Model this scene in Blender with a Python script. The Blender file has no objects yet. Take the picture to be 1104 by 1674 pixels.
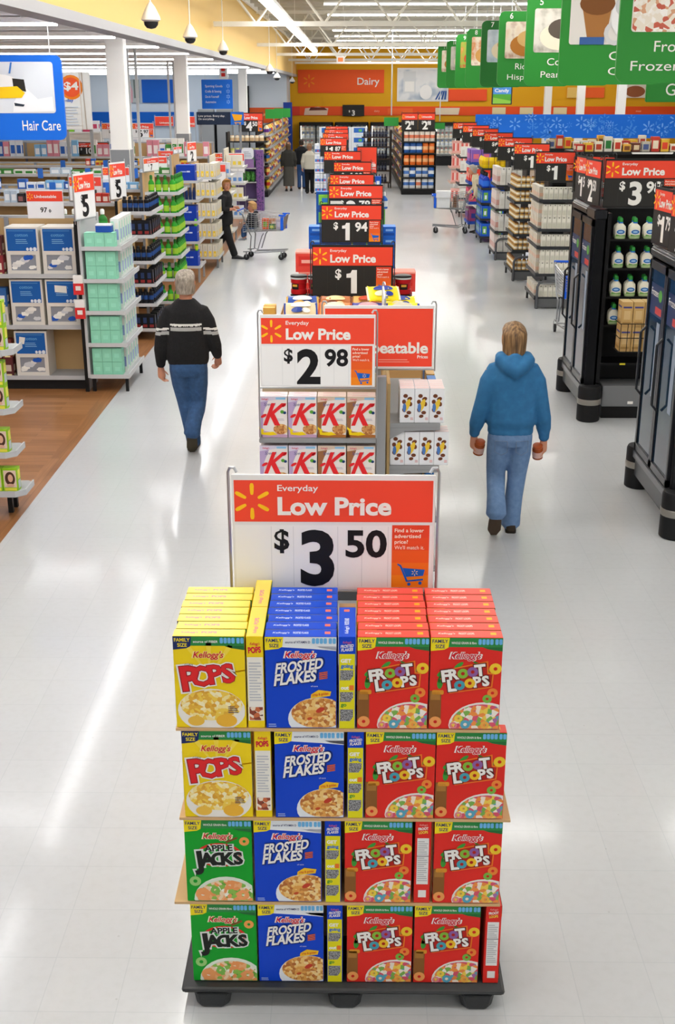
import bpy, bmesh, math, random
from math import sin, cos, pi, radians, atan, sqrt
from mathutils import Vector, Matrix, Euler

RN = random.Random(11)
SC = bpy.context.scene
COL = SC.collection

# ------------------------------------------------------------------ camera
FPX, PCX, PCY, CAMH = 1920.0, 552.0, 837.0, 3.4
PITCH = atan(689 / FPX)
YAW = atan(25 * cos(PITCH) / FPX)
cam_data = bpy.data.cameras.new('camera')
cam_data.sensor_fit = 'VERTICAL'
cam_data.sensor_height = 24.0
cam_data.lens = FPX / 1674 * 24.0
cam_data.clip_end = 300
cam = bpy.data.objects.new('camera', cam_data)
COL.objects.link(cam)
cam.location = (0, 0, CAMH)
cam.rotation_euler = (pi / 2 - PITCH, 0, YAW)
SC.camera = cam

# ------------------------------------------------------------------ world, exposure
world = bpy.data.worlds.new('store_air')
SC.world = world
world.use_nodes = True
world.node_tree.nodes['Background'].inputs[0].default_value = (0.97, 0.985, 1.0, 1)
world.node_tree.nodes['Background'].inputs[1].default_value = 0.95
SC.view_settings.view_transform = 'Standard'
SC.view_settings.look = 'None'
SC.view_settings.gamma = 1
SC.view_settings.exposure = 0.06
LAMP = 30.0           # strength of the fluorescent tubes
LAMP_LOW = 16.0
SC.cycles.use_denoising = True
SC.cycles.max_bounces = 7
SC.cycles.diffuse_bounces = 4
SC.cycles.glossy_bounces = 3
SC.cycles.sample_clamp_indirect = 6


# ------------------------------------------------------------------ photo measuring helpers (pixel -> metres in the store)
_f = Vector((-sin(YAW) * cos(PITCH), cos(YAW) * cos(PITCH), -sin(PITCH)))
_r = Vector((cos(YAW), sin(YAW), 0))
_u = _r.cross(_f)


def at(x, y, Y):
    d = _f + _r * ((x - PCX) / FPX) - _u * ((y - PCY) / FPX)
    return Vector((0, 0, CAMH)) + d * (Y / d.y)


def zp(x, y, Y):
    return at(x, y, Y).z


def xp(x, y, Y):
    return at(x, y, Y).x


# ------------------------------------------------------------------ materials
_mats = {}


def lin(h):
    h = h.lstrip('#')
    out = []
    for i in (0, 2, 4):
        c = int(h[i:i + 2], 16) / 255
        out.append(c / 12.92 if c <= 0.04045 else ((c + 0.055) / 1.055) ** 2.4)
    return (*out, 1)


def m(col, rough=0.55, metal=0.0, emit=0.0, spec=0.22):
    k = (col, rough, metal, emit, spec)
    if k in _mats:
        return _mats[k]
    a = bpy.data.materials.new('paint_' + col.lstrip('#'))
    a.use_nodes = True
    b = a.node_tree.nodes['Principled BSDF']
    b.inputs['Base Color'].default_value = lin(col)
    b.inputs['Roughness'].default_value = rough
    b.inputs['Metallic'].default_value = metal
    b.inputs['Specular IOR Level'].default_value = spec
    if emit:
        b.inputs['Emission Color'].default_value = lin(col)
        b.inputs['Emission Strength'].default_value = emit
    _mats[k] = a
    return a


def nodes_mat(name):
    a = bpy.data.materials.new(name)
    a.use_nodes = True
    nt = a.node_tree
    return a, nt, nt.nodes['Principled BSDF']


def ramp_mat(name, kind, scale, stops, rough=0.5, coord='Object', stretch=(1, 1, 1), detail=2.0, bump=0.0):
    """noise / voronoi cells coloured by a ramp"""
    if name in _mats:
        return _mats[name]
    a, nt, b = nodes_mat(name)
    tc = nt.nodes.new('ShaderNodeTexCoord')
    mp = nt.nodes.new('ShaderNodeMapping')
    mp.inputs['Scale'].default_value = stretch
    nt.links.new(tc.outputs[coord], mp.inputs[0])
    if kind == 'noise':
        t = nt.nodes.new('ShaderNodeTexNoise')
        t.inputs['Detail'].default_value = detail
        out = t.outputs['Fac']
    else:
        t = nt.nodes.new('ShaderNodeTexVoronoi')
        out = t.outputs['Color']
    t.inputs['Scale'].default_value = scale
    nt.links.new(mp.outputs[0], t.inputs['Vector'])
    r = nt.nodes.new('ShaderNodeValToRGB')
    e = r.color_ramp.elements
    while len(e) < len(stops):
        e.new(0.5)
    for q, (p, c) in zip(e, stops):
        q.position = p
        q.color = lin(c)
    if kind != 'noise':
        r.color_ramp.interpolation = 'CONSTANT'
        sp = nt.nodes.new('ShaderNodeSeparateColor')
        nt.links.new(out, sp.inputs[0])
        out = sp.outputs[0]
    nt.links.new(out, r.inputs[0])
    nt.links.new(r.outputs[0], b.inputs['Base Color'])
    b.inputs['Roughness'].default_value = rough
    if bump:
        bp = nt.nodes.new('ShaderNodeBump')
        bp.inputs['Strength'].default_value = bump
        bp.inputs['Distance'].default_value = 0.01
        nt.links.new(t.outputs[0], bp.inputs['Height'])
        nt.links.new(bp.outputs[0], b.inputs['Normal'])
    _mats[name] = a
    return a


# ------------------------------------------------------------------ mesh builder
_text = {}


def text_geo(s, bold):
    k = (s, bold)
    if k not in _text:
        cu = bpy.data.curves.new('t', 'FONT')
        cu.body = s
        cu.size = 1
        cu.resolution_u = 2 if '$' in s or s in 'OPS' else 4
        cu.offset = bold
        o = bpy.data.objects.new('t', cu)
        COL.objects.link(o)
        bpy.context.view_layer.update()
        dg = bpy.context.evaluated_depsgraph_get()
        me = o.evaluated_get(dg).to_mesh()
        vs = [(v.co.x, v.co.y) for v in me.vertices]
        fs = [tuple(p.vertices) for p in me.polygons]
        o.evaluated_get(dg).to_mesh_clear()
        bpy.data.objects.remove(o)
        bpy.data.curves.remove(cu)
        _text[k] = (vs, fs)
    return _text[k]


class MB:
    def __init__(s):
        s.v, s.f, s.mi, s.ms = [], [], [], []

    def idx(s, mat):
        for i, a in enumerate(s.ms):
            if a is mat:
                return i
        s.ms.append(mat)
        return len(s.ms) - 1

    def add(s, vs, fs, mat):
        b = len(s.v)
        s.v += [tuple(v) for v in vs]
        i = s.idx(mat)
        for f in fs:
            s.f.append(tuple(b + q for q in f))
            s.mi.append(i)
        return s

    def box(s, x0, x1, y0, y1, z0, z1, mat, rot=None):
        vs = [(x, y, z) for x in (x0, x1) for y in (y0, y1) for z in (z0, z1)]
        if rot:
            vs = [rot @ Vector(v) for v in vs]
        return s.add(vs, [(0, 1, 3, 2), (4, 6, 7, 5), (0, 4, 5, 1), (2, 3, 7, 6), (0, 2, 6, 4), (1, 5, 7, 3)], mat)

    def cbox(s, x0, x1, y0, y1, z0, z1, c, mat):
        """box with its upright edges and rims chamfered"""
        rings = []
        for z, i in ((z0, c), (z0 + c, 0), (z1 - c, 0), (z1, c)):
            a, b, e, d = x0 + i, x1 - i, y0 + i, y1 - i
            rings.append([(a + c, e, z), (b - c, e, z), (b, e + c, z), (b, d - c, z), (b - c, d, z), (a + c, d, z), (a, d - c, z), (a, e + c, z)])
        return s.loft(rings, mat)

    def loft(s, rings, mat, cap=True):
        n = len(rings[0])
        vs = [p for r in rings for p in r]
        fs = []
        for k in range(len(rings) - 1):
            for i in range(n):
                j = (i + 1) % n
                fs.append((k * n + i, k * n + j, (k + 1) * n + j, (k + 1) * n + i))
        if cap:
            fs.append(tuple(range(n - 1, -1, -1)))
            fs.append(tuple((len(rings) - 1) * n + i for i in range(n)))
        return s.add(vs, fs, mat)

    def tube(s, pts, r, mat, n=6, r2=None):
        pts = [Vector(p) for p in pts]
        rings = []
        up = None
        for i, p in enumerate(pts):
            d = (pts[min(i + 1, len(pts) - 1)] - pts[max(i - 1, 0)]).normalized()
            a = Vector((0, 0, 1)) if abs(d.z) < .9 else Vector((1, 0, 0))
            u = d.cross(a).normalized() if up is None else (up - d * up.dot(d)).normalized()
            up = u
            w = d.cross(u)
            rr = r if r2 is None else r + (r2 - r) * i / (len(pts) - 1)
            rings.append([p + (u * cos(2 * pi * k / n) + w * sin(2 * pi * k / n)) * rr for k in range(n)])
        return s.loft(rings, mat)

    def lathe(s, prof, mat, n=12, c=(0, 0, 0)):
        return s.loft([[(c[0] + r * cos(2 * pi * k / n), c[1] + r * sin(2 * pi * k / n), c[2] + z) for k in range(n)] for r, z in prof], mat)

    def prism(s, poly, z0, z1, mat):
        return s.loft([[(x, y, z) for x, y in poly] for z in (z0, z1)], mat)

    def build(s, name, parent=None, loc=None, bevel=0, smooth=False):
        me = bpy.data.meshes.new(name)
        me.from_pydata(s.v, [], s.f)
        for a in s.ms:
            me.materials.append(a)
        me.polygons.foreach_set('material_index', s.mi)
        if bevel:
            bm = bmesh.new()
            bm.from_mesh(me)
            es = [e for e in bm.edges if len(e.link_faces) == 2 and e.calc_face_angle(0) > 0.5]
            bmesh.ops.bevel(bm, geom=es, offset=bevel, segments=2, affect='EDGES', clamp_overlap=True)
            bm.to_mesh(me)
            bm.free()
        if smooth:
            me.polygons.foreach_set('use_smooth', [True] * len(me.polygons))
            try:
                me.set_sharp_from_angle(angle=0.7)
            except Exception:
                pass
        me.update()
        o = bpy.data.objects.new(name, me)
        COL.objects.link(o)
        if parent:
            o.parent = parent
        if loc:
            o.location = loc
        return o


class Deco:
    """flat printed shapes on a plane: origin O, axes U (right) and V (up), raised along N"""
    def __init__(s, mb, O, U, V, eps=0.0005):
        s.mb, s.O, s.U, s.V = mb, Vector(O), Vector(U), Vector(V)
        s.N = s.U.cross(s.V).normalized()
        s.eps = eps
        s.k = 0
        s.tf = None

    def p(s, x, y, lay):
        if s.tf:
            k, cx, cy, dx, dy = s.tf
            x, y = cx + (x - cx) * k + dx, cy + (y - cy) * k + dy
        return s.O + s.U * x + s.V * y + s.N * (s.eps * lay)

    def lay(s, l):
        if l is None:
            s.k += 1
            return s.k
        return l

    def poly(s, pts, mat, l=None):
        l = s.lay(l)
        s.mb.add([s.p(x, y, l) for x, y in pts], [tuple(range(len(pts)))], mat)

    def rect(s, x0, y0, x1, y1, mat, l=None):
        s.poly([(x0, y0), (x1, y0), (x1, y1), (x0, y1)], mat, l)

    def rrect(s, x0, y0, x1, y1, r, mat, l=None, n=5):
        pts = []
        for cx, cy, a0 in ((x1 - r, y1 - r, 0), (x0 + r, y1 - r, pi / 2), (x0 + r, y0 + r, pi), (x1 - r, y0 + r, 1.5 * pi)):
            pts += [(cx + r * cos(a0 + pi / 2 * i / n), cy + r * sin(a0 + pi / 2 * i / n)) for i in range(n + 1)]
        s.poly(pts, mat, l)

    def ell(s, cx, cy, rx, ry, mat, l=None, rot=0, n=20, a0=0, a1=2 * pi):
        c, q = cos(rot), sin(rot)
        n2 = n if a1 - a0 > 6.2 else n + 1
        pts = []
        for i in range(n2):
            t = a0 + (a1 - a0) * i / n
            x, y = rx * cos(t), ry * sin(t)
            pts.append((cx + x * c - y * q, cy + x * q + y * c))
        s.poly(pts, mat, l)

    def clip_ell(s, cx, cy, rx, ry, x0, y0, x1, y1, mat, l=None, n=28):
        pts = []
        for i in range(n):
            t = 2 * pi * i / n
            pts.append((min(max(cx + rx * cos(t), x0), x1), min(max(cy + ry * sin(t), y0), y1)))
        out = [q for i, q in enumerate(pts) if (q[0] - pts[i - 1][0]) ** 2 + (q[1] - pts[i - 1][1]) ** 2 > 1e-9]
        if len(out) > 2:
            s.poly(out, mat, l)

    def ring(s, cx, cy, r1, r2, mat, l=None, n=16, sq=1.0):
        l = s.lay(l)
        vs, fs = [], []
        for i in range(n):
            t = 2 * pi * i / n
            vs += [s.p(cx + r1 * cos(t), cy + r1 * sq * sin(t), l), s.p(cx + r2 * cos(t), cy + r2 * sq * sin(t), l)]
            j = (i + 1) % n
            fs.append((2 * i, 2 * j, 2 * j + 1, 2 * i + 1))
        s.mb.add(vs, fs, mat)

    def text(s, t, x, y, h, mat, l=None, bold=0.0, w=None, shear=0.0, rot=0.0, align='L', font_h=0.7):
        """lettering with capital height h, baseline at y; w stretches it to a width"""
        l = s.lay(l)
        vs, fs = text_geo(t, bold)
        if not vs:
            return
        x0 = min(v[0] for v in vs)
        x1 = max(v[0] for v in vs)
        k = h / font_h
        kx = k if w is None else w / max(x1 - x0, 1e-6)
        wid = (x1 - x0) * kx
        ox = {'L': 0, 'C': -wid / 2, 'R': -wid}[align]
        c, q = cos(rot), sin(rot)
        out = []
        for a, b in vs:
            px, py = (a - x0) * kx + ox + b * k * shear, b * k
            out.append(s.p(x + px * c - py * q, y + px * q + py * c, l))
        s.mb.add(out, fs, mat)

    def lines(s, x0, y0, x1, y1, n, mat, fill=0.5, l=None):
        """small print as fine bars"""
        l = s.lay(l)
        st = (y1 - y0) / n
        for i in range(n):
            e = x1 - (x1 - x0) * (0.35 if i % 4 == 3 else 0.06 * (i % 3))
            s.rect(x0, y0 + st * i, e, y0 + st * (i + fill), mat, l)

    def spark(s, cx, cy, r, mat, l=None, w=0.16):
        """six rounded rays round an open middle"""
        l = s.lay(l)
        for i in range(6):
            a = pi / 2 + i * pi / 3
            d, n = (cos(a), sin(a)), (-sin(a), cos(a))
            pts = []
            for t, hw in ((.36, .5), (.42, .8), (.6, 1), (.85, 1.1), (.97, .8), (1, .4)):
                pts.append((t, hw))
            L = [(cx + d[0] * r * t + n[0] * r * w * hw / 2, cy + d[1] * r * t + n[1] * r * w * hw / 2) for t, hw in pts]
            R = [(cx + d[0] * r * t - n[0] * r * w * hw / 2, cy + d[1] * r * t - n[1] * r * w * hw / 2) for t, hw in reversed(pts)]
            s.poly(R + L, mat, l)


# ------------------------------------------------------------------ things, parts, copies
def tag(o, label=None, cat=None, group=None, kind=None):
    if label:
        o['label'] = label
    if cat:
        o['category'] = cat
    if group:
        o['group'] = group
    if kind:
        o['kind'] = kind
    return o


def thing(name, label, cat, loc=(0, 0, 0), rz=0, group=None):
    o = bpy.data.objects.new(name, None)
    COL.objects.link(o)
    o.empty_display_size = 0.1
    o.location = loc
    o.rotation_euler = (0, 0, rz)
    return tag(o, label, cat, group)


def struct(o):
    o['kind'] = 'structure'
    return o


def dup(o, parent=None):
    c = o.copy()
    COL.objects.link(c)
    if parent:
        c.parent = parent
    for ch in [x for x in KIDS.get(o.name, ())]:
        dup(ch, c)
    return c


KIDS = {}
_proto = {}


def put(key, make, loc, rz, label, cat, group=None):
    """first use builds the thing, later uses copy it with its parts"""
    if key not in _proto:
        o = make()
        _proto[key] = o
        def walk(p):
            KIDS[p.name] = list(p.children)
            for c in p.children:
                walk(c)
        bpy.context.view_layer.update()
        walk(o)
    else:
        o = dup(_proto[key])
    o.location = (loc[0], loc[1], loc[2] + .0015)
    o.rotation_euler = (0, 0, rz)
    return tag(o, label, cat, group)


ORD = ['first', 'second', 'third', 'fourth', 'fifth', 'sixth', 'seventh', 'eighth', 'ninth', 'tenth', 'eleventh', 'twelfth', 'thirteenth', 'fourteenth', 'fifteenth', 'sixteenth', 'seventeenth', 'eighteenth', 'nineteenth', 'twentieth']


def nth(i):
    return ORD[i] if i < 20 else 'twenty-' + ORD[i - 20] if i < 29 else 'thirty-' + ORD[(i - 30) % 20]


def lr(i, n):
    if n == 1:
        return 'alone'
    return 'leftmost' if i == 0 else 'rightmost' if i == n - 1 else nth(i) + ' from left'


def tb(i, n):
    return 'top' if i == n - 1 else 'bottom' if i == 0 else nth(n - 1 - i)

# ================================================================== THE ROOM
def floor_material():
    a, nt, b = nodes_mat('polished_vinyl')
    N, L = nt.nodes.new, nt.links.new
    tc = N('ShaderNodeTexCoord')
    n1 = N('ShaderNodeTexNoise'); n1.inputs['Scale'].default_value = 0.55; n1.inputs['Detail'].default_value = 3
    n2 = N('ShaderNodeTexNoise'); n2.inputs['Scale'].default_value = 22; n2.inputs['Detail'].default_value = 4
    v = N('ShaderNodeTexVoronoi'); v.inputs['Scale'].default_value = 5.5
    br = N('ShaderNodeTexBrick')
    br.offset = 0
    for k, q in (('Scale', 1.0), ('Mortar Size', 0.0018), ('Brick Width', 0.305), ('Row Height', 0.305), ('Bias', 0.0)):
        br.inputs[k].default_value = q
    br.inputs['Color1'].default_value = lin('#bfc2c5'); br.inputs['Color2'].default_value = lin('#bdc0c3'); br.inputs['Mortar'].default_value = lin('#b2b7bb')
    for t in (n1, n2, v, br):
        L(tc.outputs['Object'], t.inputs['Vector'])
    mx = N('ShaderNodeMix'); mx.data_type = 'RGBA'; mx.blend_type = 'MULTIPLY'; mx.inputs[0].default_value = 0.13
    r2 = N('ShaderNodeValToRGB'); r2.color_ramp.elements[0].position = .3; r2.color_ramp.elements[0].color = (.72, .72, .7, 1); r2.color_ramp.elements[1].position = .55
    L(n2.outputs['Fac'], r2.inputs[0]); L(br.outputs['Color'], mx.inputs[6]); L(r2.outputs[0], mx.inputs[7])
    sp = N('ShaderNodeValToRGB'); sp.color_ramp.elements[0].position = .018; sp.color_ramp.elements[0].color = (.35, .34, .32, 1); sp.color_ramp.elements[1].position = .035
    L(v.outputs['Distance'], sp.inputs[0])
    m2 = N('ShaderNodeMix'); m2.data_type = 'RGBA'; m2.blend_type = 'MULTIPLY'; m2.inputs[0].default_value = 0.3
    L(mx.outputs[2], m2.inputs[6]); L(sp.outputs[0], m2.inputs[7])
    L(m2.outputs[2], b.inputs['Base Color'])
    mr = N('ShaderNodeMapRange'); mr.inputs[3].default_value = .29; mr.inputs[4].default_value = .37
    L(n1.outputs['Fac'], mr.inputs[0]); L(mr.outputs[0], b.inputs['Roughness'])
    b.inputs['Specular IOR Level'].default_value = 0.5
    b.inputs['Coat Weight'].default_value = .5
    b.inputs['Coat Roughness'].default_value = .11
    bp = N('ShaderNodeBump'); bp.inputs['Strength'].default_value = .06; bp.inputs['Distance'].default_value = .02
    n3 = N('ShaderNodeTexNoise'); n3.inputs['Scale'].default_value = 2.2; n3.inputs['Detail'].default_value = 1
    L(tc.outputs['Object'], n3.inputs['Vector']); L(n3.outputs['Fac'], bp.inputs['Height']); L(bp.outputs[0], b.inputs['Normal'])
    return a


def wood_material(name, along):
    a, nt, b = nodes_mat(name)
    N, L = nt.nodes.new, nt.links.new
    tc = N('ShaderNodeTexCoord'); mp = N('ShaderNodeMapping')
    mp.inputs['Rotation'].default_value = (0, 0, 0 if along == 'x' else pi / 2)
    br = N('ShaderNodeTexBrick')
    for k, q in (('Scale', 1.0), ('Mortar Size', 0.002), ('Brick Width', 1.1), ('Row Height', 0.11), ('Bias', 0.0)):
        br.inputs[k].default_value = q
    br.inputs['Color1'].default_value = lin('#a8764a'); br.inputs['Color2'].default_value = lin('#936339'); br.inputs['Mortar'].default_value = lin('#74502f')
    st = N('ShaderNodeMapping'); st.inputs['Scale'].default_value = (1.2, 22, 1)
    ns = N('ShaderNodeTexNoise'); ns.inputs['Scale'].default_value = 1.6; ns.inputs['Detail'].default_value = 5
    rp = N('ShaderNodeValToRGB'); rp.color_ramp.elements[0].color = (.62, .58, .55, 1); rp.color_ramp.elements[0].position = .3; rp.color_ramp.elements[1].position = .68
    mx = N('ShaderNodeMix'); mx.data_type = 'RGBA'; mx.blend_type = 'MULTIPLY'; mx.inputs[0].default_value = .8
    L(tc.outputs['Object'], mp.inputs[0]); L(mp.outputs[0], br.inputs['Vector']); L(mp.outputs[0], st.inputs[0]); L(st.outputs[0], ns.inputs['Vector'])
    L(ns.outputs['Fac'], rp.inputs[0]); L(br.outputs['Color'], mx.inputs[6]); L(rp.outputs[0], mx.inputs[7]); L(mx.outputs[2], b.inputs['Base Color'])
    b.inputs['Roughness'].default_value = .32
    return a


def slab(name, x0, x1, y0, y1, z0, z1, mat):
    return struct(MB().box(x0, x1, y0, y1, z0, z1, mat).build(name))


WOODX = -2.80
slab('floor', WOODX, 22, -8, 60.2, -.1, 0, floor_material())
slab('floor_wood', -22, WOODX - .16, -8, 36, -.1, 0, wood_material('wood_plank_floor', 'x'))
slab('trim_1', WOODX - .16, WOODX, -8, 36, -.1, 0.0, wood_material('wood_border_plank', 'y'))
slab('floor_rear', -22, WOODX, 36, 60.2, -.1, 0, _mats.get('x') or bpy.data.materials['polished_vinyl'])

YEL, YEL_LIT = m('#e3a81e', .7), m('#e2bd72', .7)  # second yellow is paler: strong light on the left wall put into colour
GREYT, PALE, ORANGE = m('#a9a9ac', .6), m('#dde8f2', .7), m('#ea5a24', .6)
WHITE, WHITE2 = m('#f2f0ec', .6), m('#efede9', .7)
BLACK, DARK = m('#111112', .5), m('#1c1c1e', .6)
GREY, LGREY, DGREY = m('#8d8f92', .5), m('#b4b6b8', .45), m('#4a4b4e', .5)
STEEL = m('#b9bcc0', .3, .85)
BLUE, DBLUE = m('#0f5fc4', .55), m('#123f9a', .5)
RED = m('#e0342a', .5)
SIGNRED = m('#f04a33', .5)
SPARKY = m('#ffc61e', .5)
TAN = m('#c9a877', .8)
CARD = m('#d0ac7d', .85)

HC, LC = 5.55, 4.2
wall_back = MB().box(-3.02, 22, 60, 60.2, 0, HC, YEL)
struct(wall_back.build('wall_back'))
slab('wall_back_left', -22, -3.02, 60, 60.2, 0, HC, PALE)
slab('wall_left', -22.2, -22, -8, 60.2, 0, HC, PALE)
slab('wall_right', 22, 22.2, -8, 60.2, 0, HC, YEL)
slab('ceiling', -2.7, 22, -8, 60, HC, HC + .1, m('#d3cfc4', .8))
slab('ceiling_lower', -22, -2.9, -8, 60, LC, LC + .1, m('#dedee0', .75))
slab('wall_upper_left', -2.9, -2.7, -8, 60, 4.12, HC, YEL_LIT)
slab('trim_2', -2.92, -2.68, -8, 60, 4.02, 4.12, GREYT)
slab('trim_3', -2.66, -2.60, -8, 60, HC - .12, HC, m('#e9e7e0', .6))
slab('wall_recess_left', -5.9, -3.05, 57.5, 59.9, 0, LC, m('#e2ebf3', .7))


def column(x, Y, w, zt, zg, zb=0.0):
    o = MB().box(x - w / 2, x + w / 2, Y - w / 2, Y + w / 2, zb, zt, WHITE2)
    if zg:
        o.box(x - w / 2 - .02, x + w / 2 + .02, Y - w / 2 - .02, Y + w / 2 + .02, zb, zg, m('#85878b', .6))
    return struct(o.build('column', bevel=.01))


column(-3.80, 20.15, .29, LC, 2.5)
column(-4.14, 30.15, .30, LC, 2.42)
column(-3.99, 45.2, .30, LC, 2.3)
for px, Y in ((896, 57.5), (950, 54), (1016, 47)):
    column(xp(px, 160, Y), Y, .32, HC, 0)

# corrugated deck ribs under the high roof
mb = MB()
for i in range(36):
    y = 14 + i * 1.3
    mb.box(-2.65, 21.9, y, y + .12, HC - .07, HC - .002, m('#c4bfb2', .8))
struct(mb.build('ceiling_ribs'))
# bar joists
JW = m('#e9e6dc', .5)
for Y in (24.2, 35, 44.2, 52.0, 57.5):
    mb = MB()
    zb, zt = 4.55, HC - .08
    mb.box(-2.66, 21.9, Y - .05, Y + .05, zb, zb + .09, JW)
    mb.box(-2.66, 21.9, Y - .05, Y + .05, zt - .08, zt, JW)
    x = -2.5
    while x < 21:
        mb.tube([(x, Y, zt - .05), (x + .65, Y, zb + .05)], .025, JW, 5)
        mb.tube([(x + .65, Y, zb + .05), (x + 1.3, Y, zt - .05)], .025, JW, 5)
        x += 1.3
    tag(mb.build('ceiling_truss'), kind='structure')

# ------------------------------------------------------------------ fluorescent strip lamps
TUBE = m('#fdfbf7', .4, 0, LAMP)
TUBE_LOW = m('#fcfcfd', .4, 0, LAMP_LOW)
HOUSE = m('#f0eee8', .5)


def strip(x0, x1, Y, z, label, low=False, along_y=None):
    t = thing('strip_lamp', label, 'ceiling light', ((x0 + x1) / 2, Y, z), 0, 'strip lamps under the low ceiling' if low else 'strip lamps under the roof')
    h = (x1 - x0) / 2
    a, b = MB(), MB()
    if along_y:
        a.box(-.11, .11, -along_y / 2, along_y / 2, .03, .10, HOUSE)
        b.box(-.085, .085, -along_y / 2, along_y / 2, 0, .03, TUBE)
        c = MB()
        for k in range(7):
            y = -along_y / 2 + along_y * (k + .5) / 7
            c.box(-.006, .006, y - .006, y + .006, .10, HC - z, WHITE)
    else:
        a.box(-h, h, -.09, .09, .03, .08, HOUSE)
        b.box(-h, h, -.055, .055, 0, .03, TUBE_LOW if low else TUBE)
        c = MB()
        for k in range(int(2 * h / 3) + 1):
            x = -h + .4 + k * (2 * h - .8) / max(1, int(2 * h / 3))
            c.box(x - .006, x + .006, -.006, .006, .08, (LC if low else HC) - z, WHITE)
    a.build('housing', t)
    b.build('tube', t)
    c.build('hanger_rod', t)
    return t


hi = [-3, 3, 8.2, 12.4, 16.5, 20.5, 24.6, 28.5, 32.5, 36.5, 40.7, 45, 49, 53, 57]
for i, y in enumerate(hi):
    strip(-.65, 13.5, y, 5.2, f'long white strip lamp across the roof, {nth(i)} row from the camera')
strip(-1.56, -1.34, 25, 4.78, 'long white strip lamp running down the aisle beside the yellow wall', along_y=46)
lo = [3, 7, 11, 14.5, 18, 22, 26, 30.5, 35, 41, 46, 50, 54, 58]
for i, y in enumerate(lo):
    strip(-13.5, -3.4, y, LC - .1, f'white strip lamp under the low ceiling over the beauty aisles, {nth(i)} row back', True)

def edge_strip(y0, y1, label):
    t = thing('strip_lamp', label, 'ceiling light', (-3.22, (y0 + y1) / 2, LC - .1), 0, 'strip lamps along the soffit')
    h = (y1 - y0) / 2
    MB().box(-.07, .07, -h, h, .03, .098, HOUSE).build('housing', t)
    MB().box(-.05, .05, -h, h, 0, .03, TUBE_LOW).build('tube', t)


for i, (a, b_) in enumerate(((2, 9.5), (10.5, 17.5), (18.5, 25.5), (26.5, 33.5), (34.5, 41.5), (42.5, 49.5))):
    edge_strip(a, b_, f'white strip lamp running along the soffit edge, {nth(i)} from the camera')

# dome cameras on drop rods
for i, (px, py, Y) in enumerate(((247, 36, 13.8), (311, 63, 18.2), (365, 84, 24.0), (441, 117, 34), (453, 128, 44), (478, 134, 55))):
    p = at(px, py, Y)
    t = thing('dome_camera', f'white dome security camera on a thin drop rod, {nth(i)} along the yellow wall', 'security camera', p, 0, 'dome cameras along the wall')
    s = 1.0 if i < 3 else 1.2
    MB().lathe([(.0, .0), (.07 * s, .0), (.105 * s, .02), (.1 * s, .05), (.05 * s, .15), (.012, .2)], WHITE, 14).build('cap', t, smooth=True)
    MB().lathe([(.01, -.07), (.05 * s, -.06), (.075 * s, -.03), (.08 * s, .0)], m('#2a2a2c', .15), 14).build('dome', t, smooth=True)
    MB().lathe([(.009, .19), (.009, HC - p.z)], WHITE, 6).build('rod', t)

# power poles dropping from the low ceiling
for i, (px, Y) in enumerate(((211, 24), (224, 24.6), (276, 33.5), (285, 34.2))):
    x = xp(px, 150, Y)
    t = thing('power_pole', f'thin grey power pole from the low ceiling, {nth(i)} beyond the near white column', 'pole', (x, Y, 0), 0, 'thin poles over the beauty aisles')
    MB().box(-.025, .025, -.025, .025, .02, LC, LGREY).build('pole', t)
    MB().box(-.06, .06, -.06, .06, 0, .02, GREY).build('base_plate', t)

# ================================================================== SIGNS
SGREEN, SGREEN2 = m('#2f8a36', .5), m('#226b2a', .5)


def photo_mat(i):
    sets = [[(.0, '#e9dfc9'), (.4, '#d98c4f'), (.6, '#f4ead6'), (.8, '#b5462e')],
            [(.0, '#f0e6cf'), (.35, '#c98a3a'), (.55, '#8fae3f'), (.7, '#c23b2c'), (.85, '#f1c75b')],
            [(.0, '#eeeae2'), (.5, '#d9d3c8'), (.75, '#8d8577'), (.9, '#3c3630')],
            [(.0, '#d8a86a'), (.5, '#eadfcb'), (.75, '#9c5a38'), (.9, '#f5f0e4')],
            [(.0, '#e8ecef'), (.45, '#c5d0d8'), (.7, '#9db0bd'), (.9, '#5f7f9c')]]
    return ramp_mat(f'food_photo_{i}', 'noise', 5.5, sets[i % 5], .45, detail=3)


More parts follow.
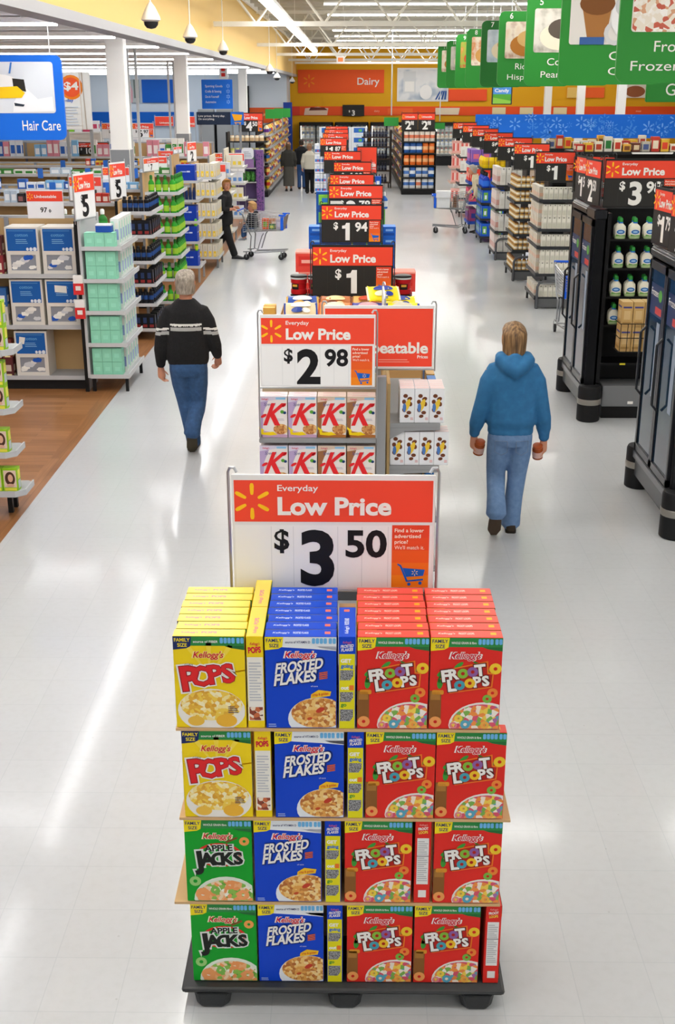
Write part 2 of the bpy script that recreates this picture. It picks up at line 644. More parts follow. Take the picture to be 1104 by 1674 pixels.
def price_sign(name, label, x, Y, z, W, H, dark=True, head='low', price=None, rz=0, drop=0.0, cat='price sign', group=None, match=True, pale=False, base=False, posts=True):
    """price board: centre of its lower edge at (x, Y, z), facing -Y before turning"""
    t = thing(name, label, cat, (x, Y, z), rz, group)
    bg = m('#2b2a28', .5) if dark else m('#f1f2f3', .4)
    ink = WHITE if dark else m('#16161a', .5)
    red = m('#ee4f40', .5) if pale else SIGNRED
    MB().box(-W / 2, W / 2, 0, .012, 0, H, m('#232221', .5) if dark else m('#e9eaeb', .4)).build('board', t, bevel=.002)
    e = max(.0006, Y * 6e-5)
    D = lambda mb: Deco(mb, (-W / 2, -.0005, 0), (W, 0, 0), (0, 0, H), e)
    if head != 'plain':
        hb = MB(); d = D(hb)
        d.rect(.012, .60, .988, .955, red)
    asp = H / W
    if head == 'low':
        d.U, d.V, d.O = Vector((1, 0, 0)), Vector((0, 0, 1)), Vector((-W / 2, -.0005, 0))
        d.spark(W * .10, H * .775, H * .155, SPARKY, w=.20)
        d.text('Everyday', W * .225, H * .865, H * .052, WHITE, 3, bold=.012, w=W * .20)
        d.text('Low Price', W * .225, H * .665, H * .145, WHITE, 3, bold=.035, w=W * .56)
        hb.build('header', t)
    elif head == 'unbeatable':
        d.U, d.V, d.O = Vector((1, 0, 0)), Vector((0, 0, 1)), Vector((-W / 2, -.0005, 0))
        d.spark(W * .10, H * .775, H * .12, SPARKY, w=.20)
        d.text('Unbeatable', W * .22, H * .72, H * .10, WHITE, 3, bold=.02, w=W * .6)
        hb.build('header', t)
    elif head == 'red':
        d.rect(.012, .03, .988, .955, red)
        d.U, d.V, d.O = Vector((1, 0, 0)), Vector((0, 0, 1)), Vector((-W / 2, -.0005, 0))
        d.text('Unbeatable', W * .95, H * .25, H * .17, WHITE, 5, bold=.03, w=W * .70, align='R')
        d.text('Prices', W * .95, H * .165, H * .05, WHITE, 5, bold=.02, align='R')
        d.lines(W * .50, H * .10, W * .78, H * .17, 2, m('#f7a597', .5), .35, 5)
        hb.build('header', t)
    if price:
        pb = MB(); d = D(pb)
        d.rect(.012, .02, .988, .57, bg)
        d.U, d.V, d.O = Vector((1, 0, 0)), Vector((0, 0, 1)), Vector((-W / 2, -.0005, 0))
        big, cents = price
        if big.endswith('c'):
            d.text(big[:-1], W * .36, H * .22, H * .17, ink, 3, bold=.02)
            d.ring(W * .62, H * .27, H * .025, H * .045, ink, 3)
            d.rect(W * .612, H * .20, W * .622, H * .34, ink, 3)
        else:
            cx = .42 if cents else .5
            d.text('$', W * (cx - .215), H * .36, H * .17, ink, 3, bold=.03)
            (d.poly([(W * cx - H * .03, H * .06), (W * cx + H * .085, H * .06), (W * cx + H * .085, H * .515), (W * cx - H * .01, H * .515), (W * cx - H * .04, H * .455), (W * cx - H * .12, H * .44), (W * cx - H * .12, H * .365), (W * cx - H * .03, H * .365)], ink, 3)
             if big == '1' else d.text(big, W * cx, H * .06, H * .455, ink, 3, bold=.035, align='C'))
            if cents:
                d.text(cents, W * .56, H * .30, H * .225, ink, 3, bold=.03, w=W * .205)
            for q in (.19, .30, .52, .64, .77):
                d.rect(W * q, H * .03, W * q + W * .0025, H * .56, m('#3a3937', .5) if dark else m('#d4d7da', .5), 2)
        pb.build('price_card', t)
        if match:
            cb = MB(); d = D(cb)
            d.U, d.V, d.O = Vector((1, 0, 0)), Vector((0, 0, 1)), Vector((-W / 2, -.0005, 0))
            x0, x1 = W * .79, W * .975
            for k, c in enumerate(('#f28a1c', '#ee7420', '#ea6024', '#e64f28', '#e4472b')):
                d.rect(x0, H * (.025 + .11 * k), x1, H * (.025 + .11 * (k + 1)), m(c, .5), 3)
            w = x1 - x0
            for k, s in enumerate(('Find a lower', 'advertised', 'price?', "We'll match it.")):
                d.text(s, x0 + w * .07, H * (.515 - .05 * k), H * .032, m('#fff3e0', .5), 5, bold=.015 if k < 3 else 0, w=w * (.78, .7, .36, .8)[k])
            cy = H * .14
            d.poly([(x0 + w * .30, cy + H * .06), (x0 + w * .90, cy + H * .045), (x0 + w * .86, cy - H * .01), (x0 + w * .40, cy - H * .02)], BLUE, 5)
            d.poly([(x0 + w * .16, cy + H * .10), (x0 + w * .26, cy + H * .085), (x0 + w * .44, cy - H * .05), (x0 + w * .86, cy - H * .035), (x0 + w * .86, cy - H * .05), (x0 + w * .40, cy - H * .065), (x0 + w * .22, cy + H * .075), (x0 + w * .16, cy + H * .085)], BLUE, 5)
            d.ell(x0 + w * .48, cy - H * .085, H * .015, H * .015, BLUE, 5, n=10)
            d.ell(x0 + w * .78, cy - H * .075, H * .015, H * .015, BLUE, 5, n=10)
            if Y < 12:
                d.spark(x0 + w * .63, cy + H * .018, H * .028, m('#ffe3a0', .5), 6, w=.2)
            cb.build('match_card', t)
    if posts:
        fm = m('#3a3a3c', .4) if dark else STEEL
        fb = MB()
        r = .006
        for sx in (-1, 1):
            X = sx * (W / 2 + .012)
            fb.tube([(X, .008, -drop), (X, .008, H + .01), (X - sx * .008, .004, H + .028), (X - sx * .025, -.004, H + .03), (X - sx * .035, -.008, H + .012)], r, fm, 6)
        fb.tube([(-W / 2 - .012, .022, -.012), (W / 2 + .012, .022, -.012)], r, fm, 6)
        if base:
            for sx in (-1, 1):
                X = sx * (W / 2 + .012)
                fb.box(X - .02, X + .02, -.0, .25, -drop, -drop + .012, fm)
        fb.build('wire_frame', t)
    return t


# ---------------------------------------------------------------- green aisle signs
def aisle_sign(x0, Y, zt, zb, num, l1, l2, label, k, W=1.2):
    H = zt - zb
    t = thing('aisle_sign', label, 'aisle sign', (x0, Y, zb), 0, 'green aisle signs')
    mb = MB()
    r = .09
    pts = []
    for cx, cz, a0 in ((W - r, H - r, 0), (r, H - r, 90), (r, r, 180), (W - r, r, 270)):
        pts += [(cx + r * cos(radians(a0 + 18 * i)), cz + r * sin(radians(a0 + 18 * i))) for i in range(6)]
    mb.loft([[(x, y, z) for x, z in pts] for y in (0, .04)], SGREEN if k not in (4,) else SGREEN2)
    mb.build('panel', t)
    d = Deco(MB(), (0, -.002, 0), (1, 0, 0), (0, 0, 1), .002)
    lo, hi_ = .43, .99
    d.rrect(.11, lo, W - .08, hi_, .03, m('#e8e4da', .5))
    if k == 1:
        d.rrect(.10, lo, W - .08, H * .99, .03, m('#e3dfdb', .5))
        d.poly([(.24, H * .66), (.56, H * .66), (.52, lo + .08), (.30, lo + .08)], m('#a5703c', .6))
        d.ell(.40, H * .72, .20, .12, m('#7d4f2a', .7))
        d.rect(.22, lo, .5, lo + .08, m('#3c62a0', .6))
        d.ring(.62, H * .46, .08, .13, m('#d4d4d6', .5))
        d.ell(.86, H * .60, .30, .28, m('#ececee', .5))
        d.ell(.86, H * .70, .26, .17, m('#c9cacd', .5))
        d.ell(.88, H * .68, .22, .13, m('#2d2622', .3))
    elif k == 0:
        d.rrect(.12, lo, W - .04, H * 1.0 - .05, .03, ramp_mat('rice_photo', 'cells', 26, [(0, '#efe6d6'), (.4, '#d9a27c'), (.55, '#f6f1e8'), (.75, '#c5583f'), (.85, '#fbf8f2')], .5))
    else:
        d.rrect(.11, lo, W - .08, hi_, .03, photo_mat(k))
        d.ell(.45, (lo + hi_) / 2 - .08, .26, .17, m(('#d9a25a', '#c8502e', '#efe3cc', '#b8772f', '#e8d9b8')[k % 5], .5))
        d.ell(.50, (lo + hi_) / 2 + .02, .2, .13, m(('#f0d9a2', '#93a83c', '#5b5148', '#dcb26f', '#c9643a')[k % 5], .5))
    d.mb.build('food_photo', t)
    d = Deco(MB(), (0, -.002, 0), (1, 0, 0), (0, 0, 1), .002)
    if num:
        d.text(num, .17, 1.035, .085, WHITE, bold=.01)
    if l1:
        d.text(l1, W - .12, .265, .092, WHITE, bold=.002, align='R', w=(.75, .51, .77, .79, .36)[k])
    if l2:
        d.text(l2, W - .12, .105, .083, WHITE, bold=.0, align='R', w=(.95, .51, .85, .915, .3)[k])
    d.mb.build('lettering', t)
    mb = MB()
    for x in (.2, W - .2):
        mb.tube([(x, .02, H), (x, .02, HC - zb)], .006, STEEL, 5)
    mb.build('hanger_rod', t)


SG = [(1008, 11.4, '', 'Frozen Food', 'Frozen Snacks', 'big green frozen snacks sign with a rice photo, nearest of the hanging row'),
      (914, 14.5, '', 'Coffee', 'Cocoa', 'green aisle sign with a muffin and white coffee cup photo'),
      (858, 17.45, '5', 'Condiments', 'Peanut Butter', 'green aisle sign numbered five with a condiments photo'),
      (814, 20.7, '6', 'Rice & Grains', 'Hispanic Food', 'green aisle sign numbered six with rice lettering'),
      (786, 23.4, '7', 'Canned', '', 'darker green aisle sign numbered seven'),
      (762, 26.5, '8', '', '', 'green aisle sign numbered eight, behind the darker one'),
      (745, 29.2, '9', '', '', 'green aisle sign numbered nine'),
      (730, 32.2, '10', '', '', 'green aisle sign numbered ten, next to last of the row'),
      (716, 35.3, '11', '', '', 'farthest green aisle sign, at the dairy end of the row')]
for k, (px, Y, n, a, b, lab) in enumerate(SG):
    zt = (4.75, 4.66, 4.63, 4.61, 4.61, 4.61, 4.62, 4.6, 4.62)[k]
    aisle_sign(xp(px, 100, Y), Y, zt, 3.465, n, a, b, lab, k)

# lower green sign behind, cut by the frame
t = thing('department_sign', 'low green sign with a white G, under the frozen snacks sign', 'aisle sign', (xp(1057, 150, 15.6), 15.6, zp(1080, 167, 15.6)), 0)
MB().box(0, 1.4, 0, .05, 0, .75, SGREEN).build('panel', t, bevel=.01)
d = Deco(MB(), (0, -.003, 0), (1, 0, 0), (0, 0, 1), .002)
d.text('Grocery', .24, .08, .14, WHITE)
d.mb.build('lettering', t)
mb = MB()
for x in (.2, 1.2):
    mb.tube([(x, .02, .75), (x, .02, HC - t.location.z)], .006, STEEL, 5)
mb.build('hanger_rod', t)

# ---------------------------------------------------------------- hanging hair care sign
x0, x1, z0, z1 = -4.12, xp(104, 160, 13), zp(60, 229, 13), zp(60, 90, 13)
W, H = x1 - x0, z1 - z0
t = thing('hanging_sign', 'blue hair care sign with a white robe photo, hung from the low ceiling', 'aisle sign', (x0, 13, z0))
mb = MB(); r = .07
pts = []
for cx, cz, a0 in ((W - r, H - r, 0), (r, H - r, 90), (r, r, 180), (W - r, r, 270)):
    pts += [(cx + r * cos(radians(a0 + 18 * i)), cz + r * sin(radians(a0 + 18 * i))) for i in range(6)]
mb.loft([[(x, y, z) for x, z in pts] for y in (0, .04)], m('#1269d8', .5))
mb.build('panel', t)
d = Deco(MB(), (0, -.002, 0), (1, 0, 0), (0, 0, 1), .002)
px = lambda v: (xp(v, 160, 13) - x0)
pz = lambda v: (zp(60, v, 13) - z0)
d.rrect(.1, pz(185), px(90), pz(101), .03, m('#d9dfe6', .5))
d.ell(px(2), pz(138), .2, .10, m('#f4f4f3', .5))
d.poly([(px(40), pz(140)), (px(62), pz(162)), (px(86), pz(158)), (px(88), pz(182)), (px(20), pz(184)), (px(22), pz(168))], m('#eef1f5', .5))
d.poly([(px(23), pz(128)), (px(42), pz(130)), (px(44), pz(150)), (px(24), pz(146))], m('#26231f', .5))
d.poly([(px(-14), pz(143)), (px(30), pz(141)), (px(42), pz(152)), (px(36), pz(160)), (px(-14), pz(161))], m('#f2c50e', .5))
d.poly([(px(23), pz(168)), (px(40), pz(171)), (px(38), pz(174)), (px(24), pz(173))], m('#2c3440', .5))
d.poly([(px(22), pz(102)), (px(25), pz(102)), (px(21), pz(120)), (px(18), pz(120))], m('#3c72b8', .5))
d.mb.build('photo', t)
d = Deco(MB(), (0, -.002, 0), (1, 0, 0), (0, 0, 1), .002)
d.text('Hair Care', px(96), pz(213), .10, WHITE, bold=.006, w=px(96) - px(33), align='R')
d.mb.build('lettering', t)
mb = MB()
for x in (.25, px(86)):
    mb.tube([(x, .02, H), (x, .02, LC - z0)], .006, WHITE, 5)
mb.build('hanger_rod', t)


# ---------------------------------------------------------------- flat wall and banner panels
def panel(name, label, cat, p0, p1, Y, mat, deco=None, th=.04, group=None, parts=True, hang=None, stand=False):
    """board whose corners are seen at pixels p0 (upper left) and p1 (lower right), at depth Y"""
    a, b = at(*p0, Y), at(*p1, Y)
    x0, x1, z1, z0 = a.x, b.x, a.z, b.z
    t = thing(name, label, cat, (x0, Y, z0), 0, group)
    W, H = x1 - x0, z1 - z0
    MB().box(0, W, 0, th, 0, H, mat).build('board', t, bevel=.01)
    if deco:
        d = Deco(MB(), (0, -.004, 0), (1, 0, 0), (0, 0, 1), max(.003, Y * 8e-5))
        deco(d, W, H)
        d.mb.build('lettering', t)
    if hang:
        mb = MB()
        for x in (W * .12, W * .88):
            mb.tube([(x, th / 2, H), (x, th / 2, hang - z0)], .008, STEEL, 5)
        mb.build('hanger_rod', t)
    if stand:
        mb = MB()
        for x in (W * .08, W * .92):
            mb.box(x - .03, x + .03, th, th + .06, -z0, H * .9, GREY)
        mb.build('post', t)
    return t


def dk(d, W, H):
    d.spark(W * .13, H * .52, H * .28, m('#f28f1c', .5), w=.2)
    d.text('Dairy', W * .945, H * .36, H * .30, WHITE, bold=.01, align='R', w=W * .255)


panel('wall_sign', 'wide orange dairy sign with a spark emblem, high on the yellow wall', 'wall sign', (487, 114), (628, 152), 59.95, m('#ee5a22', .5), dk)


def jugs(d, W, H):
    d.rect(W * .03, H * .05, W * .97, H * .95, ramp_mat('milk_photo', 'noise', 1.3, [(0, '#dfe4ea'), (.45, '#eef0f2'), (.6, '#b9c6d4'), (.8, '#8fa3b8')], .5))
    d.rect(W * .12, H * .25, W * .36, H * .9, m('#dfe3e6', .4))
    d.rect(W * .15, H * .3, W * .33, H * .6, m('#f7f7f5', .4))
    d.ell(W * .56, H * .28, W * .12, H * .22, m('#f6f6f6', .4))
    for k in range(4):
        d.poly([(W * (.74 + .06 * k), H * .06), (W * (.77 + .06 * k), H * .06), (W * (.86 + .035 * k), H * .32), (W * (.83 + .035 * k), H * .32)], m('#27549c', .5))


panel('wall_poster', 'framed pale poster of a milk bottle and glass on the yellow wall', 'poster', (650, 111), (733, 166), 59.95, WHITE, jugs)


def strip_deco(d, W, H):
    X = lambda v: xp(v, 182, 59.9) - xp(474, 182, 59.9)
    d.rect(X(474), 0, X(490), H, m('#d83f2a', .5))
    d.poly([(X(497), H * .05), (X(535), H * .05), (X(537), H * .8), (X(520), H * .95), (X(499), H * .8)], m('#e9cdb6', .5))
    d.poly([(X(505), H * .55), (X(536), H * .6), (X(530), H * .9), (X(508), H * .9)], m('#6c3226', .5))
    d.text('dairy', X(612), H * .4, H * .22, m('#ffc9a6', .5))
    d.rect(X(634), H * .15, X(675), H * .8, m('#f0682c', .5))
    d.poly([(X(712), H * .1), (X(750), H * .1), (X(752), H * .85), (X(712), H * .85)], m('#ead9c0', .5))
    for v in (805, 850, 905):
        d.rect(X(v), H * .15, X(v + 22), H * .9, m('#ead8a8', .5))
    d.text('meat', X(1040), H * .4, H * .22, m('#ffc9a6', .5))


panel('wall_band', 'long orange band with food pictures along the dairy wall', 'wall sign', (474, 174), (1130, 189), 59.95, m('#e9521f', .5), strip_deco)
price_sign('wall_price_sign', 'small dark 3 dollar sign on the orange band over the dairy doors', xp(578, 182, 59.8), 59.85, zp(578, 190, 59.8), 1.05, .52, True, 'plain', ('3', ''), match=False, posts=False)


def candy(d, W, H):
    d.rect(W * .06, H * .05, W * .94, H * .95, m('#58a83a', .5))
    d.rect(W * .06, H * .55, W * .94, H * .95, m('#4f8fd8', .5))
    d.text('Candy', W * .14, H * .66, H * .18, WHITE, bold=.02, w=W * .7)
    d.poly([(W * .06, H * .05), (W * .94, H * .05), (W * .94, H * .2), (W * .06, H * .38)], m('#8bc34a', .5))


panel('hanging_poster', 'dark framed candy poster with a green meadow, below the green signs', 'poster', (805, 140), (837, 171), 50, m('#30343a', .5), candy, hang=HC)
panel('wall_poster', 'plain orange red poster beside the milk poster', 'poster', (734, 146), (796, 165), 59.9, m('#f0552a', .5))
panel('wall_poster', 'orange poster with a pale edge behind the white columns', 'poster', (928, 143), (988, 160), 59.9, m('#f0652a', .5), lambda d, W, H: d.rect(0, 0, W * .3, H, m('#e8c36a', .5)))
panel('wall_poster', 'brown bread poster far behind the big frozen snacks sign', 'poster', (1022, 134), (1056, 160), 59.9, m('#e9e2d6', .5), lambda d, W, H: d.ell(W * .5, H * .4, W * .45, H * .36, m('#9a5b3a', .6)))


# blue valance with white snow stars over the frozen bunkers
def stars(d, W, H):
    rr = random.Random(3)
    c1, c2 = m('#6ea7ec', .5), m('#3f86dd', .5)
    for k in range(46):
        d.spark(rr.uniform(.3, W - .3), rr.uniform(.1, H - .1), rr.uniform(.10, .22), c1 if k % 2 else c2, k % 5 + 1, w=.22)


panel('valance_sign', 'long bright blue valance with pale spark pattern above the far shelves', 'sign', (778, 187), (1140, 226), 43, m('#1668d2', .5), stars, stand=True)

# ---------------------------------------------------------------- back of the beauty side
def four(d, W, H):
    d.ell(W * .35, H * .74, W * .40, W * .40, m('#f0861c', .5))
    d.ell(W * .35, H * .74, W * .32, W * .32, m('#ee5a2c', .5))
    d.text('$4', W * .10, H * .70, H * .13, WHITE, bold=.03, w=W * .5)
    d.text('o-day', W * .0, H * .49, H * .055, BLUE, bold=.02, w=W * .4)
    d.lines(W * .02, H * .08, W * .55, H * .44, 7, m('#c3cede', .5), .3)
    d.rect(W * .64, 0, W * .67, H, m('#d8d2c8', .5))
    d.poly([(W * .78, 0), (W * .82, 0), (W * .76, H), (W * .72, H)], m('#b9b1a4', .6))


panel('tall_poster', 'tall white poster with an orange four dollar roundel, behind the hair care sign', 'poster', (98, 118), (152, 212), 27.2, m('#eef0ee', .5), four, stand=True)
panel('wall_panel', 'plain bright blue wall panel between the two near white columns', 'wall sign', (231, 130), (286, 168), 59.9, BLUE)
panel('wall_picture', 'narrow photo of a person in pink beside the blue wall panel', 'poster', (203, 130), (229, 168), 59.9, m('#b9c3c4', .5), lambda d, W, H: (d.poly([(W * .1, 0), (W * .5, 0), (W * .55, H * .5), (W * .4, H * .8), (W * .15, H * .7)], m('#dcaab4', .5)), d.ell(W * .3, H * .86, W * .13, H * .1, m('#caa084', .5)), d.rect(W * .62, H * .2, W * .95, H, m('#707c78', .5))))
panel('wall_band', 'blue band along the foot of the pale rear wall', 'wall sign', (140, 183), (318, 207), 59.9, m('#0f63c8', .5), lambda d, W, H: d.text('pharmacy', W * .34, H * .4, H * .2, m('#8fc0f4', .5)))
panel('wall_band', 'orange swoosh banner low on the pale wall beside the yellow wall', 'wall sign', (405, 176), (474, 201), 57.4, m('#ec5f26', .5), lambda d, W, H: d.poly([(0, H * .2), (W * .4, H * .62), (W, H * .82), (W, H * .74), (W * .4, H * .48), (0, 0)], m('#f3a468', .5)))


def direc(d, W, H):
    for k, s in enumerate(('Sporting Goods', 'Crafts & Sewing', 'Do-It-Yourself', 'Automotive')):
        d.text(s, W * .12, H * (.74 - .18 * k), H * .08, WHITE, w=W * (.56, .52, .44, .34)[k])
        d.spark(W * .86, H * (.78 - .18 * k), H * .07, m('#a9d0f7', .5), w=.25)


panel('hanging_sign', 'blue directory sign with four white lines, in front of a far white column', 'aisle sign', (329, 130), (381, 178), 40, m('#1568d0', .5), direc, hang=LC)


def lowp(d, W, H):
    d.text('Low prices. Every day.', W * .04, H * .62, H * .15, WHITE, w=W * .56)
    d.text('On everything.', W * .04, H * .38, H * .15, WHITE, w=W * .34)
    d.rect(W * .72, 0, W, H, m('#1b63c0', .5))
    d.poly([(W * .75, H * .85), (W * .97, H * .78), (W * .95, H * .36), (W * .80, H * .30)], m('#f0a81c', .5))
    d.rect(W * .80, H * .14, W * .94, H * .2, m('#f0a81c', .5))
    d.ell(W * .83, H * .07, W * .012, H * .05, m('#f0a81c', .5))
    d.ell(W * .92, H * .07, W * .012, H * .05, m('#f0a81c', .5))


panel('banner_sign', 'dark banner with a yellow cart emblem above the rear entry', 'sign', (321, 183), (399, 204), 38, m('#1f2c42', .5), lowp, stand=True)
# dark entry alcove and grey piers behind it
slab('door_1', xp(343, 230, 56), xp(362, 230, 56), 56, 56.3, 0, 2.4, BLACK)
slab('door_2', xp(398, 200, 57.2), xp(408, 200, 57.2), 57.2, 57.4, 0, 3.6, m('#24272b', .6))
for px in (338, 368):
    slab('wall_pier_left', xp(px, 230, 55.5) - .35, xp(px, 230, 55.5) + .35, 55.5, 56, 0, 2.6, m('#a5a8aa', .6))
t = thing('exit_box', 'small white box sign with red marks on the far white column', 'sign', (xp(365, 122, 44.9), 44.9, zp(365, 129, 44.9)))
MB().box(-.14, .14, 0, .14, 0, .5, WHITE).build('case', t)
d = Deco(MB(), (-.14, -.004, 0), (1, 0, 0), (0, 0, 1), .003)
d.rect(.07, .08, .21, .2, RED); d.rect(.07, .26, .21, .42, RED)
d.mb.build('lettering', t)
t = thing('exit_box', 'small white and orange box hanging from the trusses before the dairy sign', 'sign', (xp(557, 98, 50), 50, zp(557, 103, 50)))
MB().box(-.16, .16, 0, .12, 0, .26, WHITE).build('case', t)
d = Deco(MB(), (-.16, -.004, 0), (1, 0, 0), (0, 0, 1), .003)
d.rect(.06, .05, .26, .2, m('#f08a50', .5))
d.mb.build('lettering', t)
MB().tube([(0, .06, .26), (0, .06, HC - t.location.z)], .01, STEEL, 5).build('hanger_rod', t)

# ================================================================== CEREAL PALLET
BW, BD, BH = .253, .060, .364
KRED = m('#d4213a', .45)
YTAG, NAVY = m('#f5e01e', .45), m('#1b2a63', .45)
PILL = m('#6db6ea', .45)
STRIPG = m('#2f8a45', .45)
KERN = ramp_mat('corn_puffs', 'cells', 75, [(0, '#f4cf4a'), (.3, '#f9e59a'), (.5, '#e9b436'), (.7, '#fbf0c4'), (.88, '#dfa32a')], .5)
FLAK = ramp_mat('corn_flakes', 'cells', 80, [(0, '#e2a24a'), (.25, '#f0c778'), (.5, '#c98235'), (.7, '#f3d79a'), (.86, '#b5682a')], .5)
LOOP = ramp_mat('fruit_rings', 'cells', 62, [(0, '#ef8f3c'), (.16, '#f5e8d8'), (.3, '#d9506a'), (.44, '#7ab04a'), (.58, '#f3cf4e'), (.72, '#5aa7b8'), (.84, '#f4efe6'), (.92, '#a56aa8')], .5)
JACK = ramp_mat('apple_rings', 'cells', 62, [(0, '#ee9a58'), (.25, '#f6d9b4'), (.42, '#8cbf4c'), (.6, '#f2b27a'), (.75, '#f7f2e4'), (.88, '#6aa83c')], .5)


def top_strip(d, base, tagc, tagink, words_):
    d.rect(-BW / 2, BH - .036, BW / 2, BH, base, 1)
    d.poly([(BW * .22, BH - .036), (BW / 2, BH - .036), (BW / 2, BH - .052), (BW * .30, BH - .044)], m('#256d38', .45) if base is STRIPG else base, 1)
    d.poly([(-BW / 2, BH), (-BW / 2, BH - .052), (-BW / 2 + .048, BH - .046), (-BW / 2 + .062, BH - .038), (-BW / 2 + .066, BH)], tagc, 2)
    d.text('FAMILY', -BW / 2 + .033, BH - .020, .0135, tagink, 3, bold=.02, w=.056, align='C')
    d.text('SIZE', -BW / 2 + .033, BH - .040, .0135, tagink, 3, bold=.02, w=.034, align='C')
    d.text(words_, -BW / 2 + .072, BH - .024, .009, WHITE if base is STRIPG else NAVY, 3, bold=.015, w=.088)
    for k in range(6):
        x = .040 + k * .0138 + (.004 if k > 3 else 0)
        d.rrect(x, BH - .026, x + .0115, BH - .004, .004, PILL, 3, n=2)


def kell(d, y, col, edge, h=.024):
    d.text("Kellogg's", -.004, y, h, edge, 4, bold=.075, w=.116, align='C', shear=.25)
    d.text("Kellogg's", -.004, y, h, col, 5, bold=.02, w=.106, align='C', shear=.25)


def fr_pops(d):
    top_strip(d, STRIPG, NAVY, YTAG, 'source of FIBER')
    kell(d, BH - .082, KRED, m('#fbe98a', .45))
    for k in range(7):
        a = pi * (.12 + .76 * k / 6)
        d.poly([(0, .21), (.2 * cos(a - .05), .21 + .13 * sin(a - .05)), (.2 * cos(a + .05), .21 + .13 * sin(a + .05))] if abs(.2 * cos(a + .05)) < BW / 2 else [(0, .21), (BW / 2 * (1 if cos(a) > 0 else -1), .21 + .02), (BW / 2 * (1 if cos(a) > 0 else -1), .235)], m('#fae04a', .45), 1)
    d.tf = (.90, 0, .23, .002, -.018)
    d.text('CORN', -.100, .272, .008, NAVY, 4, bold=.02)
    for ed, ly, c in ((.10, 4, WHITE), (.055, 5, m('#8f1420', .45)), (.03, 6, m('#e02a2c', .4))):
        for li, (ch, x, y, h, r) in enumerate((('P', -.074, .166, .104, .12), ('O', -.026, .186, .084, .14), ('P', .026, .196, .080, .14), ('S', .076, .202, .078, .16))):
            d.text(ch, x, y, h, c, ly + li * .2, bold=ed, align='C', rot=r)
    d.tf = None
    d.clip_ell(.002, .070, .122, .088, -BW / 2 + .004, .0, BW / 2 - .004, .2, m('#f4f1ea', .4), 2)
    d.ell(.002, .092, .112, .062, KERN, 4)
    d.ell(.055, .03, .038, .026, m('#f0b93c', .4), 5)
    d.ell(-.055, .028, .03, .02, m('#eec04c', .4), 5)
    d.lines(.062, .062, .098, .092, 4, NAVY, .4, 6)


def fr_flakes(d):
    top_strip(d, m('#e8eef4', .45), YTAG, NAVY, 'source of VITAMIN D')
    d.poly([(-BW / 2, BH - .036), (BW / 2, BH - .036), (BW / 2, BH - .054), (BW * .2, BH - .047), (0, BH - .044)], m('#e8eef4', .45), 1)
    kell(d, BH - .080, KRED, WHITE)
    dk_ = m('#082a78', .45)
    d.tf = (.88, 0, .21, -.004, -.004)
    for b, ly, c in ((.11, 4, dk_), (.035, 5, WHITE)):
        d.text('FROSTED', -.100, .226, .044, c, ly, bold=b, w=.190 + b * .1, shear=.28, rot=.14)
        d.text('FLAKES', -.106, .172, .048, c, ly, bold=b, w=.168 + b * .1, shear=.28, rot=.14)
    for k in range(4):
        d.poly([(.078, .200 + k * .0085), (.111, .206 + k * .0085), (.113, .212 + k * .0085), (.079, .206 + k * .0085)], m('#d4632c', .45), 5)
    d.tf = None
    d.text('of corn', .035, .168, .006, WHITE, 4)
    d.poly([(.034, .122), (.104, .132), (.108, .15), (.062, .156), (.036, .138)], m('#f3c32a', .45), 4)
    d.text('crisp & golden', .041, .131, .010, m('#d5511f', .45), 5, bold=.02, w=.058, rot=.12)
    d.clip_ell(.064, .038, .112, .088, -BW / 2, .003, BW / 2 - .002, .2, m('#e9eef5', .4), 2)
    d.clip_ell(.066, .062, .102, .062, -BW / 2, .004, BW / 2 - .002, .2, FLAK, 4)
    d.ell(.068, .075, .017, .009, m('#c2402c', .45), 5, rot=.5)
    d.ell(.030, .040, .010, .006, m('#c8532c', .45), 5, rot=.3)
    d.lines(-BW / 2 + .008, .006, -BW / 2 + .036, .022, 2, m('#9fb6ec', .45), .5, 3)


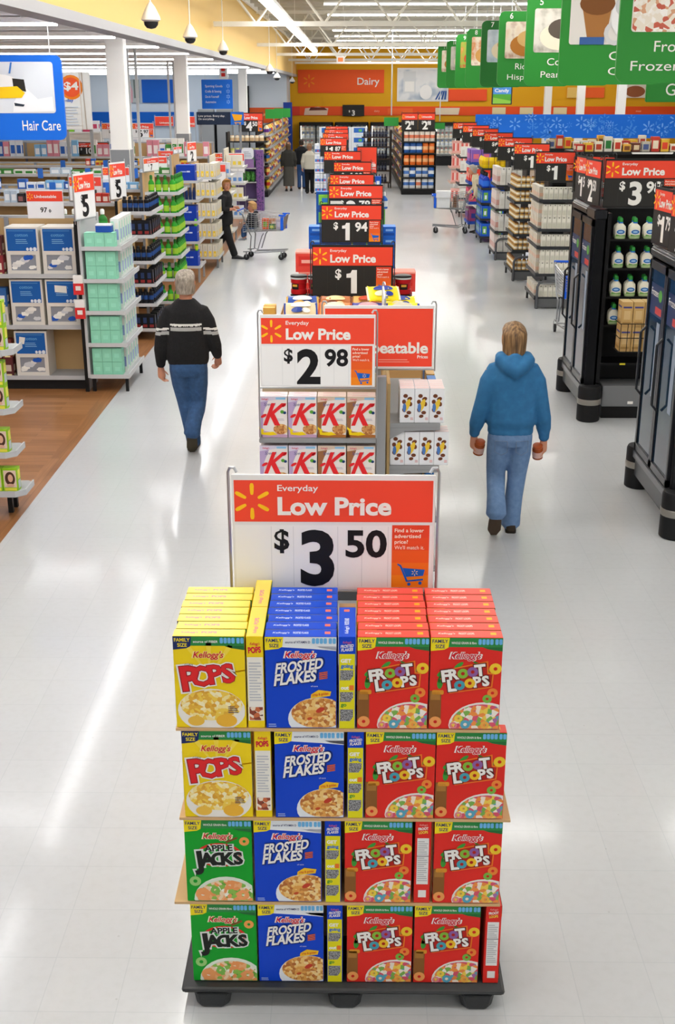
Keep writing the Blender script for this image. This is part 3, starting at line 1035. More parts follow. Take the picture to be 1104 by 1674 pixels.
def fr_loops(d):
    top_strip(d, STRIPG, YTAG, NAVY, 'WHOLE GRAIN & fibre')
    kell(d, BH - .080, KRED, WHITE)
    d.tf = (.86, 0, .21, .0, -.004)
    g1, g2 = m('#3f9a3a', .45), m('#2c7a2c', .45)
    for (x, y, rx, ry, r, c) in ((-.09, .235, .032, .013, .5, g1), (-.098, .212, .028, .012, 1.1, g2), (-.105, .185, .026, .012, 1.5, g1), (-.03, .268, .024, .009, .7, g1), (.055, .272, .030, .006, -.5, g2), (.085, .255, .022, .007, -1.1, g1), (.06, .262, .018, .006, -1.0, g2)):
        d.ell(x, y, rx, ry, c, 2, rot=r, n=12)
    d.poly([(-.106, .206), (-.07, .252), (.090, .290), (.094, .236), (.116, .234), (.112, .168), (-.066, .138), (-.07, .176)], m('#ef7a24', .45), 3)
    d.poly([(-.100, .208), (-.068, .247), (.085, .283), (.089, .231), (.110, .228), (.106, .173), (-.061, .144), (-.065, .181)], m('#b8241c', .45), 4)
    for b, ly, c in ((.10, 5, m('#57201c', .45)), (.045, 6, WHITE)):
        for li, (ch, x, y, h) in enumerate((('F', -.080, .196, .050), ('R', -.046, .206, .046), ('T', .062, .224, .050), ('L', -.052, .152, .052), ('P', .052, .172, .046), ('S', .086, .178, .044))):
            d.text(ch, x, y, h, c, ly + li * .15, bold=b, align='C', rot=.14)
    for x, y, c in ((-.012, .232, '#86b83e'), (.028, .240, '#8f5fa0'), (-.024, .178, '#49a2b4'), (.018, .188, '#f0c02c')):
        d.ring(x, y, .008, .0225, m(c, .45), 7)
    d.tf = None
    for x, y, r, c in ((.098, .148, .019, '#ef8a3a'), (.080, .124, .017, '#7fb646'), (.112, .244, .022, '#f2c932')):
        d.ring(min(x, BW / 2 - r), y, r * .32, r, m(c, .45), 3)
    d.rect(-BW / 2, .04, -.084, .155, m('#8a5a2a', .5), 2)
    d.rect(-.122, .118, -.088, .150, m('#a97636', .5), 3)
    d.rrect(-.118, .140, -.076, .158, .006, m('#e0962e', .45), 3)
    d.clip_ell(.070, .015, .125, .095, -BW / 2, .003, BW / 2 - .002, .2, m('#f1ece6', .4), 2)
    d.clip_ell(.066, .022, .112, .080, -BW / 2, .004, BW / 2 - .002, .2, LOOP, 4)
    for x, y, r, c in ((-.103, .030, .022, '#f0a05a'), (-.038, .016, .024, '#e58a92'), (.005, .020, .022, '#5aa6c2'), (-.020, .044, .015, '#f2d34c'), (.075, .018, .020, '#efb04e')):
        d.ring(x, y, r * .3, min(r, y - .002), m(c, .45), 5)


def fr_jacks(d):
    top_strip(d, STRIPG, YTAG, NAVY, 'WHOLE GRAIN fibre')
    kell(d, BH - .080, KRED, m('#e8f3c8', .45))
    d.tf = (.88, 0, .21, .0, -.004)
    rb = m('#d6372a', .45)
    d.ring(.002, .215, .083, .098, rb, 2, n=26, sq=.62)
    d.ell(.002, .215, .083, .050, m('#12a22c', .45), 3)
    for b, ly, c in ((.10, 4, m('#dfe8e2', .45)), (.03, 5, m('#1c211d', .45))):
        d.text('APPLE', -.060, .234, .030, c, ly, bold=b, w=.118 + b * .1, rot=.04)
        for li, (ch, x, y, h, r) in enumerate((('J', -.086, .148, .084, .1), ('A', -.046, .164, .062, .1), ('C', -.002, .168, .058, .08), ('K', .042, .168, .060, .06), ('S', .086, .172, .058, .1))):
            d.text(ch, x, y, h, c, ly + li * .18, bold=b + .02, align='C', rot=r)
    d.tf = None
    d.ring(.098, .272, .006, .019, m('#eda254', .45), 3)
    d.poly([(.026, .272), (.070, .292), (.074, .284), (.032, .264)], m('#7a5428', .5), 3)
    d.ring(-.093, .092, .008, .022, m('#97cf7a', .45), 3)
    d.clip_ell(.025, .008, .125, .105, -BW / 2 + .004, .003, BW / 2 - .002, .2, m('#e4efe0', .4), 2)
    d.clip_ell(.025, .012, .112, .086, -BW / 2 + .006, .004, BW / 2 - .002, .2, JACK, 4)
    for x, y, r, c in ((-.066, .034, .028, '#f0a366'), (-.018, .052, .018, '#82bf58'), (.088, .03, .024, '#f2a468')):
        d.ring(x, y, r * .3, r, m(c, .45), 5)


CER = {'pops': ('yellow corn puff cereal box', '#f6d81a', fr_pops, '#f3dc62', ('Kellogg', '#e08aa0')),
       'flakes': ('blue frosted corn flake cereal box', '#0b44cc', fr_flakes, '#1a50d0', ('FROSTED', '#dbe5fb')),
       'loops': ('red fruit ring cereal box', '#e02c24', fr_loops, '#ec5a4e', ('FROOT', '#f7d6c8')),  # second red: box top paled, lamp glare put into its colour
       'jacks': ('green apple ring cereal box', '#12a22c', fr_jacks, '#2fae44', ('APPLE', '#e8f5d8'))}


def make_cereal(kind):
    def f():
        _, col, front, topc, (word, tc) = CER[kind]
        base = m(col, .4)
        t = thing('cereal_box', '', '')
        MB().box(-BW / 2, BW / 2, 0, BD, 0, BH, base).build('carton', t, bevel=.0012)
        d = Deco(MB(), (0, -.0004, 0), (1, 0, 0), (0, 0, 1), .0004)
        front(d)
        d.mb.build('front_print', t)
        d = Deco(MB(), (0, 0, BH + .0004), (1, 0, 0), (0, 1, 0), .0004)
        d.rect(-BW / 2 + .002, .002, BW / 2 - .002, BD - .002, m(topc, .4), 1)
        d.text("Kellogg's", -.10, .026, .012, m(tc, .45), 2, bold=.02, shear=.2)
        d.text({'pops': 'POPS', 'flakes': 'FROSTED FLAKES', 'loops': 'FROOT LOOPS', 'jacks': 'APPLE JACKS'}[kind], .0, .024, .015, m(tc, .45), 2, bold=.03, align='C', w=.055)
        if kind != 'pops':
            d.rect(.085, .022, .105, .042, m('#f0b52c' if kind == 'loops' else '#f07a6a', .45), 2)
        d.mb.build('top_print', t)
        # both narrow sides
        for sx in (-1, 1):
            mb = MB()
            d = Deco(mb, (sx * (BW / 2 + .0004), BD / 2, 0), (0, sx, 0), (0, 0, 1), .0004)
            h = BD / 2 - .002
            if kind == 'pops':
                d.rect(-h, .03, h, BH * .78, m('#f0eee6', .45), 1)
                d.text("Kellogg's", 0, BH - .032, .010, KRED, 2, bold=.02, w=.034, align='C', shear=.2)
                d.text('POPS', 0, BH - .062, .022, KRED, 2, bold=.05, w=.046, align='C', rot=.08)
                d.lines(-h + .006, .11, h - .006, BH * .74, 14, m('#c3c6cc', .5), .45, 2)
                d.rect(-h + .004, .032, h - .004, .085, ramp_mat('snack_photo', 'cells', 60, [(0, '#8c3a22'), (.35, '#c9693a'), (.6, '#efe0cc'), (.85, '#5b2d1c')], .5), 2)
            elif kind == 'flakes':
                d.rect(-h, .0, h, BH * .82, m('#e6de1c', .45), 1)
                d.text("Kellogg's", 0, BH - .024, .009, m('#e86a6a', .45), 2, w=.03, align='C', shear=.2)
                d.text('FROSTED', 0, BH - .040, .011, WHITE, 2, bold=.03, w=.046, align='C', shear=.2, rot=.1)
                d.text('FLAKES', 0, BH - .054, .011, WHITE, 2, bold=.03, w=.042, align='C', shear=.2, rot=.1)
                for y0, s, c in ((.265, 'GET', '#f4f4f4'), (.245, 'going', '#2f6fc0'), (.158, 'out', '#f4f4f4'), (.09, 'go', '#4f9a34')):
                    d.text(s, -h + .006, y0, .014, m(c, .45), 2, bold=.04)
                for y0, y1 in ((.195, .235), (.108, .148), (.03, .078)):
                    d.poly([(-h + .003, y0), (h * .4, y0), (h * .8, y0 + .018), (h * .8, y1), (-h + .003, y1)], ramp_mat('small_print', 'noise', 260, [(.4, '#4d4e50'), (.6, '#a7a8aa')], .6), 2)
                d.rect(h * .3, .155, h - .004, .175, m('#ef7a2c', .45), 2)
            else:
                d.rect(-h + .006, .085, h - .006, BH * .80, m('#ecebea', .45), 1)
                d.text({'loops': 'FROOT', 'jacks': 'APPLE'}[kind], 0, BH - .036, .011, WHITE, 2, bold=.04, w=.038, align='C', rot=.1)
                d.text({'loops': 'LOOPS', 'jacks': 'JACKS'}[kind], 0, BH - .052, .011, m('#f3d04c', .45), 2, bold=.04, w=.034, align='C', rot=.1)
                d.text("Kellogg's", 0, BH - .018, .008, m('#f5b7b0', .45), 2, w=.03, align='C', shear=.2)
                d.lines(-h + .009, .10, h - .009, BH * .78, 20, m('#b5b6ba', .5), .4, 2)
                d.rect(-h + .006, .21, h - .006, .214, m('#8a8b8f', .5), 3)
                d.rect(-h + .014, .025, h - .012, .058, m('#eceae6', .45), 1)
            mb.build('side_print', t)
        return t
    return f


def cereal(kind, x0, x1, yf, z, label, side=False, jy=0.0, jr=0.0):
    if side:
        # turned so that its narrow side faces the aisle end
        put('cer_' + kind, make_cereal(kind), ((x0 + x1) / 2 + BD / 2, yf + BW / 2, z), pi / 2 + jr, label, 'cereal box', 'cereal boxes on the black pallet')
    else:
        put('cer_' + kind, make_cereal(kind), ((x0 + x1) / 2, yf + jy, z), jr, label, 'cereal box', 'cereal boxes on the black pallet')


YF, Z0, PT = 3.735, .090, .379
TIERN = ['bottom', 'second lowest', 'second highest', 'top']
TIERS = [
    [('jacks', -.616, -.358, 0), ('flakes', -.356, -.098, 0), ('flakes', -.096, -.017, 1), ('loops', -.012, .247, 0), ('loops', .249, .508, 0), ('loops', .518, .594, 1)],
    [('jacks', -.624, -.366, 0), ('flakes', -.363, -.104, 0), ('flakes', -.103, -.024, 1), ('loops', -.021, .237, 0), ('loops', .239, .313, 1), ('loops', .315, .574, 0)],
    [('pops', -.616, -.359, 0), ('pops', -.357, -.281, 1), ('flakes', -.280, -.018, 0), ('flakes', -.016, .056, 1), ('loops', .058, .311, 0), ('loops', .314, .569, 0)],
    [('pops', -.628, -.374, 0), ('pops', -.371, -.306, 1), ('flakes', -.304, -.048, 0), ('flakes', -.046, .022, 1), ('loops', .024, .279, 0), ('loops', .283, .536, 0)],
]
for k, row in enumerate(TIERS):
    z = Z0 + k * PT
    seen = {}
    for kind, x0, x1, side in row:
        n = seen.get((kind, side), 0)
        seen[(kind, side)] = n + 1
        more = len([1 for r in row if r[0] == kind and r[3] == side]) > 1
        what = CER[kind][0] + (' turned sideways' if side else '')
        pos = (', left of the two' if n == 0 else ', right of the two') if more else ''
        cereal(kind, x0, x1, YF, z, f'{what} {"at the front of" if k == 3 else "on"} the {TIERN[k]} tier{pos}', side, jr=(0 if side else RN.uniform(-.006, .006)))
    if k == 3:
        for kind, x0, x1, side in row:
            if side:
                continue
            col = {'pops': 'yellow', 'flakes': 'blue', 'loops': 'red'}[kind]
            which = '' if kind != 'loops' else ('left ' if x0 < .1 else 'right ')
            for q in range(1, 7):
                cereal(kind, x0 + RN.uniform(-.004, .004), x1 + RN.uniform(-.004, .004), YF + q * .0628, z,
                       f'{col} cereal box standing {nth(q)} behind the {which}{col} front box on the top tier', jr=RN.uniform(-.004, .004))
cereal('pops', -.371, -.306, YF + .2545, Z0 + 3 * PT, 'yellow cereal box turned sideways at the back of the top tier', True)

# kraft slip sheets between the tiers
for k, (xa, xb) in enumerate(((-.672, .577), (-.636, .598), (-.632, .541))):
    mb = MB()
    z = Z0 + (k + 1) * PT
    mb.box(xa, xb, YF - .004, 4.19, z - .0112, z - .0005, CARD)
    t = thing('slip_sheet', f'tan corrugated slip sheet under the {TIERN[k + 1]} tier of cereal boxes', 'cardboard sheet', group='slip sheets between tiers')
    mb.build('sheet', t)
    MB().box(xa + .002, xb - .002, 4.19, 4.196, z - .0112, z + .02, CARD).build('folded_edge', t)
# plain cartons filling the pallet core
for k in range(4):
    h = .355 if k < 3 else .30
    y0 = YF + (.27 if k < 3 else .262)
    xa, xb = (-.60, .56) if k < 3 else (-.044, .020)
    MBx = MB().box(xa, xb, y0, 4.17, Z0 + k * PT, Z0 + k * PT + h, CARD)
    t = thing('shipping_carton', f'tan corrugated carton in the core of the {TIERN[k]} cereal tier', 'carton', group='cartons in the pallet core')
    MBx.build('box', t)
    MB().box(xa, xb, y0 + .1, y0 + .14, Z0 + k * PT + h, Z0 + k * PT + h + .001, m('#b98d58', .5)).build('tape', t)

# black plastic pallet
PLAS = ramp_mat('black_plastic', 'noise', 30, [(0, '#1f2123'), (1, '#2c2f31')], .45)
t = thing('plastic_pallet', 'black moulded plastic pallet under the cereal boxes', 'pallet', (0, 0, 0))
mb = MB()
mb.cbox(-.658, .610, 3.690, 4.215, .066, .089, .007, PLAS)
mb.build('deck', t, bevel=.004, smooth=True)
for y in (3.688, 4.06):
    for x0, x1 in ((-.612, -.460), (-.085, .055), (.430, .572)):
        mb = MB()
        mb.loft([[(x0 + i + a, y + j + b, z) for a, b in ((0, .02), (.02, 0), (x1 - x0 - 2 * i - .02, 0), (x1 - x0 - 2 * i, .02), (x1 - x0 - 2 * i, .11 - 2 * j), (x1 - x0 - 2 * i - .02, .13 - 2 * j), (.02, .13 - 2 * j), (0, .11 - 2 * j))] for z, i, j in ((0, .020, .004), (.012, .010, .0), (.067, 0, 0))], PLAS)
        mb.build('foot', t, bevel=.003)

# ------------------------------------------------------------------ centre row price signs (white then black)
sx0, sx1 = xp(380, 880, 4.24), xp(711, 880, 4.24)
price_sign('price_sign', 'big white 3.50 price sign on a wire stand behind the cereal pallet', (sx0 + sx1) / 2, 4.262, 1.545, sx1 - sx0, .475, False, 'low', ('3', '50'), drop=1.545, base=True)

# ================================================================== LOW SHELF RUN BEHIND THE PALLET
SHG = m('#8f9194', .45)
KY = 7.6
t = thing('shelf_unit', 'grey centre aisle shelf unit behind the cereal pallet, with white cereal boxes', 'shelf unit', (0, 0, 0))
xu = .20
MB().box(xu - .03, xu + .03, KY + .0, KY + .06, 0, 1.62, SHG).build('upright', t)
MB().box(xu - .03, xu + .03, 9.0, 9.06, 0, 1.62, SHG).build('upright', t)
MB().box(-.62, xu - .03, KY + .36, KY + .38, .1, 1.56, m('#b9a88c', .7)).build('back_panel', t)
MB().box(xu + .04, xu + .06, KY + .06, 9.0, .1, 1.56, m('#b59a6c', .7)).build('back_panel', t)
KZ = [.20, .53, .86, 1.20]
for z in KZ:
    MB().box(-.62, xu - .035, KY - .02, KY + .36, z - .03, z, SHG).build('shelf', t, bevel=.004)
WZ = [.25, .62, .985, 1.285]
for z in WZ:
    mb = MB()
    mb.box(xu + .06, .60, KY + .07, 9.0, z - .035, z - .005, SHG)
    mb.prism([(0, 0), (.34, 0), (.34, .02), (.1, .075), (0, .075)], 0, .004, SHG)
    b = MB().box(xu + .06, .60, KY + .07, 9.0, z - .03, z, SHG)
    b.loft([[(xu + .06, y, z - .03), (.60, y, z - .03), (.60, y, z - .045), (.36, y, z - .055), (xu + .06, y, z - .11)] for y in (KY + .066, KY + .07)], SHG)
    b.build('shelf', t)
MB().box(-.60, .58, KY + .02, 9.0, 0, .12, DGREY).build('base', t)

PUR, BRN = m('#9c86b8', .45), m('#8f5a3a', .45)


def make_k(kind):
    def f():
        W, D, Hh = .190, .06, .282
        t = thing('cereal_carton', '', '')
        MB().box(-W / 2, W / 2, 0, D, 0, Hh, m('#efe9e6', .4)).build('carton', t, bevel=.001)
        d = Deco(MB(), (0, -.0008, 0), (1, 0, 0), (0, 0, 1), .0006)
        c1 = m('#b7a3cc' if kind == 'p' else '#9a6844', .45)
        d.poly([(-W / 2, 0), (-W / 2 + .02, .0), (-W / 2 + .03, Hh * .6), (-W / 2 + .075, Hh), (-W / 2, Hh)], c1, 1)
        d.poly([(-W / 2, Hh * .86), (W / 2, Hh * .97), (W / 2, Hh), (-W / 2, Hh)], m('#d9d3e6' if kind == 'p' else '#dcc6b2', .45), 2)
        d.poly([(W / 2, 0), (W / 2, .018), (-W / 2, .05), (-W / 2, 0)], m('#c9a4c4' if kind == 'p' else '#b0713a', .45), 1)
        d.text("Kellogg's", -W / 2 + .02, Hh - .022, .011, m('#d84a68', .45), 4, bold=.02, shear=.2, w=.045)
        d.rect(.02, Hh - .02, .085, Hh - .006, m('#8cc4ea', .45), 4)
        d.text('Special', -.06, Hh - .062, .020, m('#4a4f86', .45), 4, bold=.0, shear=.2, w=.075)
        kc = m('#e0282e', .4)
        d.text('K', -.008, .090, .145, kc, 5, bold=.03, w=.115, align='C', shear=.38)
        d.ell(-.062, .150, .022, .010, kc, 5, rot=.5)
        d.ell(.074, .222, .016, .008, kc, 5, rot=.6)
        d.ell(.062, .178, .013, .012, m('#5aa03c', .45), 6)
        d.ell(.078, .172, .011, .010, m('#1c3f72', .45), 6)
        d.lines(.01, .118, .075, .136, 2, m('#b8b4c0', .45), .4, 4)
        d.clip_ell(.052, .058, .05, .036, -W / 2, 0, W / 2 - .001, .2, ramp_mat('oat_flakes', 'cells', 85, [(0, '#c98d4a'), (.4, '#a8662f'), (.7, '#e2b878')], .5), 3)
        d.poly([(-.085, .05), (-.06, .034), (.0, .04), (.03, .02), (-.02, .014), (-.08, .02)], m('#f2d418', .45), 4)
        d.poly([(-W / 2, .06), (-W / 2, .075), (-.06, .05), (-.07, .04)], m('#f2d418', .45), 4)
        d.mb.build('front_print', t)
        d = Deco(MB(), (0, 0, Hh + .0006), (1, 0, 0), (0, 1, 0), .0006)
        d.rect(-W / 2, 0, W / 2, D, m('#e6dbe0' if kind == 'p' else '#e3d3c8', .45), 1)
        d.lines(-.06, .02, .05, .04, 2, m('#cf8a96', .45), .4, 2)
        d.mb.build('top_print', t)
        return t
    return f


for si, z in enumerate(KZ[2:]):
    for c in range(4):
        x = -.525 + c * .197
        kind = 'p' if c < 2 else 'b'
        for q in range(2):
            put('k' + kind, make_k(kind), (x, KY + .01 + q * .066, z), RN.uniform(-.01, .01),
                f'white cereal box with {"a purple" if kind == "p" else "a brown"} edge, {lr(c, 4)} on the {("lower", "upper")[si]} shelf{(", front row", ", second row")[q]}', 'cereal box', 'white cereal boxes on the centre shelf')


def make_small():
    W, D, Hh = .098, .05, .235
    t = thing('cereal_carton', '', '')
    MB().box(-W / 2, W / 2, 0, D, 0, Hh, m('#e6e9ee', .4)).build('carton', t, bevel=.001)
    d = Deco(MB(), (0, -.0008, 0), (1, 0, 0), (0, 0, 1), .0006)
    for (x, y, rx, ry, r) in ((-.012, .185, .016, .014, 0), (.016, .165, .018, .014, .4), (-.022, .145, .014, .016, 0), (.02, .13, .014, .018, .3), (-.018, .09, .016, .018, 0), (.012, .07, .017, .013, 0), (-.004, .045, .016, .012, .2)):
        d.ell(x, y, rx, ry, m('#6b3a22', .5), 1, rot=r, n=9)
    d.ell(.0, .12, .016, .046, m('#e8c43c', .45), 2, rot=-.35)
    d.ell(-.018, .105, .012, .03, m('#4d78b8', .45), 3)
    d.lines(.022, .02, .042, .04, 2, m('#d08a8a', .45), .5, 2)
    d.mb.build('front_print', t)
    d = Deco(MB(), (0, 0, Hh + .0006), (1, 0, 0), (0, 1, 0), .0006)
    d.rect(-W / 2 + .002, .002, W / 2 - .002, D - .002, m('#e3cfcd', .45), 1)
    d.mb.build('top_print', t)
    return t


for c in range(3):
    for q in range(5):
        put('small', make_small, (.375 + c * .100, KY + .085 + q * .055, WZ[3] + (.0 if q < 4 else 0)), RN.uniform(-.02, .02), f'narrow brown splashed box, {("leftmost", "middle", "rightmost")[c]} on the upper side shelf, {nth(q)} row back', 'cereal box', 'narrow cereal boxes on the side shelves')
for c in range(4):
    for q in range(3):
        put('small', make_small, (.318 + c * .100 - .005, KY + .085 + q * .055, WZ[2]), RN.uniform(-.02, .02), f'narrow brown splashed box, {lr(c, 4)} on the lower side shelf, {nth(q)} row', 'cereal box', 'narrow cereal boxes on the side shelves')
# small blue and tan packs further along the side shelves
def make_pack(col, W=.06, D=.18, Hh=.2, name='carton_pack'):
    def f():
        t = MB().box(-W / 2, W / 2, 0, D, 0, Hh, m(col, .45))
        d = Deco(t, (W / 2 + .0006, D / 2, 0), (0, 1, 0), (0, 0, 1), .0006)
        d.rect(-D * .4, Hh * .55, D * .4, Hh * .9, m('#f0efe8', .45), 1)
        d.rect(-D * .3, Hh * .1, D * .3, Hh * .35, m('#e3c054', .45), 1)
        return t.build(name)
    return f


for si in (1, 2, 3):
    for q in range(4):
        put('pack' + str(q % 2), make_pack('#2f6fb8' if q % 2 == 0 else '#c79a56'), (.565, 8.05 + q * .22, WZ[si]), 0, f'{"blue" if q % 2 == 0 else "tan"} carton at the edge of the {("", "low", "lower", "upper")[si]} side shelf, {nth(q)} past the narrow boxes', 'carton', 'cartons along the side shelf')

price_sign('price_sign', 'white 2.98 price sign over the white cereal boxes', (xp(427, 570, KY) + xp(613, 570, KY)) / 2, KY - .05, 1.565, .75, .475, False, 'low', ('2', '98'), drop=.35)
price_sign('price_sign', 'plain red unbeatable sign right of the white 2.98 sign', (xp(530, 560, 7.95) + xp(709, 560, 7.95)) / 2 , 7.95, 1.60, .75, .43, False, 'red', None, drop=.02)
price_sign('price_sign', 'price sign seen edge on between the white 2.98 sign and the red one', xu + .035, 8.36, 1.60, .62, .45, False, 'low', ('2', '50'), rz=pi / 2, drop=.02)

# ================================================================== GENERAL STOCK
def mk_box(name, W, D, H, col, acc=None, top=None, dots=None):
    def f():
        b = MB().box(-W / 2, W / 2, 0, D, 0, H, m(col, .5))
        e = .0005
        if acc:
            for O, U, hw in (((0, -.0004, 0), (1, 0, 0), W / 2), ((-W / 2 - .0004, D / 2, 0), (0, -1, 0), D / 2), ((W / 2 + .0004, D / 2, 0), (0, 1, 0), D / 2)):
                d = Deco(b, O, U, (0, 0, 1), e)
                for (x0, y0, x1, y1, c) in acc:
                    d.rect(hw * x0, H * y0, hw * x1, H * y1, m(c, .5))
                if dots:
                    d.ell(0, H * .92, hw * .22, H * .05, m(dots, .5), 6, n=8)
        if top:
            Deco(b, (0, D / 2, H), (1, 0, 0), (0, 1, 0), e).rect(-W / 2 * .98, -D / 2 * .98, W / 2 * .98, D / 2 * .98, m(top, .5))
        return b.build(name)
    return f


def mk_lathe(name, prof, col, n=10, bands=()):
    """round packet: prof is a list of (radius, z, colour or None)"""
    def f():
        b = MB()
        seg = []
        cur = col
        for i in range(len(prof) - 1):
            r0, z0 = prof[i][:2]
            r1, z1 = prof[i + 1][:2]
            if len(prof[i]) > 2:
                cur = prof[i][2]
            b.loft([[(r * cos(2 * pi * k / n), r * sin(2 * pi * k / n), z) for k in range(n)] for r, z in ((r0, z0), (r1, z1))], m(cur, .35), cap=(i in (0, len(prof) - 2)))
        return b.build(name, smooth=True)
    return f


def mk_bag(name, W, D, H, col, acc):
    """crimped pillow bag standing up"""
    def f():
        b = MB()
        rings = []
        for k in range(7):
            t = k / 6
            q = sin(pi * min(max(t, .03), .97)) ** .55
            w, dd = W / 2 * (.93 + .07 * q), D / 2 * q + .004
            rings.append([(w * cos(2 * pi * i / 12), dd * sin(2 * pi * i / 12) * (1 if abs(cos(2 * pi * i / 12)) < .95 else .4), t * H) for i in range(12)])
        b.loft(rings[:3], m(col, .35), True)
        b.loft(rings[2:5], m(acc, .35), False)
        b.loft(rings[4:], m(col, .35), True)
        return b.build(name, smooth=True)
    return f


def mk_bottle(name, r, H, body, label, cap, n=12, neck=.35, flat=.7, capcol2=None):
    """moulded bottle > body, label, cap"""
    def f():
        t = thing(name, '', '')
        b = MB()
        P = [(r * .9, 0), (r, H * .03), (r, H * .52), (r * .85, H * .62), (r * neck, H * .72), (r * neck, H * .78)]
        b.loft([[(q * cos(2 * pi * k / n), q * (flat if q > r * .5 else 1) * sin(2 * pi * k / n), z) for k in range(n)] for q, z in P], m(body, .35))
        b.build('body', t, smooth=True)
        b = MB()
        b.loft([[(r * 1.012 * cos(2 * pi * k / n), r * 1.012 * flat * sin(2 * pi * k / n), z) for k in range(n)] for z in (H * .12, H * .46)], m(label, .4), False)
        b.build('label', t, smooth=True)
        b = MB()
        b.lathe([(r * neck * 1.15, H * .76), (r * neck * 1.15, H * .94), (r * neck * .7, H)], m(cap, .35), n)
        if capcol2:
            b.lathe([(r * neck * 1.3, H * .73), (r * neck * 1.3, H * .78)], m(capcol2, .35), n)
        b.build('cap', t, smooth=True)
        return t
    return f


def fill_front(key, mk, name_label, unit, shelf, xs, y, z, cat, group, layers=1, dz=0, jit=.0, rz=0):
    n = len(xs)
    for L in range(layers):
        for i, x in enumerate(xs):
            lay = '' if layers == 1 else (', lower', ', upper')[L] if layers == 2 else f', {nth(L)} layer up'
            put(key, mk, (x + RN.uniform(-jit, jit), y, z + L * dz), rz + RN.uniform(-jit * 4, jit * 4), f'{name_label} on {shelf} of {unit}, {lr(i, n)}{lay}', cat, group)


def fill_side(key, mk, name_label, unit, shelf, x, ys, z, cat, group, rz, layers=1, dz=0):
    n = len(ys)
    for L in range(layers):
        for i, y in enumerate(ys):
            lay = '' if layers == 1 else (', lower', ', upper')[L] if layers == 2 else f', {nth(L)} up'
            put(key, mk, (x, y, z + L * dz), rz, f'{name_label} on {shelf} of {unit}, aisle side, {nth(i)} back{lay}', cat, group)


def spread(a, b, n):
    return [a + (b - a) * (i + .5) / n for i in range(n)]


SHELFN = {1: ['the shelf'], 2: ['bottom shelf', 'top shelf'], 3: ['bottom shelf', 'middle shelf', 'top shelf'],
          4: ['bottom shelf', 'second shelf up', 'third shelf up', 'top shelf'],
          5: ['bottom shelf', 'second shelf up', 'middle shelf', 'fourth shelf up', 'top shelf'],
          6: ['bottom shelf', 'second shelf up', 'third shelf up', 'fourth shelf up', 'fifth shelf up', 'top shelf']}


def rack(name, label, x0, x1, y0, y1, zs, ztop, frame, shelfm, backm, guard=False, legs=True, aisle=-1, rail=None, cat='shelf rack'):
    """end rack open toward the camera and the aisle: back panel on the far side, shelves, legs"""
    t = thing(name, label, cat, (0, 0, 0))
    xb = x1 if aisle < 0 else x0
    s = 1 if aisle < 0 else -1
    MB().box(min(xb, xb + s * .03), max(xb, xb + s * .03), y0, y1, zs[0] - .03, ztop, backm).build('back_panel', t)
    for yy in (y0, y1 - .04):
        MB().box(min(xb + s * .03, xb + s * .07), max(xb + s * .03, xb + s * .07), yy, yy + .04, 0, ztop, frame).build('upright', t)
    for z in zs:
        b = MB()
        b.box(x0, x1, y0, y1, z - .028, z, shelfm)
        xo = x0 if aisle < 0 else x1
        b.box(min(xo, xo - s * .012), max(xo, xo - s * .012), y0, y1, z - .035, z + .02, rail or shelfm)
        b.box(x0, x1, y0 - .008, y0, z - .035, z + .012, rail or shelfm)
        b.build('shelf', t)
    if legs:
        for lx in (x0 + .03, x1 - .03):
            for yy in (y0 + .03, y1 - .06):
                MB().box(lx - .018, lx + .018, yy, yy + .036, 0, zs[0] - .03, frame).build('leg', t)
    if guard:
        b = MB()
        b.tube([(x0 + .03, y0 - .03, 0), (x0 + .03, y0 - .03, .36), (x0 + .06, y0 - .03, .42), (x0 + .13, y0 - .03, .45), (x1 - .02, y0 - .03, .45)], .022, m('#55565a', .4), 8)
        b.build('guard_rail', t)
        b = MB()
        b.box(x0 + .05, x1, y0 - .01, y0 - .008, .02, zs[0] - .02, m('#5d5e60', .5))
        b.build('kick_plate', t)
    return t


# ================================================================== CENTRE ROW BEYOND THE SHELF UNIT
def bin_stand(label, x0, x1, y0, y1, zt, col='#b98f5b', lip=.06, pallet=True):
    t = thing('display_bin', label, 'display bin', (0, 0, 0))
    if pallet:
        b = MB().box(x0 - .02, x1 + .02, y0 - .02, y1 + .02, .08, .12, PLAS)
        for x in spread(x0, x1, 3):
            b.box(x - .06, x + .06, y0, y1, 0, .08, PLAS)
        b.build('pallet_base', t)
    MB().box(x0, x1, y0, y1, .12 if pallet else 0, zt, m(col, .8)).build('body', t)
    b = MB()
    for a, c, d_, e in ((x0, x1, y0 - .006, y0), (x0, x1, y1, y1 + .006), (x0 - .006, x0, y0, y1), (x1, x1 + .006, y0, y1)):
        b.box(a, c, d_, e, zt - .2, zt + lip, m(col, .8))
    b.build('lip', t)
    return t


bin_stand('tan corrugated bin of snack bags behind the red unbeatable sign', -.60, .60, 9.72, 10.4, 1.595, lip=.02)


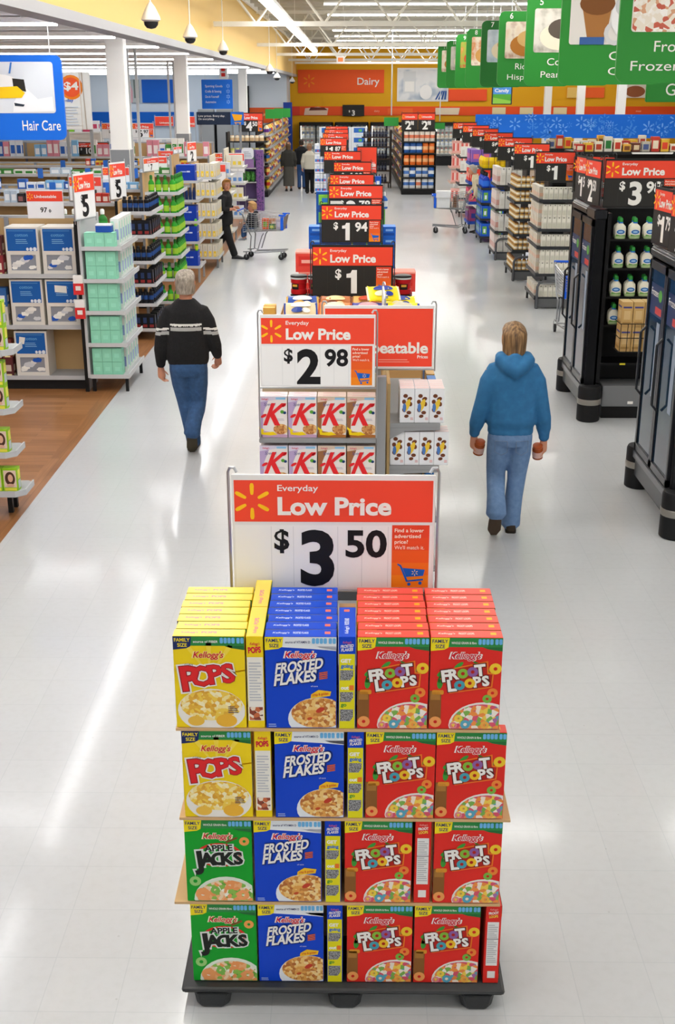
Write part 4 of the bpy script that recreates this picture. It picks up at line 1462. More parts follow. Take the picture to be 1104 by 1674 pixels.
def mk_snack(c1, c2, c3):
    def f():
        t = thing('snack_bag', '', '')
        b = MB()
        tilt = Matrix.Translation((0, .03, .055)) @ Matrix.Rotation(.55, 4, 'X')
        rr = random.Random(c1)
        def put_(mb, nm, **kw):
            mb.v = [tuple(tilt @ Vector(v)) for v in mb.v]
            mb.build(nm, t, **kw)
        rings = []
        for k in range(13):
            u = k / 12 - .5
            q = max(.05, (1 - (2 * abs(u)) ** 2.4)) * (1 + rr.uniform(-.12, .12))
            hw = .095 * (1.04 - .10 * q) * (1 + rr.uniform(-.05, .05))
            rings.append([(u * .26, hw * cos(2 * pi * i / 14), .036 * q * sin(2 * pi * i / 14) * (1 + .15 * rr.uniform(-1, 1))) for i in range(14)])
        b.loft(rings, m(c1, .3))
        put_(b, 'bag', smooth=True)
        b = MB()
        P = lambda u, v: (u, v, .042 * max(.05, (1 - (abs(u) / .13) ** 2.4)) * sqrt(max(0, 1 - (v / .105) ** 2)) + .003)
        def patch(cx, cy, rx, ry, col):
            n = 16
            b.add([P(cx, cy)] + [P(cx + rx * cos(2 * pi * k / n), cy + ry * sin(2 * pi * k / n)) for k in range(n)], [(0, 1 + k, 1 + (k + 1) % n) for k in range(n)], m(col, .35))
        patch(0, .03, .085, .034, c2)
        patch(-.03, -.035, .05, .03, c3)
        patch(.045, -.04, .035, .026, c2)
        put_(b, 'label')
        b = MB()
        for sx in (-1, 1):
            b.box(sx * .132 - .01, sx * .132 + .01, -.085, .085, -.003, .003, m(c3, .35))
        put_(b, 'crimped_end')
        return t
    return f


BT = 1.60
bags = [(-.43, 9.86, BT, .05, ('#d9c7a0', '#e9e4dc', '#27418f'), 'tan and blue snack bag'), (-.43, 10.2, BT, .03, ('#1f4aa0', '#e6e2da', '#c8a050'), 'blue snack bag with a pale label'),
        (-.145, 9.87, BT, -.05, ('#e08a4a', '#ead6c0', '#b5502c'), 'orange snack bag'), (.14, 9.87, BT, .04, ('#4b4a9a', '#c9a0a8', '#2c2c6a'), 'purple snack bag'),
        (-.145, 10.2, BT, -.04, ('#b5652c', '#e8cf9a', '#6a3a1c'), 'brown snack bag'), (.14, 10.2, BT, .0, ('#d99a3c', '#c04a2c', '#8c5a2a'), 'amber snack bag with a red label'),
        (.425, 9.86, BT, -.05, ('#efd81c', '#c9c2b0', '#2c3f9a'), 'yellow snack bag at the front corner'), (.425, 10.2, BT, .04, ('#f4e022', '#30439c', '#efe9d0'), 'yellow snack bag at the rear edge'),
        (.27, 10.02, BT + .115, .12, ('#f2dc1c', '#2c3f9a', '#e8e0c0'), 'yellow snack bag on top of the pile')]
for i, (x, y, z, r, c, lab) in enumerate(bags):
    put(f'bag{i}', mk_snack(*c), (x, y, z), r, lab + ' in the tan bin', 'snack bag', 'snack bags in the centre bin')
MB_ = thing('display_carton', 'small plain amber carton on the corner of the snack bag bin', 'carton', (-.74, 9.75, 1.50))
MB().box(0, .1, 0, .2, 0, .2, m('#d9a54c', .6)).build('box', MB_)
MB().box(-.002, .102, .08, .12, .2, .202, m('#c08a3a', .6)).build('tape', MB_)
b = MB().box(-.002, .0, .02, .18, .02, .18, m('#c08a3a', .6)).build('side_print', MB_)
MB().box(.0, .1, .0, .2, -1.50, -.001, m('#b98f5b', .8)).build('stand', MB_)

# coffee canisters in two layers
bin_stand('tan display stand of red coffee canisters behind the black 1 dollar sign', -.58, .56, 11.0, 11.75, 1.42, lip=0)


def mk_coffee():
    t = thing('coffee_canister', '', '')
    MB().lathe([(.066, 0), (.076, .008), (.076, .045), (.070, .052), (.070, .10), (.076, .107), (.076, .145)], m('#b3161c', .35), 20).build('tub', t, smooth=True)
    MB().lathe([(.079, .142), (.080, .150), (.079, .158)], m('#c9c9c9', .4), 20).build('rim', t, smooth=True)
    MB().lathe([(.080, .158), (.080, .172), (.074, .176)], m('#1a1a1b', .4), 20).build('lid', t, smooth=True)
    b = MB()
    b.loft([[(.0772 * cos(a), .0772 * sin(a), z) for a in [-pi / 2 + (i - 3) * .16 for i in range(7)]] for z in (.05, .10)], m('#1c1212', .4), False)
    b.loft([[(.0776 * cos(a), .0776 * sin(a), z) for a in [-pi / 2 + (i - 2) * .16 for i in range(5)]] for z in (.075, .095)], m('#d9a13a', .4), False)
    b.build('label', t)
    return t


for L in range(2):
    for i, x in enumerate(spread(-.58, .56, 7)):
        put('coffee', mk_coffee, (x, 11.10, 1.42 + L * .178), RN.uniform(-.5, .5), f'red coffee canister with a black lid, {lr(i, 7)} in the {("lower", "upper")[L]} front row', 'coffee canister', 'red coffee canisters')
price_sign('price_sign', 'black 1 dollar price sign above the red coffee canisters', .005, 11.0 - .05, 1.60, .75, .47, True, 'low', ('1', ''), drop=.4)

# red cartons behind the coffee
RZ = zp(500, 411, 12.4) - .404
bin_stand('plain red topped display stand behind the coffee canisters', -.56, .62, 12.3, 12.9, RZ, '#a83a30', 0)
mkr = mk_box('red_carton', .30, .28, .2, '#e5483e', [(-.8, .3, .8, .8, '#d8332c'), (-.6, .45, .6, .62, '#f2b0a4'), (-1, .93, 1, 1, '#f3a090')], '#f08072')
for L in range(2):
    for i, x in enumerate((-.405, -.10, .205, .51)):
        if L == 1 and i > 0:
            continue
        put('redc', mkr, (x - (.03 if L else 0), 12.32, RZ + L * .202), 0, f'red snack carton behind the coffee, {lr(i, 4)} in the {("lower", "upper")[L]} layer', 'carton', 'red cartons in the centre row')
# blue cartons
BZ = zp(515, 371, 15.2) - .548
bin_stand('blue display stand behind the red cartons', -.56, .56, 15.2, 15.8, BZ, '#2458a8', 0)
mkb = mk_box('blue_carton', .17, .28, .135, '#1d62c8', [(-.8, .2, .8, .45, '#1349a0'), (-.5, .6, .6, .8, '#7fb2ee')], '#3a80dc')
for L in range(4):
    for i, x in enumerate(spread(-.56, .56, 6)):
        if 0 < i < 5 and L > 2:
            continue
        put('bluec', mkb, (x, 15.22, BZ + L * .137), 0, f'blue carton beside the 1.94 sign, {lr(i, 6)}, {("bottom", "second", "third", "top")[L]} layer', 'carton', 'blue cartons in the centre row')
price_sign('price_sign', 'black 1.94 price sign between blue cartons', -.01, 15.05, 1.60, .76, .47, True, 'low', ('1', '94'), drop=.4)
# blue and green packs
bin_stand('green display stand behind the blue cartons', -.54, .52, 17.7, 18.4, 1.0, '#3a5a8a', 0)
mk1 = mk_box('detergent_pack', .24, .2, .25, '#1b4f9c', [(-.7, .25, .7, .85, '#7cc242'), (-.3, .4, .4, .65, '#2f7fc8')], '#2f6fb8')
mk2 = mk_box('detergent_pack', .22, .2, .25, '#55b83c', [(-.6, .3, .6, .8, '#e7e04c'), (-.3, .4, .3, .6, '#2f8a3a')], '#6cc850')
for L in range(4):
    for i, x in enumerate(spread(-.54, .50, 4)):
        if L == 3 and i in (1, 2, 3):
            continue
        put('pk' + ('1' if i < 2 else '2'), mk1 if i < 2 else mk2, (x, 17.72, 1.0 + L * .252), 0, f'{"blue and green" if i < 2 else "lime green"} pack behind the 2.78 sign, {lr(i, 4)}, {("bottom", "second", "third", "top")[L]} layer', 'pack', 'detergent packs in the centre row')
mkbb = mk_bottle('spray_bottle', .05, .24, '#2f6fd0', '#e8eef6', '#f0f0f0')
for i, x in enumerate((.36, .47)):
    put('spb', mkbb, (x, 17.82, 1.76), 0, f'blue bottle on the lime green packs, {("inner", "outer")[i]} one', 'bottle', 'blue bottles in the centre row')
sg = price_sign('price_sign', 'black 2.78 price sign with a small picture, before the green packs', xp(582, 320, 17.6), 17.6, 1.64, .79, .48, True, 'low', ('2', '78'), drop=.64)
d = Deco(MB(), (-.37, -.001, 0), (1, 0, 0), (0, 0, 1), .002)
d.rect(0, .04, .17, .25, m('#e4e1da', .5), 3); d.ell(.085, .14, .06, .07, m('#b9b4a8', .5), 4)
d.mb.build('picture', sg)
# farther signs with their stands
far = [(-.02, 21.0, '3', '12', 'tan display stand behind the 2.78 sign', '#c9a06a'), (-.0, 24.7, '4', '98', 'brown display stand behind the second plain low price sign', '#a8763f')]
for i, (x, Y, a, c, lab, col) in enumerate(far):
    xx = (xp(541, 290, Y) + xp(610, 290, Y)) / 2 if i == 0 else (xp(547, 270, Y) + xp(606, 270, Y)) / 2
    bin_stand(lab, xx - .5, xx + .5, Y + .3, Y + .9, 1.38, col, 0)
    mkx = mk_box('tan_carton', .3, .3, .22, '#d9b98a', [(-.6, .3, .6, .7, '#c9853f')], '#e2c79c')
    for k in range(3):
        put('tanc', mkx, (xx - .33 + k * .33, Y + .32, 1.38), 0, f'tan carton behind the {("third", "fourth")[i]} black price sign, {lr(k, 3)}', 'carton', 'tan cartons in the centre row')
    price_sign('price_sign', f'black {a}.{c} price sign, {("third", "fourth")[i]} of the black centre row', xx, Y, 1.58, .76, .47, True, 'low', (a, c), drop=1.58, base=True)
Y = 28.5
xx = (xp(532, 265, Y) + xp(588, 265, Y)) / 2
bin_stand('tall brown stand under the fifth black centre sign', xx - .35, xx + .75, Y + .7, Y + 1.5, 1.4, '#a5743c', 0)
price_sign('price_sign', 'black price sign with empty digits, fifth of the black centre row', xx, Y, 1.58, .86, .5, True, 'low', (' ', ''), match=False, drop=1.58, base=True)
xr = (xp(586, 265, Y + .5) + xp(614, 265, Y + .5)) / 2
price_sign('price_sign', 'plain red unbeatable sign far along the centre row', xr, Y + .35, 1.55, .46, .62, True, 'red', None, drop=1.55, base=True)
mkbl = mk_box('blue_box', .14, .2, .5, '#1f56c0', [(-.5, .5, .5, .8, '#dfe8f4')])
put('bl', mkbl, (xp(618, 300, Y + .3), Y + .1, 1.0), 0, 'tall blue box hanging right of the far red sign', 'box')
MB().box(-.07, .07, .02, .18, -1.0, 0, m('#3a3a3c', .5)).build('stand', bpy.data.objects['blue_box'])

# white and blue paper packs in a tall stack
x0, x1 = xp(515, 300, 41), xp(533, 300, 41)
t = thing('metal_trolley', 'low dark platform trolley under the tall stack of white paper packs', 'trolley', (0, 0, 0))
MB().box(x0, x1 + .2, 40.9, 41.5, .12, .16, DGREY).build('platform', t)
for x in (x0 + .06, x1 + .14):
    for y in (41.0, 41.4):
        MB().box(x - .02, x + .02, y - .04, y + .04, 0, .12, BLACK).build('caster', t)
mkp = mk_box('paper_pack', .21, .5, .30, '#e9edf4', [(-.9, .15, .9, .45, '#3f78c8'), (-.4, .5, .4, .8, '#c9d6ea'), (-.2, .2, .3, .36, '#d84a4a')])
for L in range(5):
    for i, x in enumerate((x0 + .105, x0 + .32)):
        put('pap', mkp, (x, 40.95, .16 + L * .315), 0, f'white paper pack with a blue band, {("left", "right")[i]} column, {nth(L)} from the floor', 'paper pack', 'paper packs in the tall stack')
# display of water cases at the end of the run
x0, x1, Y = xp(522, 215, 48), xp(601, 215, 48), 48
zt = zp(560, 203, 48)
bin_stand('white pallet stand under the big stack of white and blue cases', x0, x1, Y, Y + 1, .6, '#dfe4ea', 0)
mkw = mk_box('water_case', .62, .5, .36, '#e4ebf2', [(-.7, .45, .7, .95, '#2f68c0'), (-.5, .1, .5, .35, '#cfe0ee'), (-.1, .55, .3, .8, '#6cc06a')], '#f0f3f6')
for L in range(4):
    for i, x in enumerate(spread(x0, x1, 3)):
        put('wat', mkw, (x, Y + .02, .6 + L * .363), 0, f'white and blue case before the dairy doors, {lr(i, 3)}, {("bottom", "second", "third", "top")[L]} layer', 'case', 'cases stacked before the dairy doors')
price_sign('price_sign', 'black 1.87 price sign in front of the stacked white cases', (xp(525, 240, 36) + xp(566, 240, 36)) / 2, 36, 1.58, .78, .52, True, 'low', ('1', '87'), drop=1.58, base=True)
for i, Y in enumerate((39.5, 43, 46)):
    price_sign('price_sign', f'distant black price sign, {("first", "second", "third")[i]} behind the 1.87 sign', (xp(530, 215, Y) + xp(568 + i * 2, 215, Y)) / 2, Y, 1.60 + .02 * i, .82, .52, True, 'low', (str(3 + i), ''), match=False, drop=1.6 + .02 * i, base=True)
bin_stand('mixed goods display stand beside the 1.87 sign', xp(533, 250, 36.3), xp(583, 250, 36.3), 36.3, 37.1, 1.3, '#8f95a6', 0)
mkm = [mk_box('mixed_box', .24, .2, .2, c, [(-.6, .3, .6, .7, a)], c) for c, a in (('#3f5f9c', '#dfe6f0'), ('#dfe3ea', '#5a7ab8'), ('#c94a3a', '#f2d36a'))]
for k in range(4):
    put(f'mix{k % 3}', mkm[k % 3], (xp(533, 250, 36.3) + .14 + k * .26, 36.32, 1.3), 0, f'{("blue", "white", "red")[k % 3]} box on the mixed goods stand, {lr(k, 4)}', 'box', 'mixed boxes in the centre row')
# dark bottle stand
x0, x1, Y = xp(592, 290, 45), xp(637, 290, 45), 45
zs = [.2, .62, 1.04, 1.46, 1.80]
t = rack('bottle_stand', 'dark wooden bottle stand at the far end of the aisle, before the dairy doors', x0, x1, Y, Y + .6, zs, 2.05, m('#2c2420', .5), m('#3a2c24', .5), m('#2a211c', .6))
mkd = mk_lathe('dark_bottle', [(.05, 0, '#2b2d3c'), (.05, .1, '#4f5468'), (.05, .15, '#2b2d3c'), (.05, .17), (.018, .22), (.018, .28, '#5a4a52'), (.02, .29)], '#2b2d3c', 8)
for si, z in enumerate(zs):
    fill_front('drk', mkd, 'dark bottle', 'the dark wooden stand', SHELFN[5][si], spread(x0 + .03, x1 - .1, 8), Y + .12, z, 'bottle', 'dark bottles on the wooden stand')

# ================================================================== RIGHT SIDE: END RACKS
FB = m('#2e3033', .45)
RX0, RX1 = 3.02, 3.62
BKR = m('#3a3532', .6)
MW = mk_box('white_carton', .072, .12, .195, '#d6d2c4', [(-.7, .12, .7, .5, '#c6c3b2'), (-.75, .6, .75, .85, '#e3dfd2')], '#e9e6dc', '#3b3a34')
MWs = mk_box('white_carton', .13, .075, .195, '#d9d2c6', [(-.8, .2, .8, .5, '#e3b9a0'), (-.8, .55, .8, .85, '#d8cdb8')], '#e9e6dc')

# nearest rack: white cartons
zs = [.18, .56, 1.00, 1.28, 1.74]
nl = [1, 2, 1, 2, 1]
rack('shelf_rack', 'black end rack of white cartons, nearest of the right row', RX0, RX1, 19.5, 20.6, zs, 2.02, FB, FB, BKR, guard=True)
for si, z in enumerate(zs):
    fill_front('wca', MW, 'slim white carton', 'the nearest right rack', SHELFN[5][si], spread(RX0 + .06, RX1 - .08, 6), 19.52, z, 'carton', 'white cartons on the nearest rack', nl[si], .197)
    fill_side('wcs', MWs, 'white carton', 'the nearest right rack', SHELFN[5][si], RX0 + .01, spread(19.68, 20.55, 5), z, 'carton', 'white cartons on the nearest rack', -pi / 2, nl[si], .197)
# second: jars
MJ = mk_lathe('jar', [(.036, 0, '#c9a35c'), (.040, .009), (.040, .025, '#efe6d4'), (.040, .064, '#c9a35c'), (.040, .08), (.032, .087, '#8f5a2c'), (.034, .104), (.028, .106)], '#c9a35c', 10)
zs = [.19, .57, .86, 1.14, 1.45, 1.70]
rack('shelf_rack', 'black end rack of tan jars, second of the right row', RX0, RX1, 22.5, 23.6, zs, 2.02, FB, FB, BKR, guard=True)
for si, z in enumerate(zs):
    fill_front('jar', MJ, 'tan jar', 'the jar rack', SHELFN[6][si], spread(RX0 + .02, RX1 - .06, 6), 22.56, z, 'jar', 'jars on the second rack', 2, .108)
    fill_side('jar', MJ, 'tan jar', 'the jar rack', SHELFN[6][si], RX0 + .065, spread(22.64, 23.56, 7), z, 'jar', 'jars on the second rack', 0, 2, .108)
# third: tall white cartons
MT = mk_box('tall_carton', .10, .12, .36, '#dddbd4', [(-.7, .2, .7, .6, '#d3d0c8'), (-.7, .7, .7, .9, '#e9e7e1')], '#e6e4de', '#6a6964')
MTs = mk_box('tall_carton', .16, .1, .36, '#dcd3cf', [(-.8, .2, .8, .5, '#cf9d96'), (-.8, .6, .8, .85, '#e6d8d2')], '#e6e4de')
zs = [.16, .59, 1.05, 1.53]
rack('shelf_rack', 'black end rack of tall white cartons, third of the right row', RX0, RX1, 25.4, 26.5, zs, 2.02, FB, FB, BKR, guard=True)
for si, z in enumerate(zs):
    fill_front('tca', MT, 'tall white carton', 'the third rack', SHELFN[4][si], spread(RX0 + .07, RX1 - .08, 4), 25.42, z, 'carton', 'tall white cartons on the third rack')
    fill_side('tcs', MTs, 'tall white carton', 'the third rack', SHELFN[4][si], RX0 + .01, spread(25.58, 26.45, 5), z, 'carton', 'tall white cartons on the third rack', -pi / 2)
# fourth: detergents and yellow bags
zs = [.14, .55, .91, 1.25, 1.69]
rack('shelf_rack', 'black end rack of blue detergents and yellow bags, fourth of the right row', RX0, RX1, 28.4, 29.5, zs, 2.02, FB, FB, BKR)
MDj = mk_bottle('detergent_jug', .085, .36, '#1438b8', '#2f6fe0', '#15161a', 12, .4, .8)
MDp = mk_box('detergent_pack', .17, .2, .30, '#1f56c4', [(-.6, .2, .6, .8, '#6fae4a'), (-.3, .3, .3, .6, '#dfe8f4')], '#2f68d4')
MDb = mk_bag('yellow_bag', .125, .1, .25, '#f0cf1c', '#e3b81a')
fill_front('yb', MDb, 'yellow bag', 'the detergent rack', 'top shelf', spread(RX0 + .02, RX1 - .06, 4), 28.47, zs[4], 'bag', 'yellow bags on the detergent rack')
fill_side('ybs', MDb, 'yellow bag', 'the detergent rack', 'top shelf', RX0 + .06, spread(28.6, 29.45, 4), zs[4], 'bag', 'yellow bags on the detergent rack', -pi / 2)
fill_front('dj', MDj, 'black capped blue jug', 'the detergent rack', 'fourth shelf up', spread(RX0 + .02, RX1 - .06, 3), 28.49, zs[3], 'jug', 'blue jugs on the detergent rack')
fill_side('dj', MDj, 'blue detergent jug', 'the detergent rack', 'fourth shelf up', RX0 + .09, spread(28.62, 29.45, 4), zs[3], 'jug', 'blue jugs on the detergent rack', -pi / 2)
for si in (0, 1, 2):
    fill_front('dp', MDp, 'blue and green detergent pack', 'the detergent rack', SHELFN[5][si], spread(RX0 + .02, RX1 - .06, 3), 28.42, zs[si], 'pack', 'detergent packs on the fourth rack')
    fill_side('dp', MDp, 'detergent pack', 'the detergent rack', SHELFN[5][si], RX0 + .01, spread(28.66, 29.45, 4), zs[si], 'pack', 'detergent packs on the fourth rack', -pi / 2)
# fifth: purple and red boxes
zs = [.15, .65, 1.15, 1.63]
rack('shelf_rack', 'end rack of purple and red boxes, fifth of the right row', RX0, RX1, 31.4, 32.5, zs, 2.02, FB, m('#2a4fa8', .5), BKR)
for si, (c, a) in enumerate((('#8a3a6a', '#2a3a8a'), ('#d8506a', '#4a1f5a'), ('#e2402e', '#f0cfc0'), ('#8a62b8', '#e0708a'))):
    mkq = mk_box('washing_box', .24, .2, .34, c, [(-.6, .35, .6, .7, a), (-1, 0, 1, .12, '#2448a8')], c)
    nm = ('plum', 'pink', 'red', 'purple')[si]
    fill_front(f'wb{si}', mkq, f'{nm} washing powder box', 'the fifth rack', SHELFN[4][si], spread(RX0 + .02, RX1 - .06, 2), 31.42, zs[si], 'box', 'washing powder boxes')
    fill_side(f'wb{si}', mkq, f'{nm} washing powder box', 'the fifth rack', SHELFN[4][si], RX0 + .01, spread(31.65, 32.45, 3), zs[si], 'box', 'washing powder boxes', -pi / 2)
# sixth and seventh
zs = [.15, .52, .9, 1.26, 1.64]
rack('shelf_rack', 'black end rack of white cartons, sixth of the right row', RX0, RX1, 34.4, 35.5, zs, 2.02, FB, FB, BKR)
for si, z in enumerate(zs):
    fill_front('sx', mk_box('tall_carton', .13, .12, .28, '#e2e0da', [(-.6, .2, .6, .7, '#d2cfc6')], '#eceae4'), 'white carton', 'the sixth rack', SHELFN[5][si], spread(RX0 + .02, RX1 - .06, 4), 34.42, z, 'carton', 'white cartons on the sixth rack')
zs = [.2, .74, 1.17, 1.6]
rack('shelf_rack', 'end rack of pink striped boxes, farthest of the right row', RX0, RX1, 37.4, 38.5, zs, 2.02, FB, m('#c9a89a', .5), BKR)
for si, z in enumerate(zs):
    fill_front('sv', mk_box('pink_box', .13, .2, .36, '#e3a9a0', [(-.7, .2, .2, .8, '#d8645c'), (.2, .2, .8, .8, '#f0d8d0')], '#efc4bc'), 'pink striped box', 'the farthest rack', SHELFN[4][si], spread(RX0 + .02, RX1 - .06, 4), 37.42, z, 'box', 'pink boxes on the farthest rack')

# signs over the right row
RS = [(19.5, '1', '', 'nearest rack of white cartons', 879, 937), (22.5, '1', '', 'jar rack', 840, 897), (25.4, '3', '', 'third rack of tall white cartons', 813, 868), (28.4, '2', '', 'detergent and yellow bag rack', 790, 836),
      (31.4, '1', '', 'rack of purple and red boxes', 771, 812), (34.4, '2', '', 'sixth rack', 755, 797), (37.4, '3', '', 'farthest rack of pink boxes', 739, 777)]
for i, (Y, a, c, lab, p0, p1) in enumerate(RS):
    x0, x1 = xp(p0, 270, Y), xp(p1, 270, Y)
    price_sign('rack_sign', f'black {a} dollar price sign above the {lab}', (x0 + x1) / 2, Y - .02, 2.035, max(.62, x1 - x0), .46, True, 'low', (a, c), rz=(-.12 if i in (1, 2, 3, 4, 5) else 0), match=(i == 0), drop=.02)
price_sign('rack_sign', 'small orange price sign on the side of the nearest carton rack', RX1 + .06, 19.40, 1.9, .4, .5, True, 'low', ('2', ''), rz=.5, match=False, drop=.02)

# tall black gondola rows behind the racks, with stock on top
TOPS = [('#c0392b', '#e8d9c0'), ('#d9a441', '#7a4a2a'), ('#e6ddc8', '#b8442f'), ('#b8b0a0', '#4a5a8a'), ('#efe2c2', '#c23a2a'), ('#e2b53c', '#d9442c'), ('#6a3a2a', '#d8c4a0'), ('#d8d4ca', '#2f7a3a')]
for gi, (gy, gx, zt) in enumerate(((20.9, 3.75, 2.42), (23.9, 3.75, 2.34))):
    t = thing('gondola_shelf', f'tall black gondola row running away behind the {("nearest", "second")[gi]} right rack', 'shelf unit', (0, 0, 0))
    MB().box(gx, 15, gy + .4, gy + .45, .1, zt - .02, m('#2a2724', .6)).build('back_panel', t)
    for k, z in enumerate((.15, .7, 1.2, 1.7, zt)):
        MB().box(gx, 15, gy, gy + .85, z - .045, z, m('#1d1d1e', .5)).build('shelf', t)
    MB().box(gx, 15, gy + .1, gy + .75, 0, .1, BLACK).build('base', t)
    for k in range(8):
        MB().box(gx + k * 1.6, gx + k * 1.6 + .05, gy + .36, gy + .4, .1, zt - .05, BLACK).build('upright', t)
    n = 44 if gi == 0 else 12
    for k in range(n):
        q = (k * 5 + gi * 3) % len(TOPS)
        hh = (.12, .16, .2, .14, .24)[(k * 3 + gi) % 5]
        put(f'top{q}{hh}', mk_box('topstock_box', .13, .2, hh, TOPS[q][0], [(-.7, .2, .7, .75, TOPS[q][1])], TOPS[q][0]), (gx + .12 + k * .16, gy + .05, zt), RN.uniform(-.1, .1),
            f'small box on the {("nearer", "farther")[gi]} black gondola top, {nth(k)} from the aisle end', 'box', 'stock on the black gondola tops')
    for si, z in enumerate((1.2, 1.7)):
        for k in range(12):
            q = (k * 3 + si) % len(TOPS)
            put(f'gon{q}', mk_box('shelf_box', .2, .2, .3, TOPS[q][0], [(-.7, .2, .7, .75, TOPS[q][1])], TOPS[q][0]), (gx + .2 + k * .24, gy + .03, z), 0,
                f'box on the {("middle", "upper")[si]} shelf of the {("nearer", "farther")[gi]} black gondola, {nth(k)} from the aisle end', 'box', 'stock on the black gondola shelves') if gi == 0 else None
t = thing('shelf_lamp', 'thin white strip on the top shelf of the nearer black gondola', 'lamp', (xp(1068, 246, 20.85), 20.86, 2.385))
MB().box(-.35, .35, 0, .035, .012, .028, HOUSE).build('housing', t)
MB().box(-.34, .34, 0, .03, 0, .012, WHITE).build('tube', t)

# ================================================================== FREEZERS
GLASS, nt_, gb = nodes_mat('freezer_glass')
gb.inputs['Base Color'].default_value = lin('#16334c')
gb.inputs['Roughness'].default_value = .06
gb.inputs['Specular IOR Level'].default_value = .8
gb.inputs['Alpha'].default_value = .84
FRZ = m('#131417', .3)


def freezer(y0, y1, x0, x1, zt, label, which, notch=0.0):
    t = thing('upright_freezer', label, 'freezer', (0, 0, 0))
    L = y1 - y0
    yn = y0 + notch
    MB().box(x0 + .06, x1, yn + .03, y1 - .03, .30, .36, FRZ).build('floor_pan', t)
    MB().box(x1 - .06, x1, yn, y1, .14, zt, FRZ).build('back_wall', t)
    for yy in (yn, y1 - .05):
        MB().box(x0, x1 - .06, yy, yy + .05, .14, zt, FRZ).build('side_wall', t, bevel=.008)
    if notch:
        MB().box(x0 + .10, x0 + .12, y0, yn, .14, zt, FRZ).box(x0, x0 + .12, y0, y0 + .04, .14, zt, FRZ).build('side_wall', t)
        MB().box(x0 - .02, x0 + .12, y0 - .01, yn - .01, zt - .10, zt, m('#232428', .3)).build('canopy_box', t, bevel=.01)
    MB().cbox(x0 - .02, x1, yn - .01, y1 + .01, zt - .10, zt, .025, m('#232428', .3)).build('canopy_box', t, bevel=.01)
    b = MB()
    b.box(x0 - .03, x0 + .05, y0 + .02, y1 - .02, .30, .37, m('#54565a', .3, .6))
    b.box(x0 - .01, x0 + .05, y0 + .05, y1 - .05, .14, .30, m('#3a3c40', .35, .4))
    b.build('sill', t, bevel=.006)
    for k in range(2):
        ya, yb = y0 + .06 + k * (L - .12) / 2, y0 + .06 + (k + 1) * (L - .12) / 2
        b = MB()
        for a, c, z0_, z1_ in ((ya, ya + .05, .38, zt - .11), (yb - .05, yb, .38, zt - .11), (ya, yb, .38, .45), (ya, yb, zt - .18, zt - .11)):
            b.box(x0 - .025, x0 + .015, a, c, z0_, z1_, m('#1b1c20', .3))
        f = b.build('door', t, bevel=.004)
        MB().box(x0 - .012, x0 - .004, ya + .05, yb - .05, .45, zt - .18, GLASS).build('pane', f)
        b = MB()
        b.tube([(x0 - .03, yb - .09, .9), (x0 - .075, yb - .09, .95), (x0 - .075, yb - .09, 1.45), (x0 - .03, yb - .09, 1.5)], .012, m('#2c2e32', .35), 6)
        b.build('handle', f)
        d = Deco(MB(), (x0 - .013, (ya + yb) / 2, 0), (0, -1, 0), (0, 0, 1), .001)
        w = (yb - ya) / 2 - .06
        d.rect(-w * .9, 1.62, w * .9, 1.88, m('#1b2f5a', .4), 1)
        d.rect(-w * .1, 1.64, w * .8, 1.70, m('#c23a34', .4), 2)
        d.ell(w * .5, 1.8, w * .25, .05, m('#4f9c3a', .4), 2)
        d.text('Frozen', -w * .8, 1.78, .06, WHITE, 3)
        d.rect(w * .3, .95, w * .75, 1.58, m('#8b97a8', .4), 1)  # pale upright strip: reflection on the glass painted in
        d.mb.build('decal_and_reflection', f)
    for k, z in enumerate((.62, .98, 1.34, 1.7)):
        b = MB()
        b.box(x0 + .12, x1 - .08, yn + .06, y1 - .06, z - .02, z, m('#c6c9cc', .4))
        b.build('shelf', t)
        cols = (('#cdb37c', '#8a5a34'), ('#e8e8ea', '#9fb4cc'), ('#b5482e', '#e8d9b8'), ('#dfe4e8', '#2f5f9c'))
        nb = 5 if not notch else 3
        for j in range(nb):
            c = cols[(j + k + which) % 4]
            put(f'fz{cols.index(c)}', mk_box('frozen_box', .22, .2, .28, c[0], [(-.7, .3, .7, .8, c[1])], c[0]), (x0 + .14, yn + .2 + j * (y1 - yn - .4) / (nb - 1), z), -pi / 2,
                f'frozen food box behind the glass of the {("nearer", "farther")[which]} freezer, {("bottom", "second", "third", "top")[k]} shelf, {nth(j)} back', 'box', 'frozen food boxes in the freezers')
    b = MB()
    b.box(x0 + .1, x1, yn + .1, y1 - .1, 0, .14, BLACK)
    b.build('plinth', t)
    # round corner bumpers with a steel band
    for j, yy in enumerate((y0 - .02, y1 + .02)):
        bb = MB()
        bb.lathe([(.115, .0), (.125, .01), (.125, .36), (.115, .385), (.10, .39)], m('#17181a', .55), 20, (x0 + .06, yy, 0))
        o = bb.build('corner_bumper', t, smooth=True)
        MB().lathe([(.1262, .19), (.129, .195), (.129, .245), (.1262, .25)], m('#8f8c86', .35, .5), 20, (x0 + .06, yy, 0)).build('steel_band', o, smooth=True)
    return t


